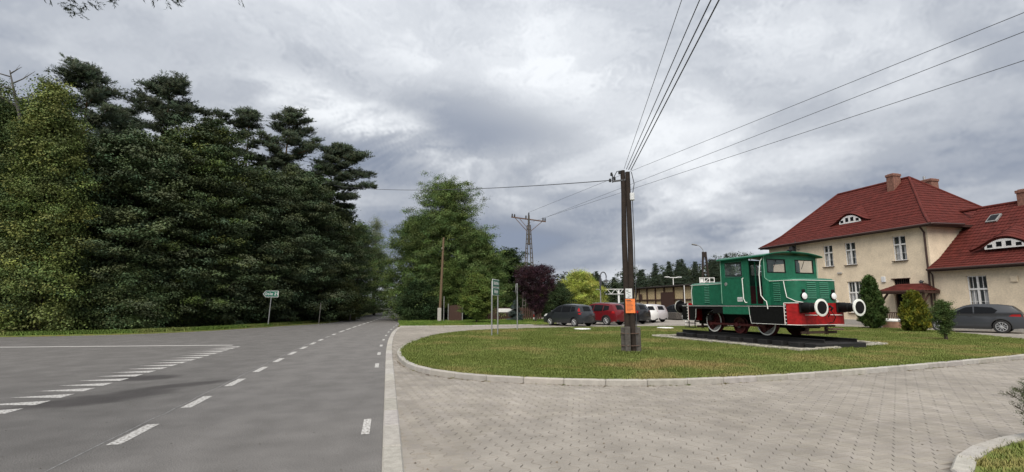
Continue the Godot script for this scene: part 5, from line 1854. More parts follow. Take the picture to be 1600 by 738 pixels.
	for s in [-1.0, 1.0]:
		slats(front, Vector3(s * 1.08, 1.28, 2.28), Vector3(0, 0, 1), 0.30, 0.68, Vector3(s, 0, 0), 15)
		slats(rear, Vector3(s * 1.08, 1.22, -1.42), Vector3(0, 0, 1), 0.30, 0.78, Vector3(s, 0, 0), 16)
		slats(front, Vector3(s * 0.30, 1.36, 3.03), Vector3(1, 0, 0), 0.42, 0.60, Vector3(0, 0, 1), 14)
		slats(rear, Vector3(s * 0.30, 1.36, -2.67), Vector3(1, 0, 0), 0.42, 0.60, Vector3(0, 0, -1), 14)
		mb = MB.new()
		mb.tube([Vector3(s * 1.095, 2.02, 1.97), Vector3(s * 1.095, 2.02, 2.68), Vector3(s * 1.0, 2.02, 2.93), Vector3(s * 0.76, 2.02, 3.045), Vector3(0, 2.02, 3.045)], [0.012], 6)
		mb.tube([Vector3(s * 1.11, 1.99, 2.62), Vector3(s * 1.13, 1.80, 2.66), Vector3(s * 1.12, 1.42, 2.72), Vector3(s * 1.02, 1.28, 2.98), Vector3(s * 0.80, 1.235, 3.10)], [0.014], 6)
		obj("white_handrail", mb, M.loco_white, front)
		mb = MB.new()
		mb.tube([Vector3(s * 1.095, 2.02, -0.26), Vector3(s * 1.095, 2.02, -2.36), Vector3(s * 1.02, 2.02, -2.58), Vector3(s * 0.8, 2.02, -2.685), Vector3(0, 2.02, -2.685)], [0.012], 6)
		mb.tube([Vector3(s * 1.10, 2.0, -2.35), Vector3(s * 1.11, 1.75, -2.40), Vector3(s * 1.09, 1.16, -2.40)], [0.014], 6)
		obj("white_handrail", mb, M.loco_white, rear)
		for zz in [[3.03, 1.0], [-2.67, -1.0]]:
			var xf := Transform3D(Basis(Vector3.RIGHT, Vector3(0, 0, zz[1]), Vector3(0, -zz[1], 0)), Vector3(s * 0.70, 1.46, zz[0] - zz[1] * 0.01))
			mb = MB.new()
			mb.lathe([Vector2(0.125, 0.0), Vector2(0.135, 0.06), Vector2(0.12, 0.07)], xf, 18)
			mb.box(xf.origin + Vector3(0, 0.19, zz[1] * 0.03), Vector3(0.13, 0.10, 0.05), 0.015)
			var lamp := obj("headlamp", mb, M.loco_black, front if zz[1] > 0 else rear)
			mb = MB.new()
			mb.lathe([Vector2(0.128, 0.06), Vector2(0.10, 0.09), Vector2(0.0, 0.105)], xf, 18)
			obj("lamp_glass", mb, M.lamp_glass, lamp)
	# cab
	mb = MB.new()
	var H := 1.87
	var z0 := -0.256
	var z1 := 1.97
	for s in [-1.0, 1.0]:
		wall_face(mb, Vector3(s * 1.3, 1.14, z0), Vector3(0, 0, 1), z1 - z0, H, Vector3(s, 0, 0), [[0.15, 1.06, 1.17, 1.74], [1.45, 0.0, 2.10, 1.78]], 0.05)
		wall_face(mb, Vector3(s * 1.25, 1.14, z0 + 0.001), Vector3(0, 0, 1), z1 - z0 - 0.002, H, Vector3(-s, 0, 0), [[0.15, 1.06, 1.17, 1.74], [1.45, 0.0, 2.10, 1.78]], 0.0)
	for s in [[z1, 1.0], [z0, -1.0]]:
		wall_face(mb, Vector3(-1.3, 1.14, s[0]), Vector3(1, 0, 0), 2.6, H, Vector3(0, 0, s[1]), [[0.14, 1.20, 1.04, 1.72], [1.52, 1.20, 2.44, 1.72]], 0.05)
		wall_face(mb, Vector3(-1.249, 1.141, s[0] - s[1] * 0.05), Vector3(1, 0, 0), 2.498, H, Vector3(0, 0, -s[1]), [[0.089, 1.199, 0.989, 1.719], [1.469, 1.199, 2.389, 1.719]], 0.0)
	mb.box(Vector3(0, 1.16, 0.85), Vector3(2.4, 0.05, 2.1))
	var cab := obj("cab", mb, M.loco_green, L)
	mb = MB.new()
	mb.box(Vector3(0, 1.55, 1.55), Vector3(1.5, 0.75, 0.5), 0.03)
	mb.box(Vector3(0.3, 1.55, -0.02), Vector3(1.3, 0.75, 0.3), 0.03)
	obj("control_desk", mb, M.loco_wheel, cab)
	var arc := PackedVector2Array()
	for k in 15:
		var x := -1.42 + 2.84 * k / 14.0
		arc.append(Vector2(x, 2.985 + 0.15 * (1.0 - pow(absf(x) / 1.42, 2.4))))
	for k in 15:
		var x := 1.42 - 2.84 * k / 14.0
		arc.append(Vector2(x, 2.94 + 0.15 * (1.0 - pow(absf(x) / 1.42, 2.4))))
	mb = MB.new()
	mb.prism(arc, -0.36, 2.16, Transform3D(), true)
	var cr := obj("cab_roof", mb, M.loco_green, cab)
	mb = MB.new()
	for zz in [2.168, -0.368]:
		var pts := []
		for k in 15:
			pts.append(Vector3(arc[k].x, arc[k].y - 0.01, zz))
		mb.tube(pts, [0.02], 5)
	obj("roof_rim", mb, M.loco_green, cr)
	for s in [-1.0, 1.0]:
		mb = MB.new()
		mb.quad(Vector3(s * 1.275, 2.2, z0 + 0.15), Vector3(s * 1.275, 2.2, z0 + 1.17), Vector3(s * 1.275, 2.88, z0 + 1.17), Vector3(s * 1.275, 2.88, z0 + 0.15), Vector3(s, 0, 0))
		var sw := obj("side_window", mb, M.pane, cab)
		mb = MB.new()
		for q in [[0.15, 1.17, 1.06, 1.10], [0.15, 1.17, 1.70, 1.74], [0.15, 0.19, 1.06, 1.74], [1.13, 1.17, 1.06, 1.74]]:
			mb.box(Vector3(s * 1.285, 1.14 + (q[2] + q[3]) / 2, z0 + (q[0] + q[1]) / 2), Vector3(0.05, q[3] - q[2], q[1] - q[0]), 0.006)
		obj("frame", mb, M.loco_green, sw)
		mb = MB.new()
		mb.box(Vector3(s * 1.12, 1.98, z0 + 1.62), Vector3(0.03, 1.66, 0.03))
		mb.box(Vector3(s * 1.24, 1.75, z0 + 1.36), Vector3(0.035, 1.20, 0.10), 0.01)
		obj("door_post", mb, M.loco_green, cab)
		mb = MB.new()
		mb.tube([Vector3(s * 1.30, 2.18, 0.92), Vector3(s * 1.37, 2.16, 0.94), Vector3(s * 1.37, 1.38, 0.96), Vector3(s * 1.34, 1.24, 1.0), Vector3(s * 1.30, 1.24, 1.06)], [0.019], 6)
		obj("handrail", mb, M.loco_white, cab)
		mb = MB.new()
		mb.tube([Vector3(s * 1.30, 2.90, 1.92), Vector3(s * 1.38, 2.75, 1.88), Vector3(s * 1.40, 2.3, 1.82), Vector3(s * 1.40, 1.5, 1.84), Vector3(s * 1.38, 1.32, 1.98), Vector3(s * 1.34, 1.28, 2.02), Vector3(s * 1.34, 1.0, 2.06)], [0.017], 6)
		obj("handrail", mb, M.loco_white, cab)
		mb = MB.new()
		mb.tube([Vector3(s * 1.315, 2.95, 1.99), Vector3(s * 1.315, 2.15, 1.985), Vector3(s * 1.24, 2.05, 2.05), Vector3(s * 1.1, 2.03, 2.08)], [0.012], 5)
		mb.tube([Vector3(s * 1.31, 2.95, z0 - 0.01), Vector3(s * 1.31, 2.1, z0 - 0.02), Vector3(s * 1.31, 1.2, z0 - 0.02)], [0.012], 5)
		obj("white_edging", mb, M.loco_light, cab)
		mb = MB.new()
		mb.lathe([Vector2(0.075, 0.0), Vector2(0.07, 0.012), Vector2(0.0, 0.014)], Transform3D(Basis(Vector3(0, 0, 1), Vector3(s, 0, 0), Vector3(0, s, 0)), Vector3(s * 1.3, 1.98, -0.02)), 16)
		obj("round_badge", mb, M.dull_steel, cab)
		mb = MB.new()
		mb.box(Vector3(s * 1.303, 1.36, 0.70), Vector3(0.012, 0.17, 0.26), 0.003)
		var pl := obj("number_plate", mb, M.paper, cab)
		mb = MB.new()
		for k in 4:
			mb.box(Vector3(s * 1.311, 1.36, 0.62 + 0.055 * k), Vector3(0.004, 0.075, 0.022))
		obj("lettering", mb, M.dull_steel, pl)
		for zz in [[z1 - 0.02, 1.0], [z0 + 0.02, -1.0]]:
			mb = MB.new()
			var a := -1.16 if s < 0 else 0.22
			var b := -0.26 if s < 0 else 1.14
			mb.quad(Vector3(a, 2.34, zz[0]), Vector3(b, 2.34, zz[0]), Vector3(b, 2.86, zz[0]), Vector3(a, 2.86, zz[0]), Vector3(0, 0, zz[1]))
			var fw := obj("end_window", mb, M.pane, cab)
			mb = MB.new()
			for q in [[a, b, 2.34, 2.375], [a, b, 2.83, 2.86], [a, a + 0.035, 2.34, 2.86], [b - 0.035, b, 2.34, 2.86]]:
				mb.box(Vector3((q[0] + q[1]) / 2, (q[2] + q[3]) / 2, zz[0] + zz[1] * 0.012), Vector3(q[1] - q[0], q[3] - q[2], 0.04), 0.005)
			mb.bar(Vector3((a + b) / 2, 2.84, zz[0] + zz[1] * 0.045), Vector3((a + b) / 2 - 0.18, 2.5, zz[0] + zz[1] * 0.045), 0.014)
			obj("frame", mb, M.loco_black, fw)
	mb = MB.new()
	mb.lathe([Vector2(0.06, 0), Vector2(0.06, 0.12), Vector2(0.1, 0.16), Vector2(0.1, 0.2), Vector2(0, 0.22)], Transform3D(Basis(), Vector3(0.55, 3.1, 1.5)), 12)
	mb.tube([Vector3(-0.2, 3.12, 1.9), Vector3(-0.2, 3.17, 2.2)], [0.03, 0.05], 8)
	obj("horn_and_vent", mb, M.loco_black, cr)

# ---------------------------------------------------------------- cars: a silhouette in (z, y), front towards -z, given the plan taper and tumblehome of a real body
class Body:
	var L := 4.4
	var W := 1.8
	var belt := 0.95
	var top := 1.6
	var tuck := 0.78
	func half(z: float, y: float) -> float:
		var t := absf(2.0 * z / L)
		var w := W / 2 * (1.0 - 0.16 * pow(t, 4.0) - 0.02 * t * t)
		if y > belt:
			w *= lerpf(1.0, tuck, pow((y - belt) / (top - belt), 1.15))
		elif y < 0.55:
			w *= 1.0 - 0.07 * pow((0.55 - y) / 0.4, 2.0)
		else:
			w *= 1.0 - 0.025 * pow((y - 0.55) / (belt - 0.55), 2.0)
		return w
	func at(s: float, z: float, y: float, off := 0.0) -> Vector3:
		return Vector3(s * (half(z, y) + off), y, z)
	func nrm(s: float, z: float, y: float) -> Vector3:
		var e := 0.02
		var dy := (half(z, y + e) - half(z, y - e)) / (2 * e)
		var dz := (half(z + e, y) - half(z - e, y)) / (2 * e)
		return Vector3(s, -dy, -dz).normalized()

func side_patch(mb: MB, b: Body, s: float, poly: PackedVector2Array, off: float, cell := 0.16) -> void:
	var lo := poly[0]
	var hi := poly[0]
	for p in poly:
		lo = lo.min(p)
		hi = hi.max(p)
	var nz := maxi(1, int((hi.x - lo.x) / cell))
	var ny := maxi(1, int((hi.y - lo.y) / (cell * 0.8)))
	for i in nz:
		for j in ny:
			var a := lo + Vector2((hi.x - lo.x) * i / nz, (hi.y - lo.y) * j / ny)
			var c := lo + Vector2((hi.x - lo.x) * (i + 1) / nz, (hi.y - lo.y) * (j + 1) / ny)
			for q in Geometry2D.intersect_polygons(poly, PackedVector2Array([a, Vector2(c.x, a.y), c, Vector2(a.x, c.y)])):
				var idx := Geometry2D.triangulate_polygon(q)
				for k in range(0, idx.size(), 3):
					var P := []
					var N := []
					for m in 3:
						var w: Vector2 = q[idx[k + m]]
						P.append(b.at(s, w.x, w.y, off))
						N.append(b.nrm(s, w.x, w.y))
					mb.tris(P[0], P[1], P[2], N[0], N[1], N[2])

# the skin that runs over the top along a stretch of the silhouette
func skin(mb: MB, b: Body, line: Array, off: float, inset := 0.0, crown := 0.05) -> void:
	var nn := []
	for i in line.size():
		var p: Vector2 = line[maxi(i - 1, 0)]
		var q: Vector2 = line[mini(i + 1, line.size() - 1)]
		var d := (q - p).normalized()
		nn.append(Vector2(d.y, -d.x) if true else d)
	var flip := 1.0
	# outward is away from the middle of the body
	for i in line.size():
		var p: Vector2 = line[i]
		if nn[i].dot(p - Vector2(0, 0.6)) < 0:
			nn[i] = -nn[i]
	var cols := 10
	var rows := []
	for i in line.size():
		var p: Vector2 = line[i]
		var row := []
		for k in cols + 1:
			var t := -1.0 + 2.0 * k / cols
			var hw := b.half(p.x, p.y) - inset
			var lift := off + crown * (1.0 - t * t)
			var n2: Vector2 = nn[i]
			row.append([Vector3(hw * t, p.y + n2.y * lift, p.x + n2.x * lift), Vector3(t * 0.22 * 2.0 * crown / 0.05, n2.y, n2.x).normalized()])
		rows.append(row)
	for i in range(rows.size() - 1):
		for k in cols:
			var A: Array = rows[i][k]
			var B: Array = rows[i][k + 1]
			var C: Array = rows[i + 1][k + 1]
			var D: Array = rows[i + 1][k]
			mb.tris(A[0], B[0], C[0], A[1], B[1], C[1])
			mb.tris(A[0], C[0], D[0], A[1], C[1], D[1])

func car_wheel(root: Node3D, x: float, z: float, r: float, s: float, spokes: int, rim: Material) -> void:
	var xf := Transform3D(Basis(Vector3(0, 0, 1), Vector3(s, 0, 0), Vector3(0, s, 0)), Vector3(x, r, z))
	var mb := MB.new()
	mb.lathe([Vector2(r * 0.66, -0.19), Vector2(r * 0.95, -0.19), Vector2(r, -0.15), Vector2(r, -0.03), Vector2(r * 0.95, 0.0), Vector2(r * 0.70, 0.008), Vector2(r * 0.68, -0.02)], xf, 28)
	var w := obj("wheel", mb, M.tyre, root)
	mb = MB.new()
	mb.lathe([Vector2(r * 0.69, -0.02), Vector2(r * 0.69, 0.006), Vector2(r * 0.62, 0.006), Vector2(r * 0.60, -0.05)], xf, 28)
	for k in spokes:
		var a := TAU * k / spokes
		mb.bar(xf * Vector3(0, -0.02, 0), xf * Vector3(cos(a) * r * 0.64, -0.008, sin(a) * r * 0.64), 0.055, 0.03, 0.006)
	mb.lathe([Vector2(r * 0.16, -0.03), Vector2(r * 0.14, 0.004), Vector2(0, 0.008)], xf, 12)
	obj("rim", mb, rim, w)
	mb = MB.new()
	mb.lathe([Vector2(r * 0.62, -0.06), Vector2(0.0, -0.07)], xf, 20)
	obj("brake_disc", mb, M.plastic, w)

func make_car(called: String, label: String, paint: StandardMaterial3D, at: Vector3, heading: float, o: Dictionary) -> Node3D:
	var root := thing(called, label, "car", at, heading, "parked cars")
	var b := Body.new()
	b.L = o.L
	b.W = o.W
	b.top = o.H
	b.belt = o.belt
	b.tuck = o.get("tuck", 0.76)
	var prof: Array = o.prof      # silhouette from the front bumper over the roof to the rear bumper
	var wr: float = o.wr
	var zf: float = o.axles[0]
	var zr: float = o.axles[1]
	var sill := 0.24
	# densify
	var line := []
	for i in range(prof.size() - 1):
		var p: Vector2 = prof[i]
		var q: Vector2 = prof[i + 1]
		var m := maxi(1, int(p.distance_to(q) / 0.12))
		for k in m:
			line.append(p.lerp(q, float(k) / m))
	line.append(prof[-1])
	var poly := PackedVector2Array(line)
	# lower edge with wheel arches
	for ax in [zr, zf]:
		var R := wr + 0.05
		var dz := sqrt(maxf(0.001, R * R - pow(wr - sill, 2.0)))
		poly.append(Vector2(ax + dz, sill))
		for k in range(1, 12):
			var a0 := atan2(sill - wr, dz)
			var a1 := PI - a0
			var a := lerpf(a0, a1, k / 12.0)
			poly.append(Vector2(ax + R * cos(a), wr + R * sin(a)))
		poly.append(Vector2(ax - dz, sill))
	var mb := MB.new()
	for s in [-1.0, 1.0]:
		side_patch(mb, b, s, poly, 0.0)
	skin(mb, b, line, 0.0)
	var body := obj("body", mb, paint, root)
	mb = MB.new()
	mb.box(Vector3(0, 0.42, (zf + zr) / 2), Vector3(b.W * 0.80, 0.40, zr - zf - wr * 2.0 - 0.16), 0.02)
	mb.box(Vector3(0, 0.52, 0), Vector3(b.W * 0.62, 0.5, b.L * 0.86), 0.02)
	obj("underbody", mb, M.plastic, root)
	# plastic sill and arch lips
	mb = MB.new()
	for s in [-1.0, 1.0]:
		side_patch(mb, b, s, PackedVector2Array([Vector2(zf + wr + 0.02, sill - 0.02), Vector2(zr - wr - 0.02, sill - 0.02), Vector2(zr - wr - 0.05, sill + 0.12), Vector2(zf + wr + 0.05, sill + 0.12)]), 0.008)
		for ax in [zf, zr]:
			var rim := PackedVector2Array()
			for k in 15:
				var a := lerpf(-0.12, PI + 0.12, k / 14.0)
				rim.append(Vector2(ax + (wr + 0.05) * cos(a), wr + (wr + 0.05) * sin(a)))
			for k in 15:
				var a := lerpf(PI + 0.12, -0.12, k / 14.0)
				rim.append(Vector2(ax + (wr + 0.09) * cos(a), wr + (wr + 0.09) * sin(a)))
			side_patch(mb, b, s, rim, 0.007, 0.5)
	obj("sill_trim", mb, M.plastic if o.get("clad", true) else paint, root)
	for s in [-1.0, 1.0]:
		for w in o.side_glass:
			mb = MB.new()
			side_patch(mb, b, s, PackedVector2Array(w), 0.006, 0.2)
			obj("side_window", mb, M.glass_dark, root)
		# door cuts, handles, mirror
		mb = MB.new()
		for dz in o.get("doors", []):
			for k in 6:
				var y0 := lerpf(sill + 0.14, b.belt, k / 6.0)
				var y1 := lerpf(sill + 0.14, b.belt, (k + 1) / 6.0)
				side_patch(mb, b, s, PackedVector2Array([Vector2(dz - 0.006, y0), Vector2(dz + 0.006, y0), Vector2(dz + 0.006, y1), Vector2(dz - 0.006, y1)]), 0.003, 0.5)
			side_patch(mb, b, s, PackedVector2Array([Vector2(dz - 0.26, b.belt - 0.13), Vector2(dz - 0.08, b.belt - 0.13), Vector2(dz - 0.08, b.belt - 0.10), Vector2(dz - 0.26, b.belt - 0.10)]), 0.02, 0.5)
		obj("door_seams", mb, M.plastic, root)
		mb = MB.new()
		var mz: float = o.mirror
		var mp := b.at(s, mz, b.belt + 0.06, 0.12)
		mb.box(mp, Vector3(0.2, 0.13, 0.11), 0.035)
		mb.bar(mp, b.at(s, mz, b.belt, -0.02), 0.05, 0.03)
		obj("wing_mirror", mb, paint, root)
		for ax in [zf, zr]:
			car_wheel(root, s * (b.half(ax, 0.5) - 0.02), ax, wr, s, o.get("spokes", 8), o.get("rim", M.alloy))
		for t in o.tails:
			mb = MB.new()
			side_patch(mb, b, s, PackedVector2Array(t), 0.008, 0.3)
			obj("tail_light", mb, M.tail, root)
		if o.has("heads"):
			mb = MB.new()
			side_patch(mb, b, s, PackedVector2Array(o.heads), 0.008, 0.3)
			obj("headlight", mb, M.lamp_glass, root)
		if o.get("rails", false):
			mb = MB.new()
			var rl := []
			for p in line:
				if p.y > o.H - 0.09:
					rl.append(Vector3(s * (b.half(p.x, p.y) - 0.04), p.y + 0.05, p.x))
			if rl.size() > 1:
				mb.tube(rl, [0.018], 5)
				obj("roof_rail", mb, M.steel, root)
	var seg := func(i0: int, i1: int, k0: float, k1: float) -> Array:
		var a: Vector2 = prof[i0].lerp(prof[i1], k0)
		var c: Vector2 = prof[i0].lerp(prof[i1], k1)
		var out := []
		for k in 7:
			out.append(a.lerp(c, k / 6.0))
		return out
	mb = MB.new()
	skin(mb, b, seg.call(o.screen[0], o.screen[1], 0.06, 0.93), 0.006, 0.07)
	obj("windscreen", mb, M.glass_dark, root)
	mb = MB.new()
	skin(mb, b, seg.call(o.rear[0], o.rear[1], 0.12, 0.88), 0.006, 0.12)
	obj("rear_window", mb, M.glass_dark, root)
	# things on the tail: plate, bumper insert, lights across the corner
	var face: Array = seg.call(o.tailface[0], o.tailface[1], 0.0, 1.0)
	var mid: Vector2 = face[0].lerp(face[-1], 0.45)
	mb = MB.new()
	var up: Vector2 = (face[0] - face[-1]).normalized()
	var U := Vector3(0, up.y, up.x)
	mb.box(Vector3(0, mid.y, mid.x + 0.062), Vector3(0.52, 0.115, 0.012), 0.004, Basis(Vector3.RIGHT, U, Vector3.RIGHT.cross(U)))
	obj("number_plate", mb, M.plate, root)
	for s in [-1.0, 1.0]:
		mb = MB.new()
		for k in 6:
			var t0: float = o.taillamp[0] + (o.taillamp[1] - o.taillamp[0]) * k / 6.0
			var t1: float = o.taillamp[0] + (o.taillamp[1] - o.taillamp[0]) * (k + 1) / 6.0
			var a: Vector2 = face[0].lerp(face[-1], t0)
			var c: Vector2 = face[0].lerp(face[-1], t1)
			var h0 := b.half(a.x, a.y)
			var w0: float = o.taillamp[2]
			for m in 3:
				var f0 := 1.0 - w0 * m / 3.0
				var f1 := 1.0 - w0 * (m + 1) / 3.0
				var P := func(q: Vector2, f: float) -> Vector3: return Vector3(s * b.half(q.x, q.y) * f, q.y, q.x + 0.012 + 0.05 * (1.0 - f * f))
				mb.quad(P.call(a, f0), P.call(a, f1), P.call(c, f1), P.call(c, f0), Vector3(0, 0, 1))
		obj("tail_light", mb, M.tail, root)
	mb = MB.new()
	var bl: Vector2 = prof[-1]
	mb.box(Vector3(0, bl.y + 0.06, bl.x - 0.02), Vector3(b.half(bl.x, bl.y) * 1.7, 0.16, 0.14), 0.03)
	obj("bumper_insert", mb, M.plastic, root)
	return root

func car_paint(c: Color, metal := 0.35) -> StandardMaterial3D:
	return mat(c, 0.34, {"metal": metal * 0.4, "coat": 0.6, "spec": 0.35, "world": false})

const SUV := {"L": 4.52, "W": 1.84, "H": 1.68, "belt": 1.06, "wr": 0.355, "axles": [-1.32, 1.36], "mirror": -0.72, "tuck": 0.74, "rails": true,
	"prof": [Vector2(-2.22, 0.26), Vector2(-2.26, 0.50), Vector2(-2.20, 0.78), Vector2(-1.98, 0.94), Vector2(-1.02, 1.10), Vector2(-0.30, 1.58), Vector2(0.05, 1.65), Vector2(0.7, 1.68), Vector2(1.4, 1.64), Vector2(1.82, 1.56), Vector2(2.12, 1.10), Vector2(2.20, 0.92), Vector2(2.24, 0.62), Vector2(2.20, 0.30)],
	"screen": [4, 5], "rear": [9, 10], "tailface": [10, 12], "taillamp": [0.08, 0.50, 0.28], "doors": [-0.88, 0.12, 1.10],
	"side_glass": [[Vector2(-0.78, 1.09), Vector2(0.10, 1.08), Vector2(0.10, 1.56), Vector2(-0.22, 1.52)], [Vector2(0.16, 1.08), Vector2(1.02, 1.09), Vector2(1.06, 1.54), Vector2(0.16, 1.57)], [Vector2(1.10, 1.10), Vector2(1.62, 1.18), Vector2(1.60, 1.46), Vector2(1.12, 1.53)]],
	"tails": [[Vector2(1.86, 0.92), Vector2(2.16, 0.90), Vector2(2.10, 1.10), Vector2(1.92, 1.08)]], "heads": [Vector2(-2.18, 0.74), Vector2(-1.86, 0.80), Vector2(-1.70, 0.92), Vector2(-1.98, 0.91)]}
const HATCH := {"L": 4.05, "W": 1.73, "H": 1.58, "belt": 1.00, "wr": 0.31, "axles": [-1.20, 1.30], "mirror": -0.78, "tuck": 0.76, "clad": false,
	"prof": [Vector2(-1.98, 0.24), Vector2(-2.02, 0.48), Vector2(-1.95, 0.72), Vector2(-1.72, 0.88), Vector2(-1.12, 1.02), Vector2(-0.36, 1.48), Vector2(0.0, 1.55), Vector2(0.6, 1.58), Vector2(1.3, 1.54), Vector2(1.66, 1.47), Vector2(1.88, 1.02), Vector2(1.98, 0.86), Vector2(2.02, 0.58), Vector2(1.97, 0.28)],
	"screen": [4, 5], "rear": [9, 10], "tailface": [10, 12], "taillamp": [0.02, 0.40, 0.20], "doors": [-0.90, 0.06, 0.98],
	"side_glass": [[Vector2(-0.92, 1.04), Vector2(0.02, 1.03), Vector2(0.02, 1.46), Vector2(-0.30, 1.42)], [Vector2(0.08, 1.03), Vector2(0.92, 1.04), Vector2(0.96, 1.45), Vector2(0.08, 1.48)], [Vector2(1.0, 1.05), Vector2(1.38, 1.10), Vector2(1.36, 1.40), Vector2(1.03, 1.44)]],
	"tails": [[Vector2(1.70, 0.88), Vector2(1.93, 0.86), Vector2(1.80, 1.24), Vector2(1.68, 1.36), Vector2(1.62, 1.20)]], "heads": [Vector2(-1.94, 0.68), Vector2(-1.62, 0.74), Vector2(-1.45, 0.90), Vector2(-1.72, 0.86)]}
const COUPE := {"L": 4.5, "W": 1.86, "H": 1.57, "belt": 1.04, "wr": 0.365, "axles": [-1.33, 1.33], "mirror": -0.62, "tuck": 0.84, "spokes": 10,
	"prof": [Vector2(-2.20, 0.26), Vector2(-2.25, 0.52), Vector2(-2.16, 0.80), Vector2(-1.92, 0.95), Vector2(-0.98, 1.07), Vector2(-0.18, 1.48), Vector2(0.12, 1.55), Vector2(0.55, 1.57), Vector2(1.2, 1.555), Vector2(1.80, 1.48), Vector2(2.12, 1.15), Vector2(2.20, 1.02), Vector2(2.26, 0.66), Vector2(2.20, 0.30)],
	"screen": [4, 5], "rear": [9, 10], "tailface": [11, 12], "taillamp": [0.05, 0.40, 0.35], "doors": [-0.78, 0.26, 1.16],
	"side_glass": [[Vector2(-0.70, 1.08), Vector2(0.22, 1.08), Vector2(0.22, 1.46), Vector2(-0.08, 1.43)], [Vector2(0.28, 1.08), Vector2(1.10, 1.10), Vector2(1.24, 1.26), Vector2(1.02, 1.42), Vector2(0.28, 1.47)]],
	"tails": [[Vector2(1.66, 0.94), Vector2(2.14, 0.92), Vector2(2.13, 1.05), Vector2(1.80, 1.04)]], "heads": [Vector2(-2.14, 0.74), Vector2(-1.84, 0.82), Vector2(-1.62, 0.94), Vector2(-1.92, 0.91)]}

func make_cars() -> void:
	var y := 0.014
	make_car("grey_coupe_car", "dark grey coupe-shaped crossover car parked at the station wing", car_paint(Color(0.040, 0.044, 0.052)), Vector3(33.1, y, -22.2), -0.46 + PI * 0.0 + 0.92, COUPE)
	make_car("grey_hatchback", "dark grey hatchback at the road end of the parked row", car_paint(Color(0.020, 0.023, 0.027), 0.1), Vector3(13.3, y, -35.95), 0.45, HATCH)
	make_car("red_car", "dark red sport utility car in the parked row", car_paint(Color(0.125, 0.008, 0.012)), Vector3(16.5, y, -37.5), 0.45, SUV)
	make_car("black_car", "black car half hidden behind the wooden double pole", car_paint(Color(0.014, 0.015, 0.018)), Vector3(19.4, y, -39.2), 0.42, SUV)
	make_car("white_car", "white hatchback right of the wooden double pole", car_paint(Color(0.68, 0.68, 0.68), 0.0), Vector3(21.7, y, -41.3), 0.30, HATCH)
	make_car("silver_car", "silver hatchback just beyond the white one", car_paint(Color(0.42, 0.40, 0.42)), Vector3(23.5, y, -42.8), 0.30, HATCH)
	make_car("black_car", "small black car at the goods shed behind the locomotive's rear buffers", car_paint(Color(0.014, 0.016, 0.02)), Vector3(29.6, y, -47.4), 0.4, HATCH)

# ---------------------------------------------------------------- poles and wires
func wire(label: String, a: Vector3, e: Vector3, r: float, sag: float, group := "") -> void:
	var mb := MB.new()
	var p := []
	for k in 25:
		var t := k / 24.0
		p.append(a.lerp(e, t) - Vector3(0, sag * 4.0 * t * (1.0 - t), 0))
	mb.tube(p, [r], 5)
	tag(obj("overhead_wire", mb, M.wire), label, "wire", group)

func insulator(root: Node3D, at: Vector3, h: float, r: float, material: Material) -> void:
	var mb := MB.new()
	mb.lathe([Vector2(r * 0.3, 0), Vector2(r, h * 0.15), Vector2(r * 0.5, h * 0.3), Vector2(r, h * 0.45), Vector2(r * 0.5, h * 0.6), Vector2(r * 0.85, h * 0.75), Vector2(0, h)], Transform3D(Basis(), at), 10)
	obj("insulator", mb, material, root)

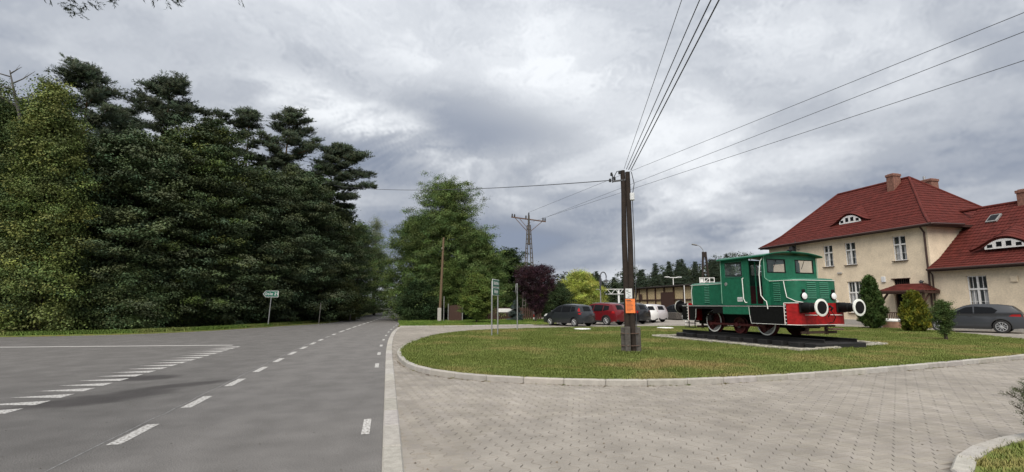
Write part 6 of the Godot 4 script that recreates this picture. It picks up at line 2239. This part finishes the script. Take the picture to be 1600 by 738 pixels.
func make_poles_and_wires() -> void:
	var gy := 0.105
	var pole := thing("double_wooden_pole", "dark double wooden utility pole on the lawn with an orange notice", "utility pole", Vector3(7.27, gy, -14.27))
	var mb := MB.new()
	var to_cam := Vector3(-0.457, 0, 0.889)
	var side := Vector3(0.889, 0, 0.457)
	for s in [-1.0, 1.0]:
		mb = MB.new()
		var b: Vector3 = side * 0.086 * s
		var p := []
		for k in 9:
			p.append(b * (1.0 if s > 0 else 0.9) + Vector3(0.012 * sin(k * 1.3 + s), k / 8.0 * (5.86 if s < 0 else 5.80) - 0.1, 0.01 * cos(k * 1.7)))
		mb.tube(p, [0.096, 0.094, 0.092, 0.09, 0.087, 0.084, 0.081, 0.078, 0.075], 14)
		obj("pole", mb, M.old_wood, pole)
	for st in [[-0.21, 0.0, 0.80, 0.07, M.grey_wood], [-0.07, 0.15, 0.82, 0.085, M.grey_wood], [0.235, -0.02, 0.80, 0.085, M.grey_wood]]:
		mb = MB.new()
		var c: Vector3 = side * st[0] + to_cam * st[1]
		mb.box(c + Vector3(0, st[2] / 2 - 0.05, 0), Vector3(st[3] * 1.9, st[2] + 0.1, 0.15), 0.012, Basis(side, Vector3.UP, side.cross(Vector3.UP)))
		obj("ground_stub", mb, st[4], pole)
	mb = MB.new()
	for y in [0.25, 0.62]:
		mb.tube([side * -0.29 + to_cam * 0.08 + Vector3(0, y, 0), to_cam * 0.235 + side * -0.07 + Vector3(0, y, 0), side * 0.20 + to_cam * 0.10 + Vector3(0, y, 0), side * 0.33 + Vector3(0, y, 0)], [0.012], 5)
	obj("binding_strap", mb, M.rust, pole)
	# bracket with insulators, junction box, down cable
	mb = MB.new()
	mb.bar(side * -0.02 + Vector3(0, 5.44, 0.05), side * -0.46 + Vector3(0, 5.40, 0.1), 0.05)
	mb.bar(side * -0.44 + Vector3(0, 5.36, 0.1), side * -0.44 + Vector3(0, 5.62, 0.1), 0.03)
	mb.tube([side * -0.42 + Vector3(0, 5.5, 0.1), side * -0.3 + Vector3(0, 5.72, 0.1), side * -0.12 + Vector3(0, 5.74, 0.08)], [0.014], 5)
	obj("bracket", mb, M.dark_steel, pole)
	for q in [[-0.38, 5.44], [-0.52, 5.38], [-0.47, 5.58], [-0.22, 5.62]]:
		insulator(pole, side * q[0] + Vector3(0, q[1], 0.1), 0.13, 0.05, M.dark_steel)
	mb = MB.new()
	mb.box(side * 0.2 + to_cam * 0.05 + Vector3(0, 4.88, 0), Vector3(0.14, 0.24, 0.12), 0.02, Basis(side, Vector3.UP, side.cross(Vector3.UP)))
	obj("junction_box", mb, M.paper, pole)
	mb = MB.new()
	mb.tube([side * 0.2 + Vector3(0, 5.7, 0), side * 0.26 + Vector3(0, 5.3, 0.03), side * 0.2 + to_cam * 0.06 + Vector3(0, 4.9, 0), side * 0.215 + to_cam * 0.03 + Vector3(0, 3.6, 0), side * 0.20 + to_cam * 0.05 + Vector3(0, 0.0, 0)], [0.013], 5)
	obj("cable", mb, M.dark_steel, pole)
	# notices: an orange sheet with lines of print and a paler one above it
	var bas := Basis(side, Vector3.UP, to_cam)
	var no := thing("orange_notice", "orange paper notice with lines of print on the double wooden pole", "notice", Vector3(7.27, gy, -14.27) + to_cam * 0.112 + side * 0.035 + Vector3(0, 1.45, 0))
	mb = MB.new()
	mb.box(Vector3.ZERO, Vector3(0.285, 0.43, 0.006), 0.0, bas)
	obj("sheet", mb, M.orange, no)
	mb = MB.new()
	rng.seed = 71
	for k in 9:
		var w := rng.randf_range(0.12, 0.22)
		mb.box(bas * Vector3(-0.115 + w / 2, 0.17 - 0.04 * k, 0.005), Vector3(w, 0.012 if k > 0 else 0.03, 0.002), 0.0, bas)
	obj("print", mb, M.rust, no)
	var n2 := thing("pale_notice", "small pale printed notice above the orange one on the wooden pole", "notice", Vector3(7.27, gy, -14.27) + to_cam * 0.110 + side * 0.0 + Vector3(0, 1.83, 0))
	mb = MB.new()
	mb.box(Vector3.ZERO, Vector3(0.20, 0.30, 0.006), 0.0, bas)
	obj("sheet", mb, M.paper, n2)
	mb = MB.new()
	for k in 7:
		mb.box(bas * Vector3(rng.randf_range(-0.05, 0.05), 0.10 - 0.035 * k, 0.005), Vector3(rng.randf_range(0.03, 0.12), rng.randf_range(0.012, 0.03), 0.002), 0.0, bas)
	obj("print", mb, M.dull_steel, n2)
	# wires from the pole over the viewer's head
	var top := Vector3(7.33, 5.92, -14.22)
	var k2 := 0
	for q in [[Vector3(4.57, 6.6, -6.76), 0.006, "thinnest and leftmost of the four wires that rise from the wooden pole over the viewer"], [Vector3(4.86, 6.6, -6.69), 0.009, "second from the left of the four wires rising from the wooden pole"], [Vector3(5.04, 6.6, -6.64), 0.012, "third of the four wires rising from the wooden pole, a thick one"], [Vector3(5.17, 6.6, -6.61), 0.013, "thickest and rightmost of the four wires rising from the wooden pole"]]:
		var a := top + side * (-0.10 + 0.07 * k2) + Vector3(0, -0.02 * k2, 0)
		wire(q[2], a, a + (q[0] - a) * 4.6, q[1], 0.0)
		k2 += 1
	# the medium voltage line from the lattice mast
	var tw := thing("concrete_mast", "tall A-shaped concrete mast with a crossarm, above the purple plum", "utility pole", Vector3(14.2, 0, -50.0), -0.24)
	for s in [-1.0, 1.0]:
		mb = MB.new()
		for c in [-0.13, 0.13]:
			mb.bar(Vector3(s * 0.62 + c * 1.3, -0.1, 0), Vector3(s * 0.10 + c * 0.5, 9.9, 0), 0.055, 0.10, 0.008)
		for k in 20:
			var t := k / 20.0
			var x0 := lerpf(s * 0.62, s * 0.10, t)
			mb.box(Vector3(x0, 9.9 * t, 0), Vector3(lerpf(0.36, 0.12, t), 0.09, 0.10), 0.01)
		obj("mast_leg", mb, M.grey_wood, tw)
	mb = MB.new()
	mb.bar(Vector3(0, 7.8, 0), Vector3(0, 10.9, 0), 0.26, 0.2, 0.02)
	obj("mast_head", mb, M.grey_wood, tw)
	mb = MB.new()
	mb.bar(Vector3(-1.85, 10.75, 0), Vector3(1.80, 10.25, 0), 0.12, 0.12, 0.01)
	mb.bar(Vector3(-1.45, 10.65, 0), Vector3(-0.15, 9.2, 0), 0.06)
	mb.bar(Vector3(-1.0, 10.6, 0.1), Vector3(-0.1, 9.5, 0.1), 0.05)
	mb.bar(Vector3(1.45, 10.3, 0), Vector3(0.15, 9.2, 0), 0.06)
	obj("crossarm", mb, M.rust, tw)
	for q in [[-1.75, 10.78], [-1.5, 10.74], [0.0, 10.9], [-0.3, 10.6], [1.5, 10.36], [1.72, 10.32]]:
		insulator(tw, Vector3(q[0], q[1], 0), 0.36, 0.10, M.dark_steel)
	wire("uppermost of the three thin wires crossing the sky to the right edge", Vector3(14.2, 11.25, -50), Vector3(14.2, 11.25, -50) + (Vector3(17.61, 9.97, -9.48) - Vector3(14.2, 11.25, -50)) * 1.7, 0.011, 0.0)
	wire("middle of the three thin wires crossing the sky to the right edge", Vector3(15.9, 10.7, -49.6), Vector3(15.9, 10.7, -49.6) + (Vector3(17.58, 9.4, -9.53) - Vector3(15.9, 10.7, -49.6)) * 1.7, 0.011, 0.0)
	wire("lowest of the three thin wires crossing the sky to the right edge", Vector3(14.0, 10.05, -50.0), Vector3(14.0, 10.05, -50.0) + (Vector3(17.54, 8.55, -9.6) - Vector3(14.0, 10.05, -50.0)) * 1.7, 0.011, 0.0)
	wire("long dark wire from the wooden pole's bracket to the wood on the other roadside", Vector3(6.86, 5.55, -14.4), Vector3(-4.6, 11.35, -42.7), 0.014, 0.35)
	# the leaning bare pole at the back kerb
	var lp := thing("leaning_pole", "bare tan wooden pole with a pale concrete foot at the back kerb", "utility pole", Vector3(4.45, 0.1, -44.2))
	mb = MB.new()
	mb.tube([Vector3(0.02, 0.9, 0.02), Vector3(0.12, 4.2, 0.02), Vector3(0.22, 7.4, 0.0)], [0.125, 0.105, 0.085], 10)
	obj("pole", mb, M.tan_wood, lp)
	mb = MB.new()
	mb.box(Vector3(-0.04, 0.55, 0.13), Vector3(0.32, 1.3, 0.2), 0.02)
	obj("concrete_foot", mb, M.concrete, lp)
	insulator(lp, Vector3(0.08, 6.3, 0.12), 0.2, 0.06, M.ceramic)
	mb = MB.new()
	mb.tube([Vector3(0.32, 0, 0.3), Vector3(0.32, 2.2, 0.3)], [0.035], 7)
	tag(obj("metal_post", mb, M.dull_steel), "thin grey metal post close beside the leaning wooden pole's foot", "post").position = Vector3(4.45, 0.1, -44.2)
	# concrete pole with a street lamp behind the locomotive
	var sl := thing("street_lamp", "A-shaped pole with a curved lamp arm and white cage, rising behind the rear hood", "street lamp", Vector3(29.9, 0, -42.6), -0.24)
	for s in [-1.0, 1.0]:
		mb = MB.new()
		mb.bar(Vector3(s * 0.55, 0, 0), Vector3(s * 0.12, 6.7, 0), 0.14, 0.16, 0.01)
		obj("pole_leg", mb, M.old_wood, sl)
	mb = MB.new()
	for y in [4.6, 5.3, 6.0]:
		mb.box(Vector3(0, y, 0), Vector3(0.5, 0.09, 0.1), 0.01)
	mb.box(Vector3(0, 6.4, 0), Vector3(0.42, 0.55, 0.24), 0.03)
	obj("pole_head", mb, M.old_wood, sl)
	mb = MB.new()
	mb.tube([Vector3(-0.05, 6.3, 0), Vector3(-0.12, 6.9, 0), Vector3(-0.4, 7.25, 0), Vector3(-0.75, 7.38, 0)], [0.03], 7)
	obj("lamp_arm", mb, M.dull_steel, sl)
	mb = MB.new()
	mb.box(Vector3(-0.92, 7.40, 0), Vector3(0.55, 0.13, 0.24), 0.05, Basis(Vector3.BACK, -0.2))
	obj("lamp_head", mb, M.dull_steel, sl)
	mb = MB.new()
	for x in [-0.65, -0.2, 0.3, 0.75]:
		mb.box(Vector3(x, 3.75, 0.2), Vector3(0.07, 0.85, 0.05), 0.01)
	for y in [3.36, 3.75, 4.14]:
		mb.box(Vector3(0.05, y, 0.203), Vector3(1.45, 0.06, 0.045), 0.01)
	mb.bar(Vector3(-0.6, 3.4, 0.21), Vector3(0.25, 4.1, 0.21), 0.05, 0.04)
	mb.box(Vector3(-0.42, 3.75, 0.12), Vector3(0.3, 0.8, 0.04), 0.01)
	obj("white_cage", mb, M.white, sl)
	# old-fashioned gooseneck lanterns
	var gl := gooseneck("blue gooseneck lantern on a slim post behind the parked cars", Vector3(18.7, 0, -42.2), -0.24, 1.0)
	gooseneck("distant gooseneck lantern behind the lime-yellow tree", Vector3(21.4, 0, -57.4), 2.9, 1.22)
	mb = MB.new()
	mb.tube([Vector3.ZERO, Vector3(0, 2.92, 0)], [0.03], 8)
	tag(obj("white_pole", mb, M.white), "thin white pole standing just behind the locomotive's rear buffers", "pole").position = Vector3(21.7, 0.1, -33.6)
	# white lattice gantry over the tracks
	var gt := thing("track_gantry", "white lattice gantry over the railway seen above the red car", "gantry", Vector3(42.2, 0, -87.4), -0.24)
	for x in [-7.5, 0.2, 6.5]:
		mb = MB.new()
		mb.box(Vector3(x, 2.2, 0), Vector3(0.32, 4.5, 0.32), 0.03)
		obj("column", mb, M.white, gt)
	mb = MB.new()
	for y in [3.55, 4.45]:
		for z in [-0.3, 0.3]:
			mb.box(Vector3(-0.5, y, z), Vector3(15.0, 0.10, 0.09), 0.01)
	for k in 20:
		var x := -8.0 + 0.75 * k
		mb.bar(Vector3(x, 3.55 if k % 2 else 4.45, 0.3), Vector3(x + 0.75, 4.45 if k % 2 else 3.55, 0.3), 0.075)
	obj("truss", mb, M.white, gt)

func gooseneck(label: String, at: Vector3, turn: float, size: float) -> Node3D:
	var r := thing("gooseneck_lantern", label, "street lamp", at, turn)
	r.scale = Vector3.ONE * size
	var blue: Material = M.dark_steel
	var mb := MB.new()
	mb.tube([Vector3.ZERO, Vector3(0, 2.4, 0), Vector3(0, 4.1, 0)], [0.07, 0.055, 0.04], 8)
	obj("post", mb, M.dull_steel, r)
	mb = MB.new()
	mb.tube([Vector3(0, 2.9, 0), Vector3(0, 4.1, 0)], [0.075], 8)
	var p := []
	for k in 10:
		var a := PI - PI * 1.08 * k / 9.0
		p.append(Vector3(0.28 + 0.27 * cos(a), 4.1 + 0.42 * sin(a), 0))
	mb.tube(p, [0.05], 7)
	mb.box(Vector3(0.02, 3.6, 0), Vector3(0.22, 0.5, 0.06), 0.02)
	obj("neck", mb, blue, r)
	mb = MB.new()
	mb.lathe([Vector2(0.03, 0.30), Vector2(0.05, 0.16), Vector2(0.15, 0.12), Vector2(0.36, 0.0), Vector2(0.33, -0.01), Vector2(0.0, 0.04)], Transform3D(Basis(), Vector3(0.54, 3.68, 0)), 14)
	obj("shade", mb, blue, r)
	mb = MB.new()
	mb.lathe([Vector2(0.12, 0.02), Vector2(0.11, -0.07), Vector2(0.0, -0.12)], Transform3D(Basis(), Vector3(0.54, 3.68, 0)), 12)
	obj("bulb_glass", mb, M.lamp_glass, r)
	return r

# ---------------------------------------------------------------- signs, fences, small things
func lettering(text: String, height: float, material: Material, parent: Node, xf: Transform3D) -> void:
	var tm := TextMesh.new()
	tm.text = text
	var f := SystemFont.new()
	f.font_names = PackedStringArray(["Droid Sans"])
	f.font_weight = 700
	tm.font = f
	tm.font_size = 48
	tm.pixel_size = height / 36.0
	tm.depth = 0.006
	tm.curve_step = 4.0
	var o := obj("lettering", tm, material, parent)
	o.transform = xf

func make_street_things() -> void:
	var mb: MB
	# arrow sign at the side road
	var sg := thing("arrow_sign", "green arrow-shaped direction sign on a thin post before the wood", "sign", Vector3(-8.3, 0.03, -39.9), 0.16)
	mb = MB.new()
	mb.tube([Vector3(-0.06, 0, -0.03), Vector3(0.05, 2.55, -0.03)], [0.038], 8)
	obj("post", mb, M.steel, sg)
	var arrow := func(g: float) -> PackedVector2Array: return PackedVector2Array([Vector2(-0.58 + g * 1.3, 0), Vector2(-0.40 + g * 0.6, 0.235 - g), Vector2(0.42 - g, 0.235 - g), Vector2(0.46 - g, 0.19 - g * 0.5), Vector2(0.46 - g, -0.19 + g * 0.5), Vector2(0.42 - g, -0.235 + g), Vector2(-0.40 + g * 0.6, -0.235 + g)])
	mb = MB.new()
	mb.prism(arrow.call(0.0), 0.0, 0.02, Transform3D(Basis(), Vector3(0.05, 2.33, 0)))
	obj("white_border", mb, M.white, sg)
	mb = MB.new()
	mb.prism(arrow.call(0.035), 0.0, 0.025, Transform3D(Basis(), Vector3(0.05, 2.33, 0)))
	obj("panel", mb, M.sign_green, sg)
	lettering("Osie 21", 0.20, M.white, sg, Transform3D(Basis(), Vector3(0.05, 2.33, 0.028)))
	# double-panel sign on two posts, seen from its edge side
	var ds := thing("double_road_sign", "two-panel green road sign on two posts at the tip of the lawn", "sign", Vector3(5.1, 0.1, -23.9), deg_to_rad(62.0))
	for x in [-0.52, 0.52]:
		mb = MB.new()
		mb.tube([Vector3(x, 0, -0.04), Vector3(x, 2.62, -0.04)], [0.034], 8)
		obj("post", mb, M.steel, ds)
	for r in [[2.52, "Szlachta"], [2.12, "Zdroje"]]:
		mb = MB.new()
		mb.box(Vector3(0, r[0], 0), Vector3(1.16, 0.375, 0.02), 0.006)
		var pn := obj("panel", mb, M.white, ds)
		mb = MB.new()
		mb.box(Vector3(0, r[0], 0.006), Vector3(1.10, 0.325, 0.02), 0.004)
		obj("green_face", mb, M.sign_green, pn)
		lettering(r[1], 0.16, M.white, pn, Transform3D(Basis(), Vector3(0, r[0], 0.019)))
	# the back of a round sign, nearly edge on
	var rs := thing("round_sign", "round traffic sign seen from behind on a thin post at the lawn's far edge", "sign", Vector3(7.32, 0.1, -28.3), deg_to_rad(70.0))
	mb = MB.new()
	mb.tube([Vector3(0, 0, 0), Vector3(0, 2.72, 0)], [0.032], 8)
	obj("post", mb, M.steel, rs)
	mb = MB.new()
	mb.lathe([Vector2(0.0, 0.0), Vector2(0.335, 0.0), Vector2(0.35, 0.012), Vector2(0.35, 0.03), Vector2(0.0, 0.032)], Transform3D(Basis(Vector3.RIGHT, Vector3(0, 0, -1), Vector3.UP), Vector3(0, 2.36, -0.04)), 28)
	obj("disc", mb, M.dull_steel, rs)
	mb = MB.new()
	for y in [2.2, 2.5]:
		mb.box(Vector3(0, y, -0.02), Vector3(0.5, 0.04, 0.03), 0.005)
	obj("clamp", mb, M.steel, rs)
	# brown picket gate beside the leaning pole
	var bg := thing("brown_gate", "brown picket gate panel with pointed tops right of the leaning pole", "gate", Vector3(5.85, 0.1, -44.5), -0.1)
	for k in 9:
		mb = MB.new()
		mb.prism(PackedVector2Array([Vector2(-0.055, 0.05), Vector2(0.055, 0.05), Vector2(0.055, 1.34), Vector2(0, 1.44), Vector2(-0.055, 1.34)]), -0.012, 0.012, Transform3D(Basis(), Vector3(-0.48 + 0.12 * k, 0.06 * sin(k * PI / 8.0), 0)))
		obj("picket", mb, M.brown_wood, bg)
	for y in [0.35, 1.1]:
		mb = MB.new()
		mb.box(Vector3(0, y, -0.03), Vector3(1.14, 0.09, 0.03), 0.005)
		obj("rail", mb, M.brown_wood, bg)
	for x in [-0.62, 0.62]:
		mb = MB.new()
		mb.box(Vector3(x, 0.78, 0), Vector3(0.08, 1.56, 0.08), 0.01)
		obj("post", mb, M.dull_steel, bg)
	# brown garden fence farther back
	var gf := thing("brown_fence", "low brown picket fence across the back of the lawn", "fence", Vector3(11.2, 0.1, -47.6), -0.2)
	for k in 34:
		mb = MB.new()
		mb.box(Vector3(-3.6 + 0.21 * k, 0.62, 0), Vector3(0.15, 1.15 + 0.04 * sin(k * 1.9), 0.022), 0.005)
		obj("picket", mb, M.brown_wood, gf)
	for y in [0.3, 0.95]:
		mb = MB.new()
		mb.box(Vector3(-0.1, y, -0.035), Vector3(7.3, 0.08, 0.04), 0.006)
		obj("rail", mb, M.brown_wood, gf)
	var bd := thing("white_board", "long white board on two thin posts before the brown fence", "board", Vector3(10.9, 0.1, -46.4), -0.1)
	mb = MB.new()
	mb.box(Vector3(0, 0.95, 0), Vector3(1.45, 0.34, 0.03), 0.005)
	obj("panel", mb, M.white, bd)
	mb = MB.new()
	mb.box(Vector3(0, 0.72, 0), Vector3(1.6, 0.06, 0.05), 0.005)
	obj("rail", mb, M.grey_wood, bd)
	for x in [-0.6, 0.6]:
		mb = MB.new()
		mb.box(Vector3(x, 0.5, -0.04), Vector3(0.05, 1.1, 0.04), 0.005)
		obj("post", mb, M.brown_wood, bd)
	var mp := thing("marker_post", "short red and white marker post on the lawn by the plum tree", "post", Vector3(13.4, 0.1, -45.6))
	for k in 4:
		mb = MB.new()
		mb.tube([Vector3(0, 0.3 * k, 0), Vector3(0, 0.3 * (k + 1), 0)], [0.06], 8)
		obj("band", mb, M.loco_red if k % 2 else M.white, mp)
	mb = MB.new()
	mb.tube([Vector3(0, 0, 0), Vector3(0.08, 1.7, 0)], [0.03], 6)
	tag(obj("reflector_post", mb, M.bark_grey), "thin weathered post at the left roadside before the olive bush", "post").position = Vector3(-5.3, 0.03, -43.2)
	mb = MB.new()
	mb.box(Vector3(0, 0.3, 0), Vector3(0.14, 0.6, 0.1), 0.02)
	tag(obj("roadside_marker", mb, M.grey_wood), "stubby pale marker at the left roadside farther on than the thin post", "post").position = Vector3(-3.4, 0.03, -50.5)
	# two flat round white pieces of concrete on the lawn
	for q in [[11.2, -28.0, "flat round white concrete slab on the lawn left of the double wooden pole"], [16.7, -28.1, "flat round white concrete slab on the lawn between the pole and the locomotive's rear"]]:
		mb = MB.new()
		mb.lathe([Vector2(0.50, 0.0), Vector2(0.50, 0.07), Vector2(0.47, 0.10), Vector2(0.0, 0.10)], Transform3D(Basis(), Vector3(q[0], 0.1, q[1])), 24)
		mb.box(Vector3(q[0], 0.205, q[1]), Vector3(0.12, 0.012, 0.03))
		tag(obj("concrete_slab", mb, M.white), q[2], "slab")
	# planter in front of the porch
	var pl := thing("flower_planter", "round pinkish planter with a white rim before the porch", "planter", Vector3(31.4, 0.02, -25.5))
	mb = MB.new()
	mb.lathe([Vector2(0.55, 0.0), Vector2(0.72, 0.50), Vector2(0.62, 0.52)], Transform3D(), 20)
	obj("bowl", mb, M.pink, pl)
	mb = MB.new()
	mb.lathe([Vector2(0.72, 0.50), Vector2(0.76, 0.54), Vector2(0.74, 0.64), Vector2(0.64, 0.66), Vector2(0.60, 0.56), Vector2(0.0, 0.56)], Transform3D(), 20)
	obj("rim", mb, M.white, pl)

# ---------------------------------------------------------------- grass
func tuft(sd: int, blades: int, h: float, spread: float) -> ArrayMesh:
	rng.seed = sd
	var mb := MB.new()
	for i in blades:
		var o := Vector3(rng.randfn(), 0, rng.randfn()) * spread * 0.5
		var hh := h * rng.randf_range(0.5, 1.2)
		var lean := Vector3(rng.randfn(), 0, rng.randfn()) * hh * 0.4
		var s := Vector3(rng.randfn(), 0, rng.randfn()).normalized() * 0.0035 * (h / 0.05)
		var g := rng.randf_range(0.75, 1.3)
		mb.col = Color(g, g, g)
		var nn := (Vector3.UP + Vector3(rng.randfn(), 0, rng.randfn()) * 0.35).normalized()
		var m := o + lean * 0.4 + Vector3.UP * hh * 0.6
		var t := o + lean + Vector3.UP * hh
		mb.tris(o - s, o + s, m + s * 0.7, nn, nn, nn)
		mb.tris(o - s, m + s * 0.7, m - s * 0.7, nn, nn, nn)
		mb.tris(m - s * 0.7, m + s * 0.7, t, nn, nn, nn)
	return mb.mesh()

func make_grass() -> void:
	var short := tuft(601, 26, 0.045, 0.11)
	var tall := tuft(602, 20, 0.13, 0.10)
	var patch := FastNoiseLite.new()
	patch.seed = 63
	patch.frequency = 0.22
	patch.fractal_octaves = 4
	var hue := func(x: float, z: float) -> Color:
		var f := -0.10 + patch.get_noise_2d(x, z) + 0.35 * patch.get_noise_2d(x * 4.0 + 30.0, z * 4.0)
		var c := Color(0.180, 0.225, 0.062)
		if f > 0.0:
			c = c.lerp(Color(0.34, 0.275, 0.115), clampf(f * 2.0, 0.0, 0.62))
		else:
			c = c.lerp(Color(0.150, 0.185, 0.046), clampf(-f * 2.0, 0.0, 0.8))
		# a worn dry patch in front of the wooden pole
		var w := Vector2((x - 6.8) / 2.3, (z + 11.6) / 0.9).length()
		c = c.lerp(Color(0.33, 0.245, 0.11), clampf(1.15 - w + 0.8 * patch.get_noise_2d(x * 3.0, z * 3.0), 0.0, 0.75))
		return c * rng.randf_range(0.75, 1.25)
	rng.seed = 610
	var xfs := []
	var cols := []
	for i in 105000:
		var z := -9.0 - 22.0 * pow(rng.randf(), 1.5)
		var x := rng.randf_range(0.4, 31.0)
		var v := Vector2(x, z)
		if not Geometry2D.is_point_in_polygon(v, island_in) or Geometry2D.is_point_in_polygon(v, pad):
			continue
		xfs.append(Transform3D(Basis(Vector3.UP, rng.randf() * TAU).scaled(Vector3(1, rng.randf_range(0.6, 1.3), 1) * (1.0 + clampf((-z - 12.0) * 0.05, 0.0, 0.8))), Vector3(x, 0.10, z)))
		cols.append(hue.call(x, z))
	scatter("grass", short, M.blade, xfs, cols, null, true)
	xfs = []
	cols = []
	for i in 5000:
		var v := Vector2(rng.randf_range(4.3, 12.0), rng.randf_range(-4.7, -2.2))
		if Geometry2D.is_point_in_polygon(v, Geometry2D.offset_polygon(corner_bed, -0.17)[0]):
			xfs.append(Transform3D(Basis(Vector3.UP, rng.randf() * TAU).scaled(Vector3.ONE * rng.randf_range(0.5, 1.2)), Vector3(v.x, 0.068, v.y)))
			cols.append(hue.call(v.x * 3.0, v.y * 3.0))
	scatter("corner_grass", short, M.blade, xfs, cols, null, true)
	# taller grass along the kerbs, the gravel border, the verge and the poles
	xfs = []
	cols = []
	for i in island_in.size():
		var a := island_in[i]
		var b := island_in[(i + 1) % island_in.size()]
		for k in 6:
			var p := a.lerp(b, rng.randf()) + Vector2(rng.randfn(), rng.randfn()) * 0.03
			xfs.append(Transform3D(Basis(Vector3.UP, rng.randf() * TAU).scaled(Vector3.ONE * rng.randf_range(0.3, 0.75)), Vector3(p.x, 0.10, p.y)))
			cols.append(hue.call(p.x, p.y))
	for i in 900:
		var a := rng.randf() * TAU
		var d := 0.22 + absf(rng.randfn()) * 0.14
		xfs.append(Transform3D(Basis(Vector3.UP, rng.randf() * TAU).scaled(Vector3.ONE * rng.randf_range(0.4, 0.9)), Vector3(7.27 + cos(a) * d, 0.10, -14.27 + sin(a) * d)))
		cols.append(hue.call(7.0, -16.0))
	for i in 700:
		var k := rng.randi_range(0, 3)
		var p := pad[k].lerp(pad[(k + 1) % 4], rng.randf())
		var cen := Vector2(15.0, -18.0)
		p += (p - cen).normalized() * rng.randf_range(0.09, 0.2)
		xfs.append(Transform3D(Basis(Vector3.UP, rng.randf() * TAU).scaled(Vector3.ONE * rng.randf_range(0.3, 0.8)), Vector3(p.x, 0.10, p.y)))
		cols.append(hue.call(p.x, p.y))
	# weeds in the joint along the foot of the island kerb
	var foot: PackedVector2Array = Geometry2D.offset_polygon(island, 0.03)[0]
	for i in 1300:
		var k := rng.randi_range(0, foot.size() - 1)
		var p := foot[k].lerp(foot[(k + 1) % foot.size()], rng.randf())
		if p.y > -13.0 and patch.get_noise_2d(p.x * 4.0, p.y * 4.0) > -0.05:
			xfs.append(Transform3D(Basis(Vector3.UP, rng.randf() * TAU).scaled(Vector3.ONE * rng.randf_range(0.12, 0.34)), Vector3(p.x, 0.0, p.y)))
			cols.append(hue.call(p.x, p.y) * 0.8)
	# crumbs of soil and dead leaf caught at the foot of the kerbs
	var crumb := MB.new()
	crumb.tri(Vector3(-0.5, 0.1, 0), Vector3(0.5, 0.0, 0.2), Vector3(0.1, 0.3, -0.5), Vector3.UP)
	crumb.tri(Vector3(-0.5, 0.1, 0), Vector3(0.5, 0.0, 0.2), Vector3(-0.1, 0.15, 0.5), Vector3.UP)
	var cx := []
	var cc := []
	for i in 5200:
		var k := rng.randi_range(0, foot.size() - 1)
		var p := foot[k].lerp(foot[(k + 1) % foot.size()], rng.randf())
		var cen := Vector2(14.0, -20.0)
		if p.y < -16.0 or patch.get_noise_2d(p.x * 2.0 + 70.0, p.y * 2.0) < -0.15:
			continue
		p += (p - cen).normalized() * absf(rng.randfn()) * 0.06
		cx.append(Transform3D(Basis(Vector3.UP, rng.randf() * TAU).scaled(Vector3.ONE * rng.randf_range(0.012, 0.035)), Vector3(p.x, 0.017, p.y)))
		cc.append(Color(0.13, 0.095, 0.06) * rng.randf_range(0.6, 1.5))
	for i in 420:
		var p := Vector2(rng.randf_range(0.3, 16.0), rng.randf_range(-12.0, -3.5))
		if Geometry2D.is_point_in_polygon(p, island) or Geometry2D.is_point_in_polygon(p, corner_bed):
			continue
		cx.append(Transform3D(Basis(Vector3.UP, rng.randf() * TAU).scaled(Vector3.ONE * rng.randf_range(0.01, 0.03)), Vector3(p.x, 0.018, p.y)))
		cc.append(Color(0.12, 0.085, 0.05) * rng.randf_range(0.5, 1.4))
	for i in 260:
		var p := Vector2(rng.randf_range(-6.0, -0.1), rng.randf_range(-12.0, -3.5))
		cx.append(Transform3D(Basis(Vector3.UP, rng.randf() * TAU).scaled(Vector3.ONE * rng.randf_range(0.008, 0.022)), Vector3(p.x, 0.002, p.y)))
		cc.append(Color(0.10, 0.085, 0.07) * rng.randf_range(0.5, 1.4))
	scatter("litter", crumb.mesh(), M.blade, cx, cc, null, true)
	for i in 14000:
		var f := pow(rng.randf(), 0.8)
		var ptsv := [Vector2(-32, -30.3), Vector2(-18.6, -30.9), Vector2(-13.4, -32.0), Vector2(-10.5, -35.1), Vector2(-8.5, -39.3), Vector2(-6.3, -46.0), Vector2(-5.0, -56.0)]
		var ff := f * (ptsv.size() - 1)
		var k := mini(int(ff), ptsv.size() - 2)
		var p: Vector2 = ptsv[k].lerp(ptsv[k + 1], ff - k) + Vector2(-0.5, -0.8) * absf(rng.randfn()) * 0.75
		xfs.append(Transform3D(Basis(Vector3.UP, rng.randf() * TAU).scaled(Vector3.ONE * rng.randf_range(0.6, 1.6)), Vector3(p.x, 0.03, p.y)))
		cols.append(hue.call(p.x, p.y) * Color(0.72, 0.90, 0.8))
	for i in 9000:
		var p := Vector2(rng.randf_range(1.0, 16.5), -36.6 - 10.0 * pow(rng.randf(), 1.4))
		if p.x > 12.0 + (-p.y - 37.0) * 0.42:
			continue
		xfs.append(Transform3D(Basis(Vector3.UP, rng.randf() * TAU).scaled(Vector3.ONE * rng.randf_range(0.6, 1.3)), Vector3(p.x, 0.10, p.y)))
		cols.append(hue.call(p.x, p.y) * Color(0.85, 1.1, 0.8))
	scatter("tall_grass", tall, M.blade, xfs, cols, null, true)
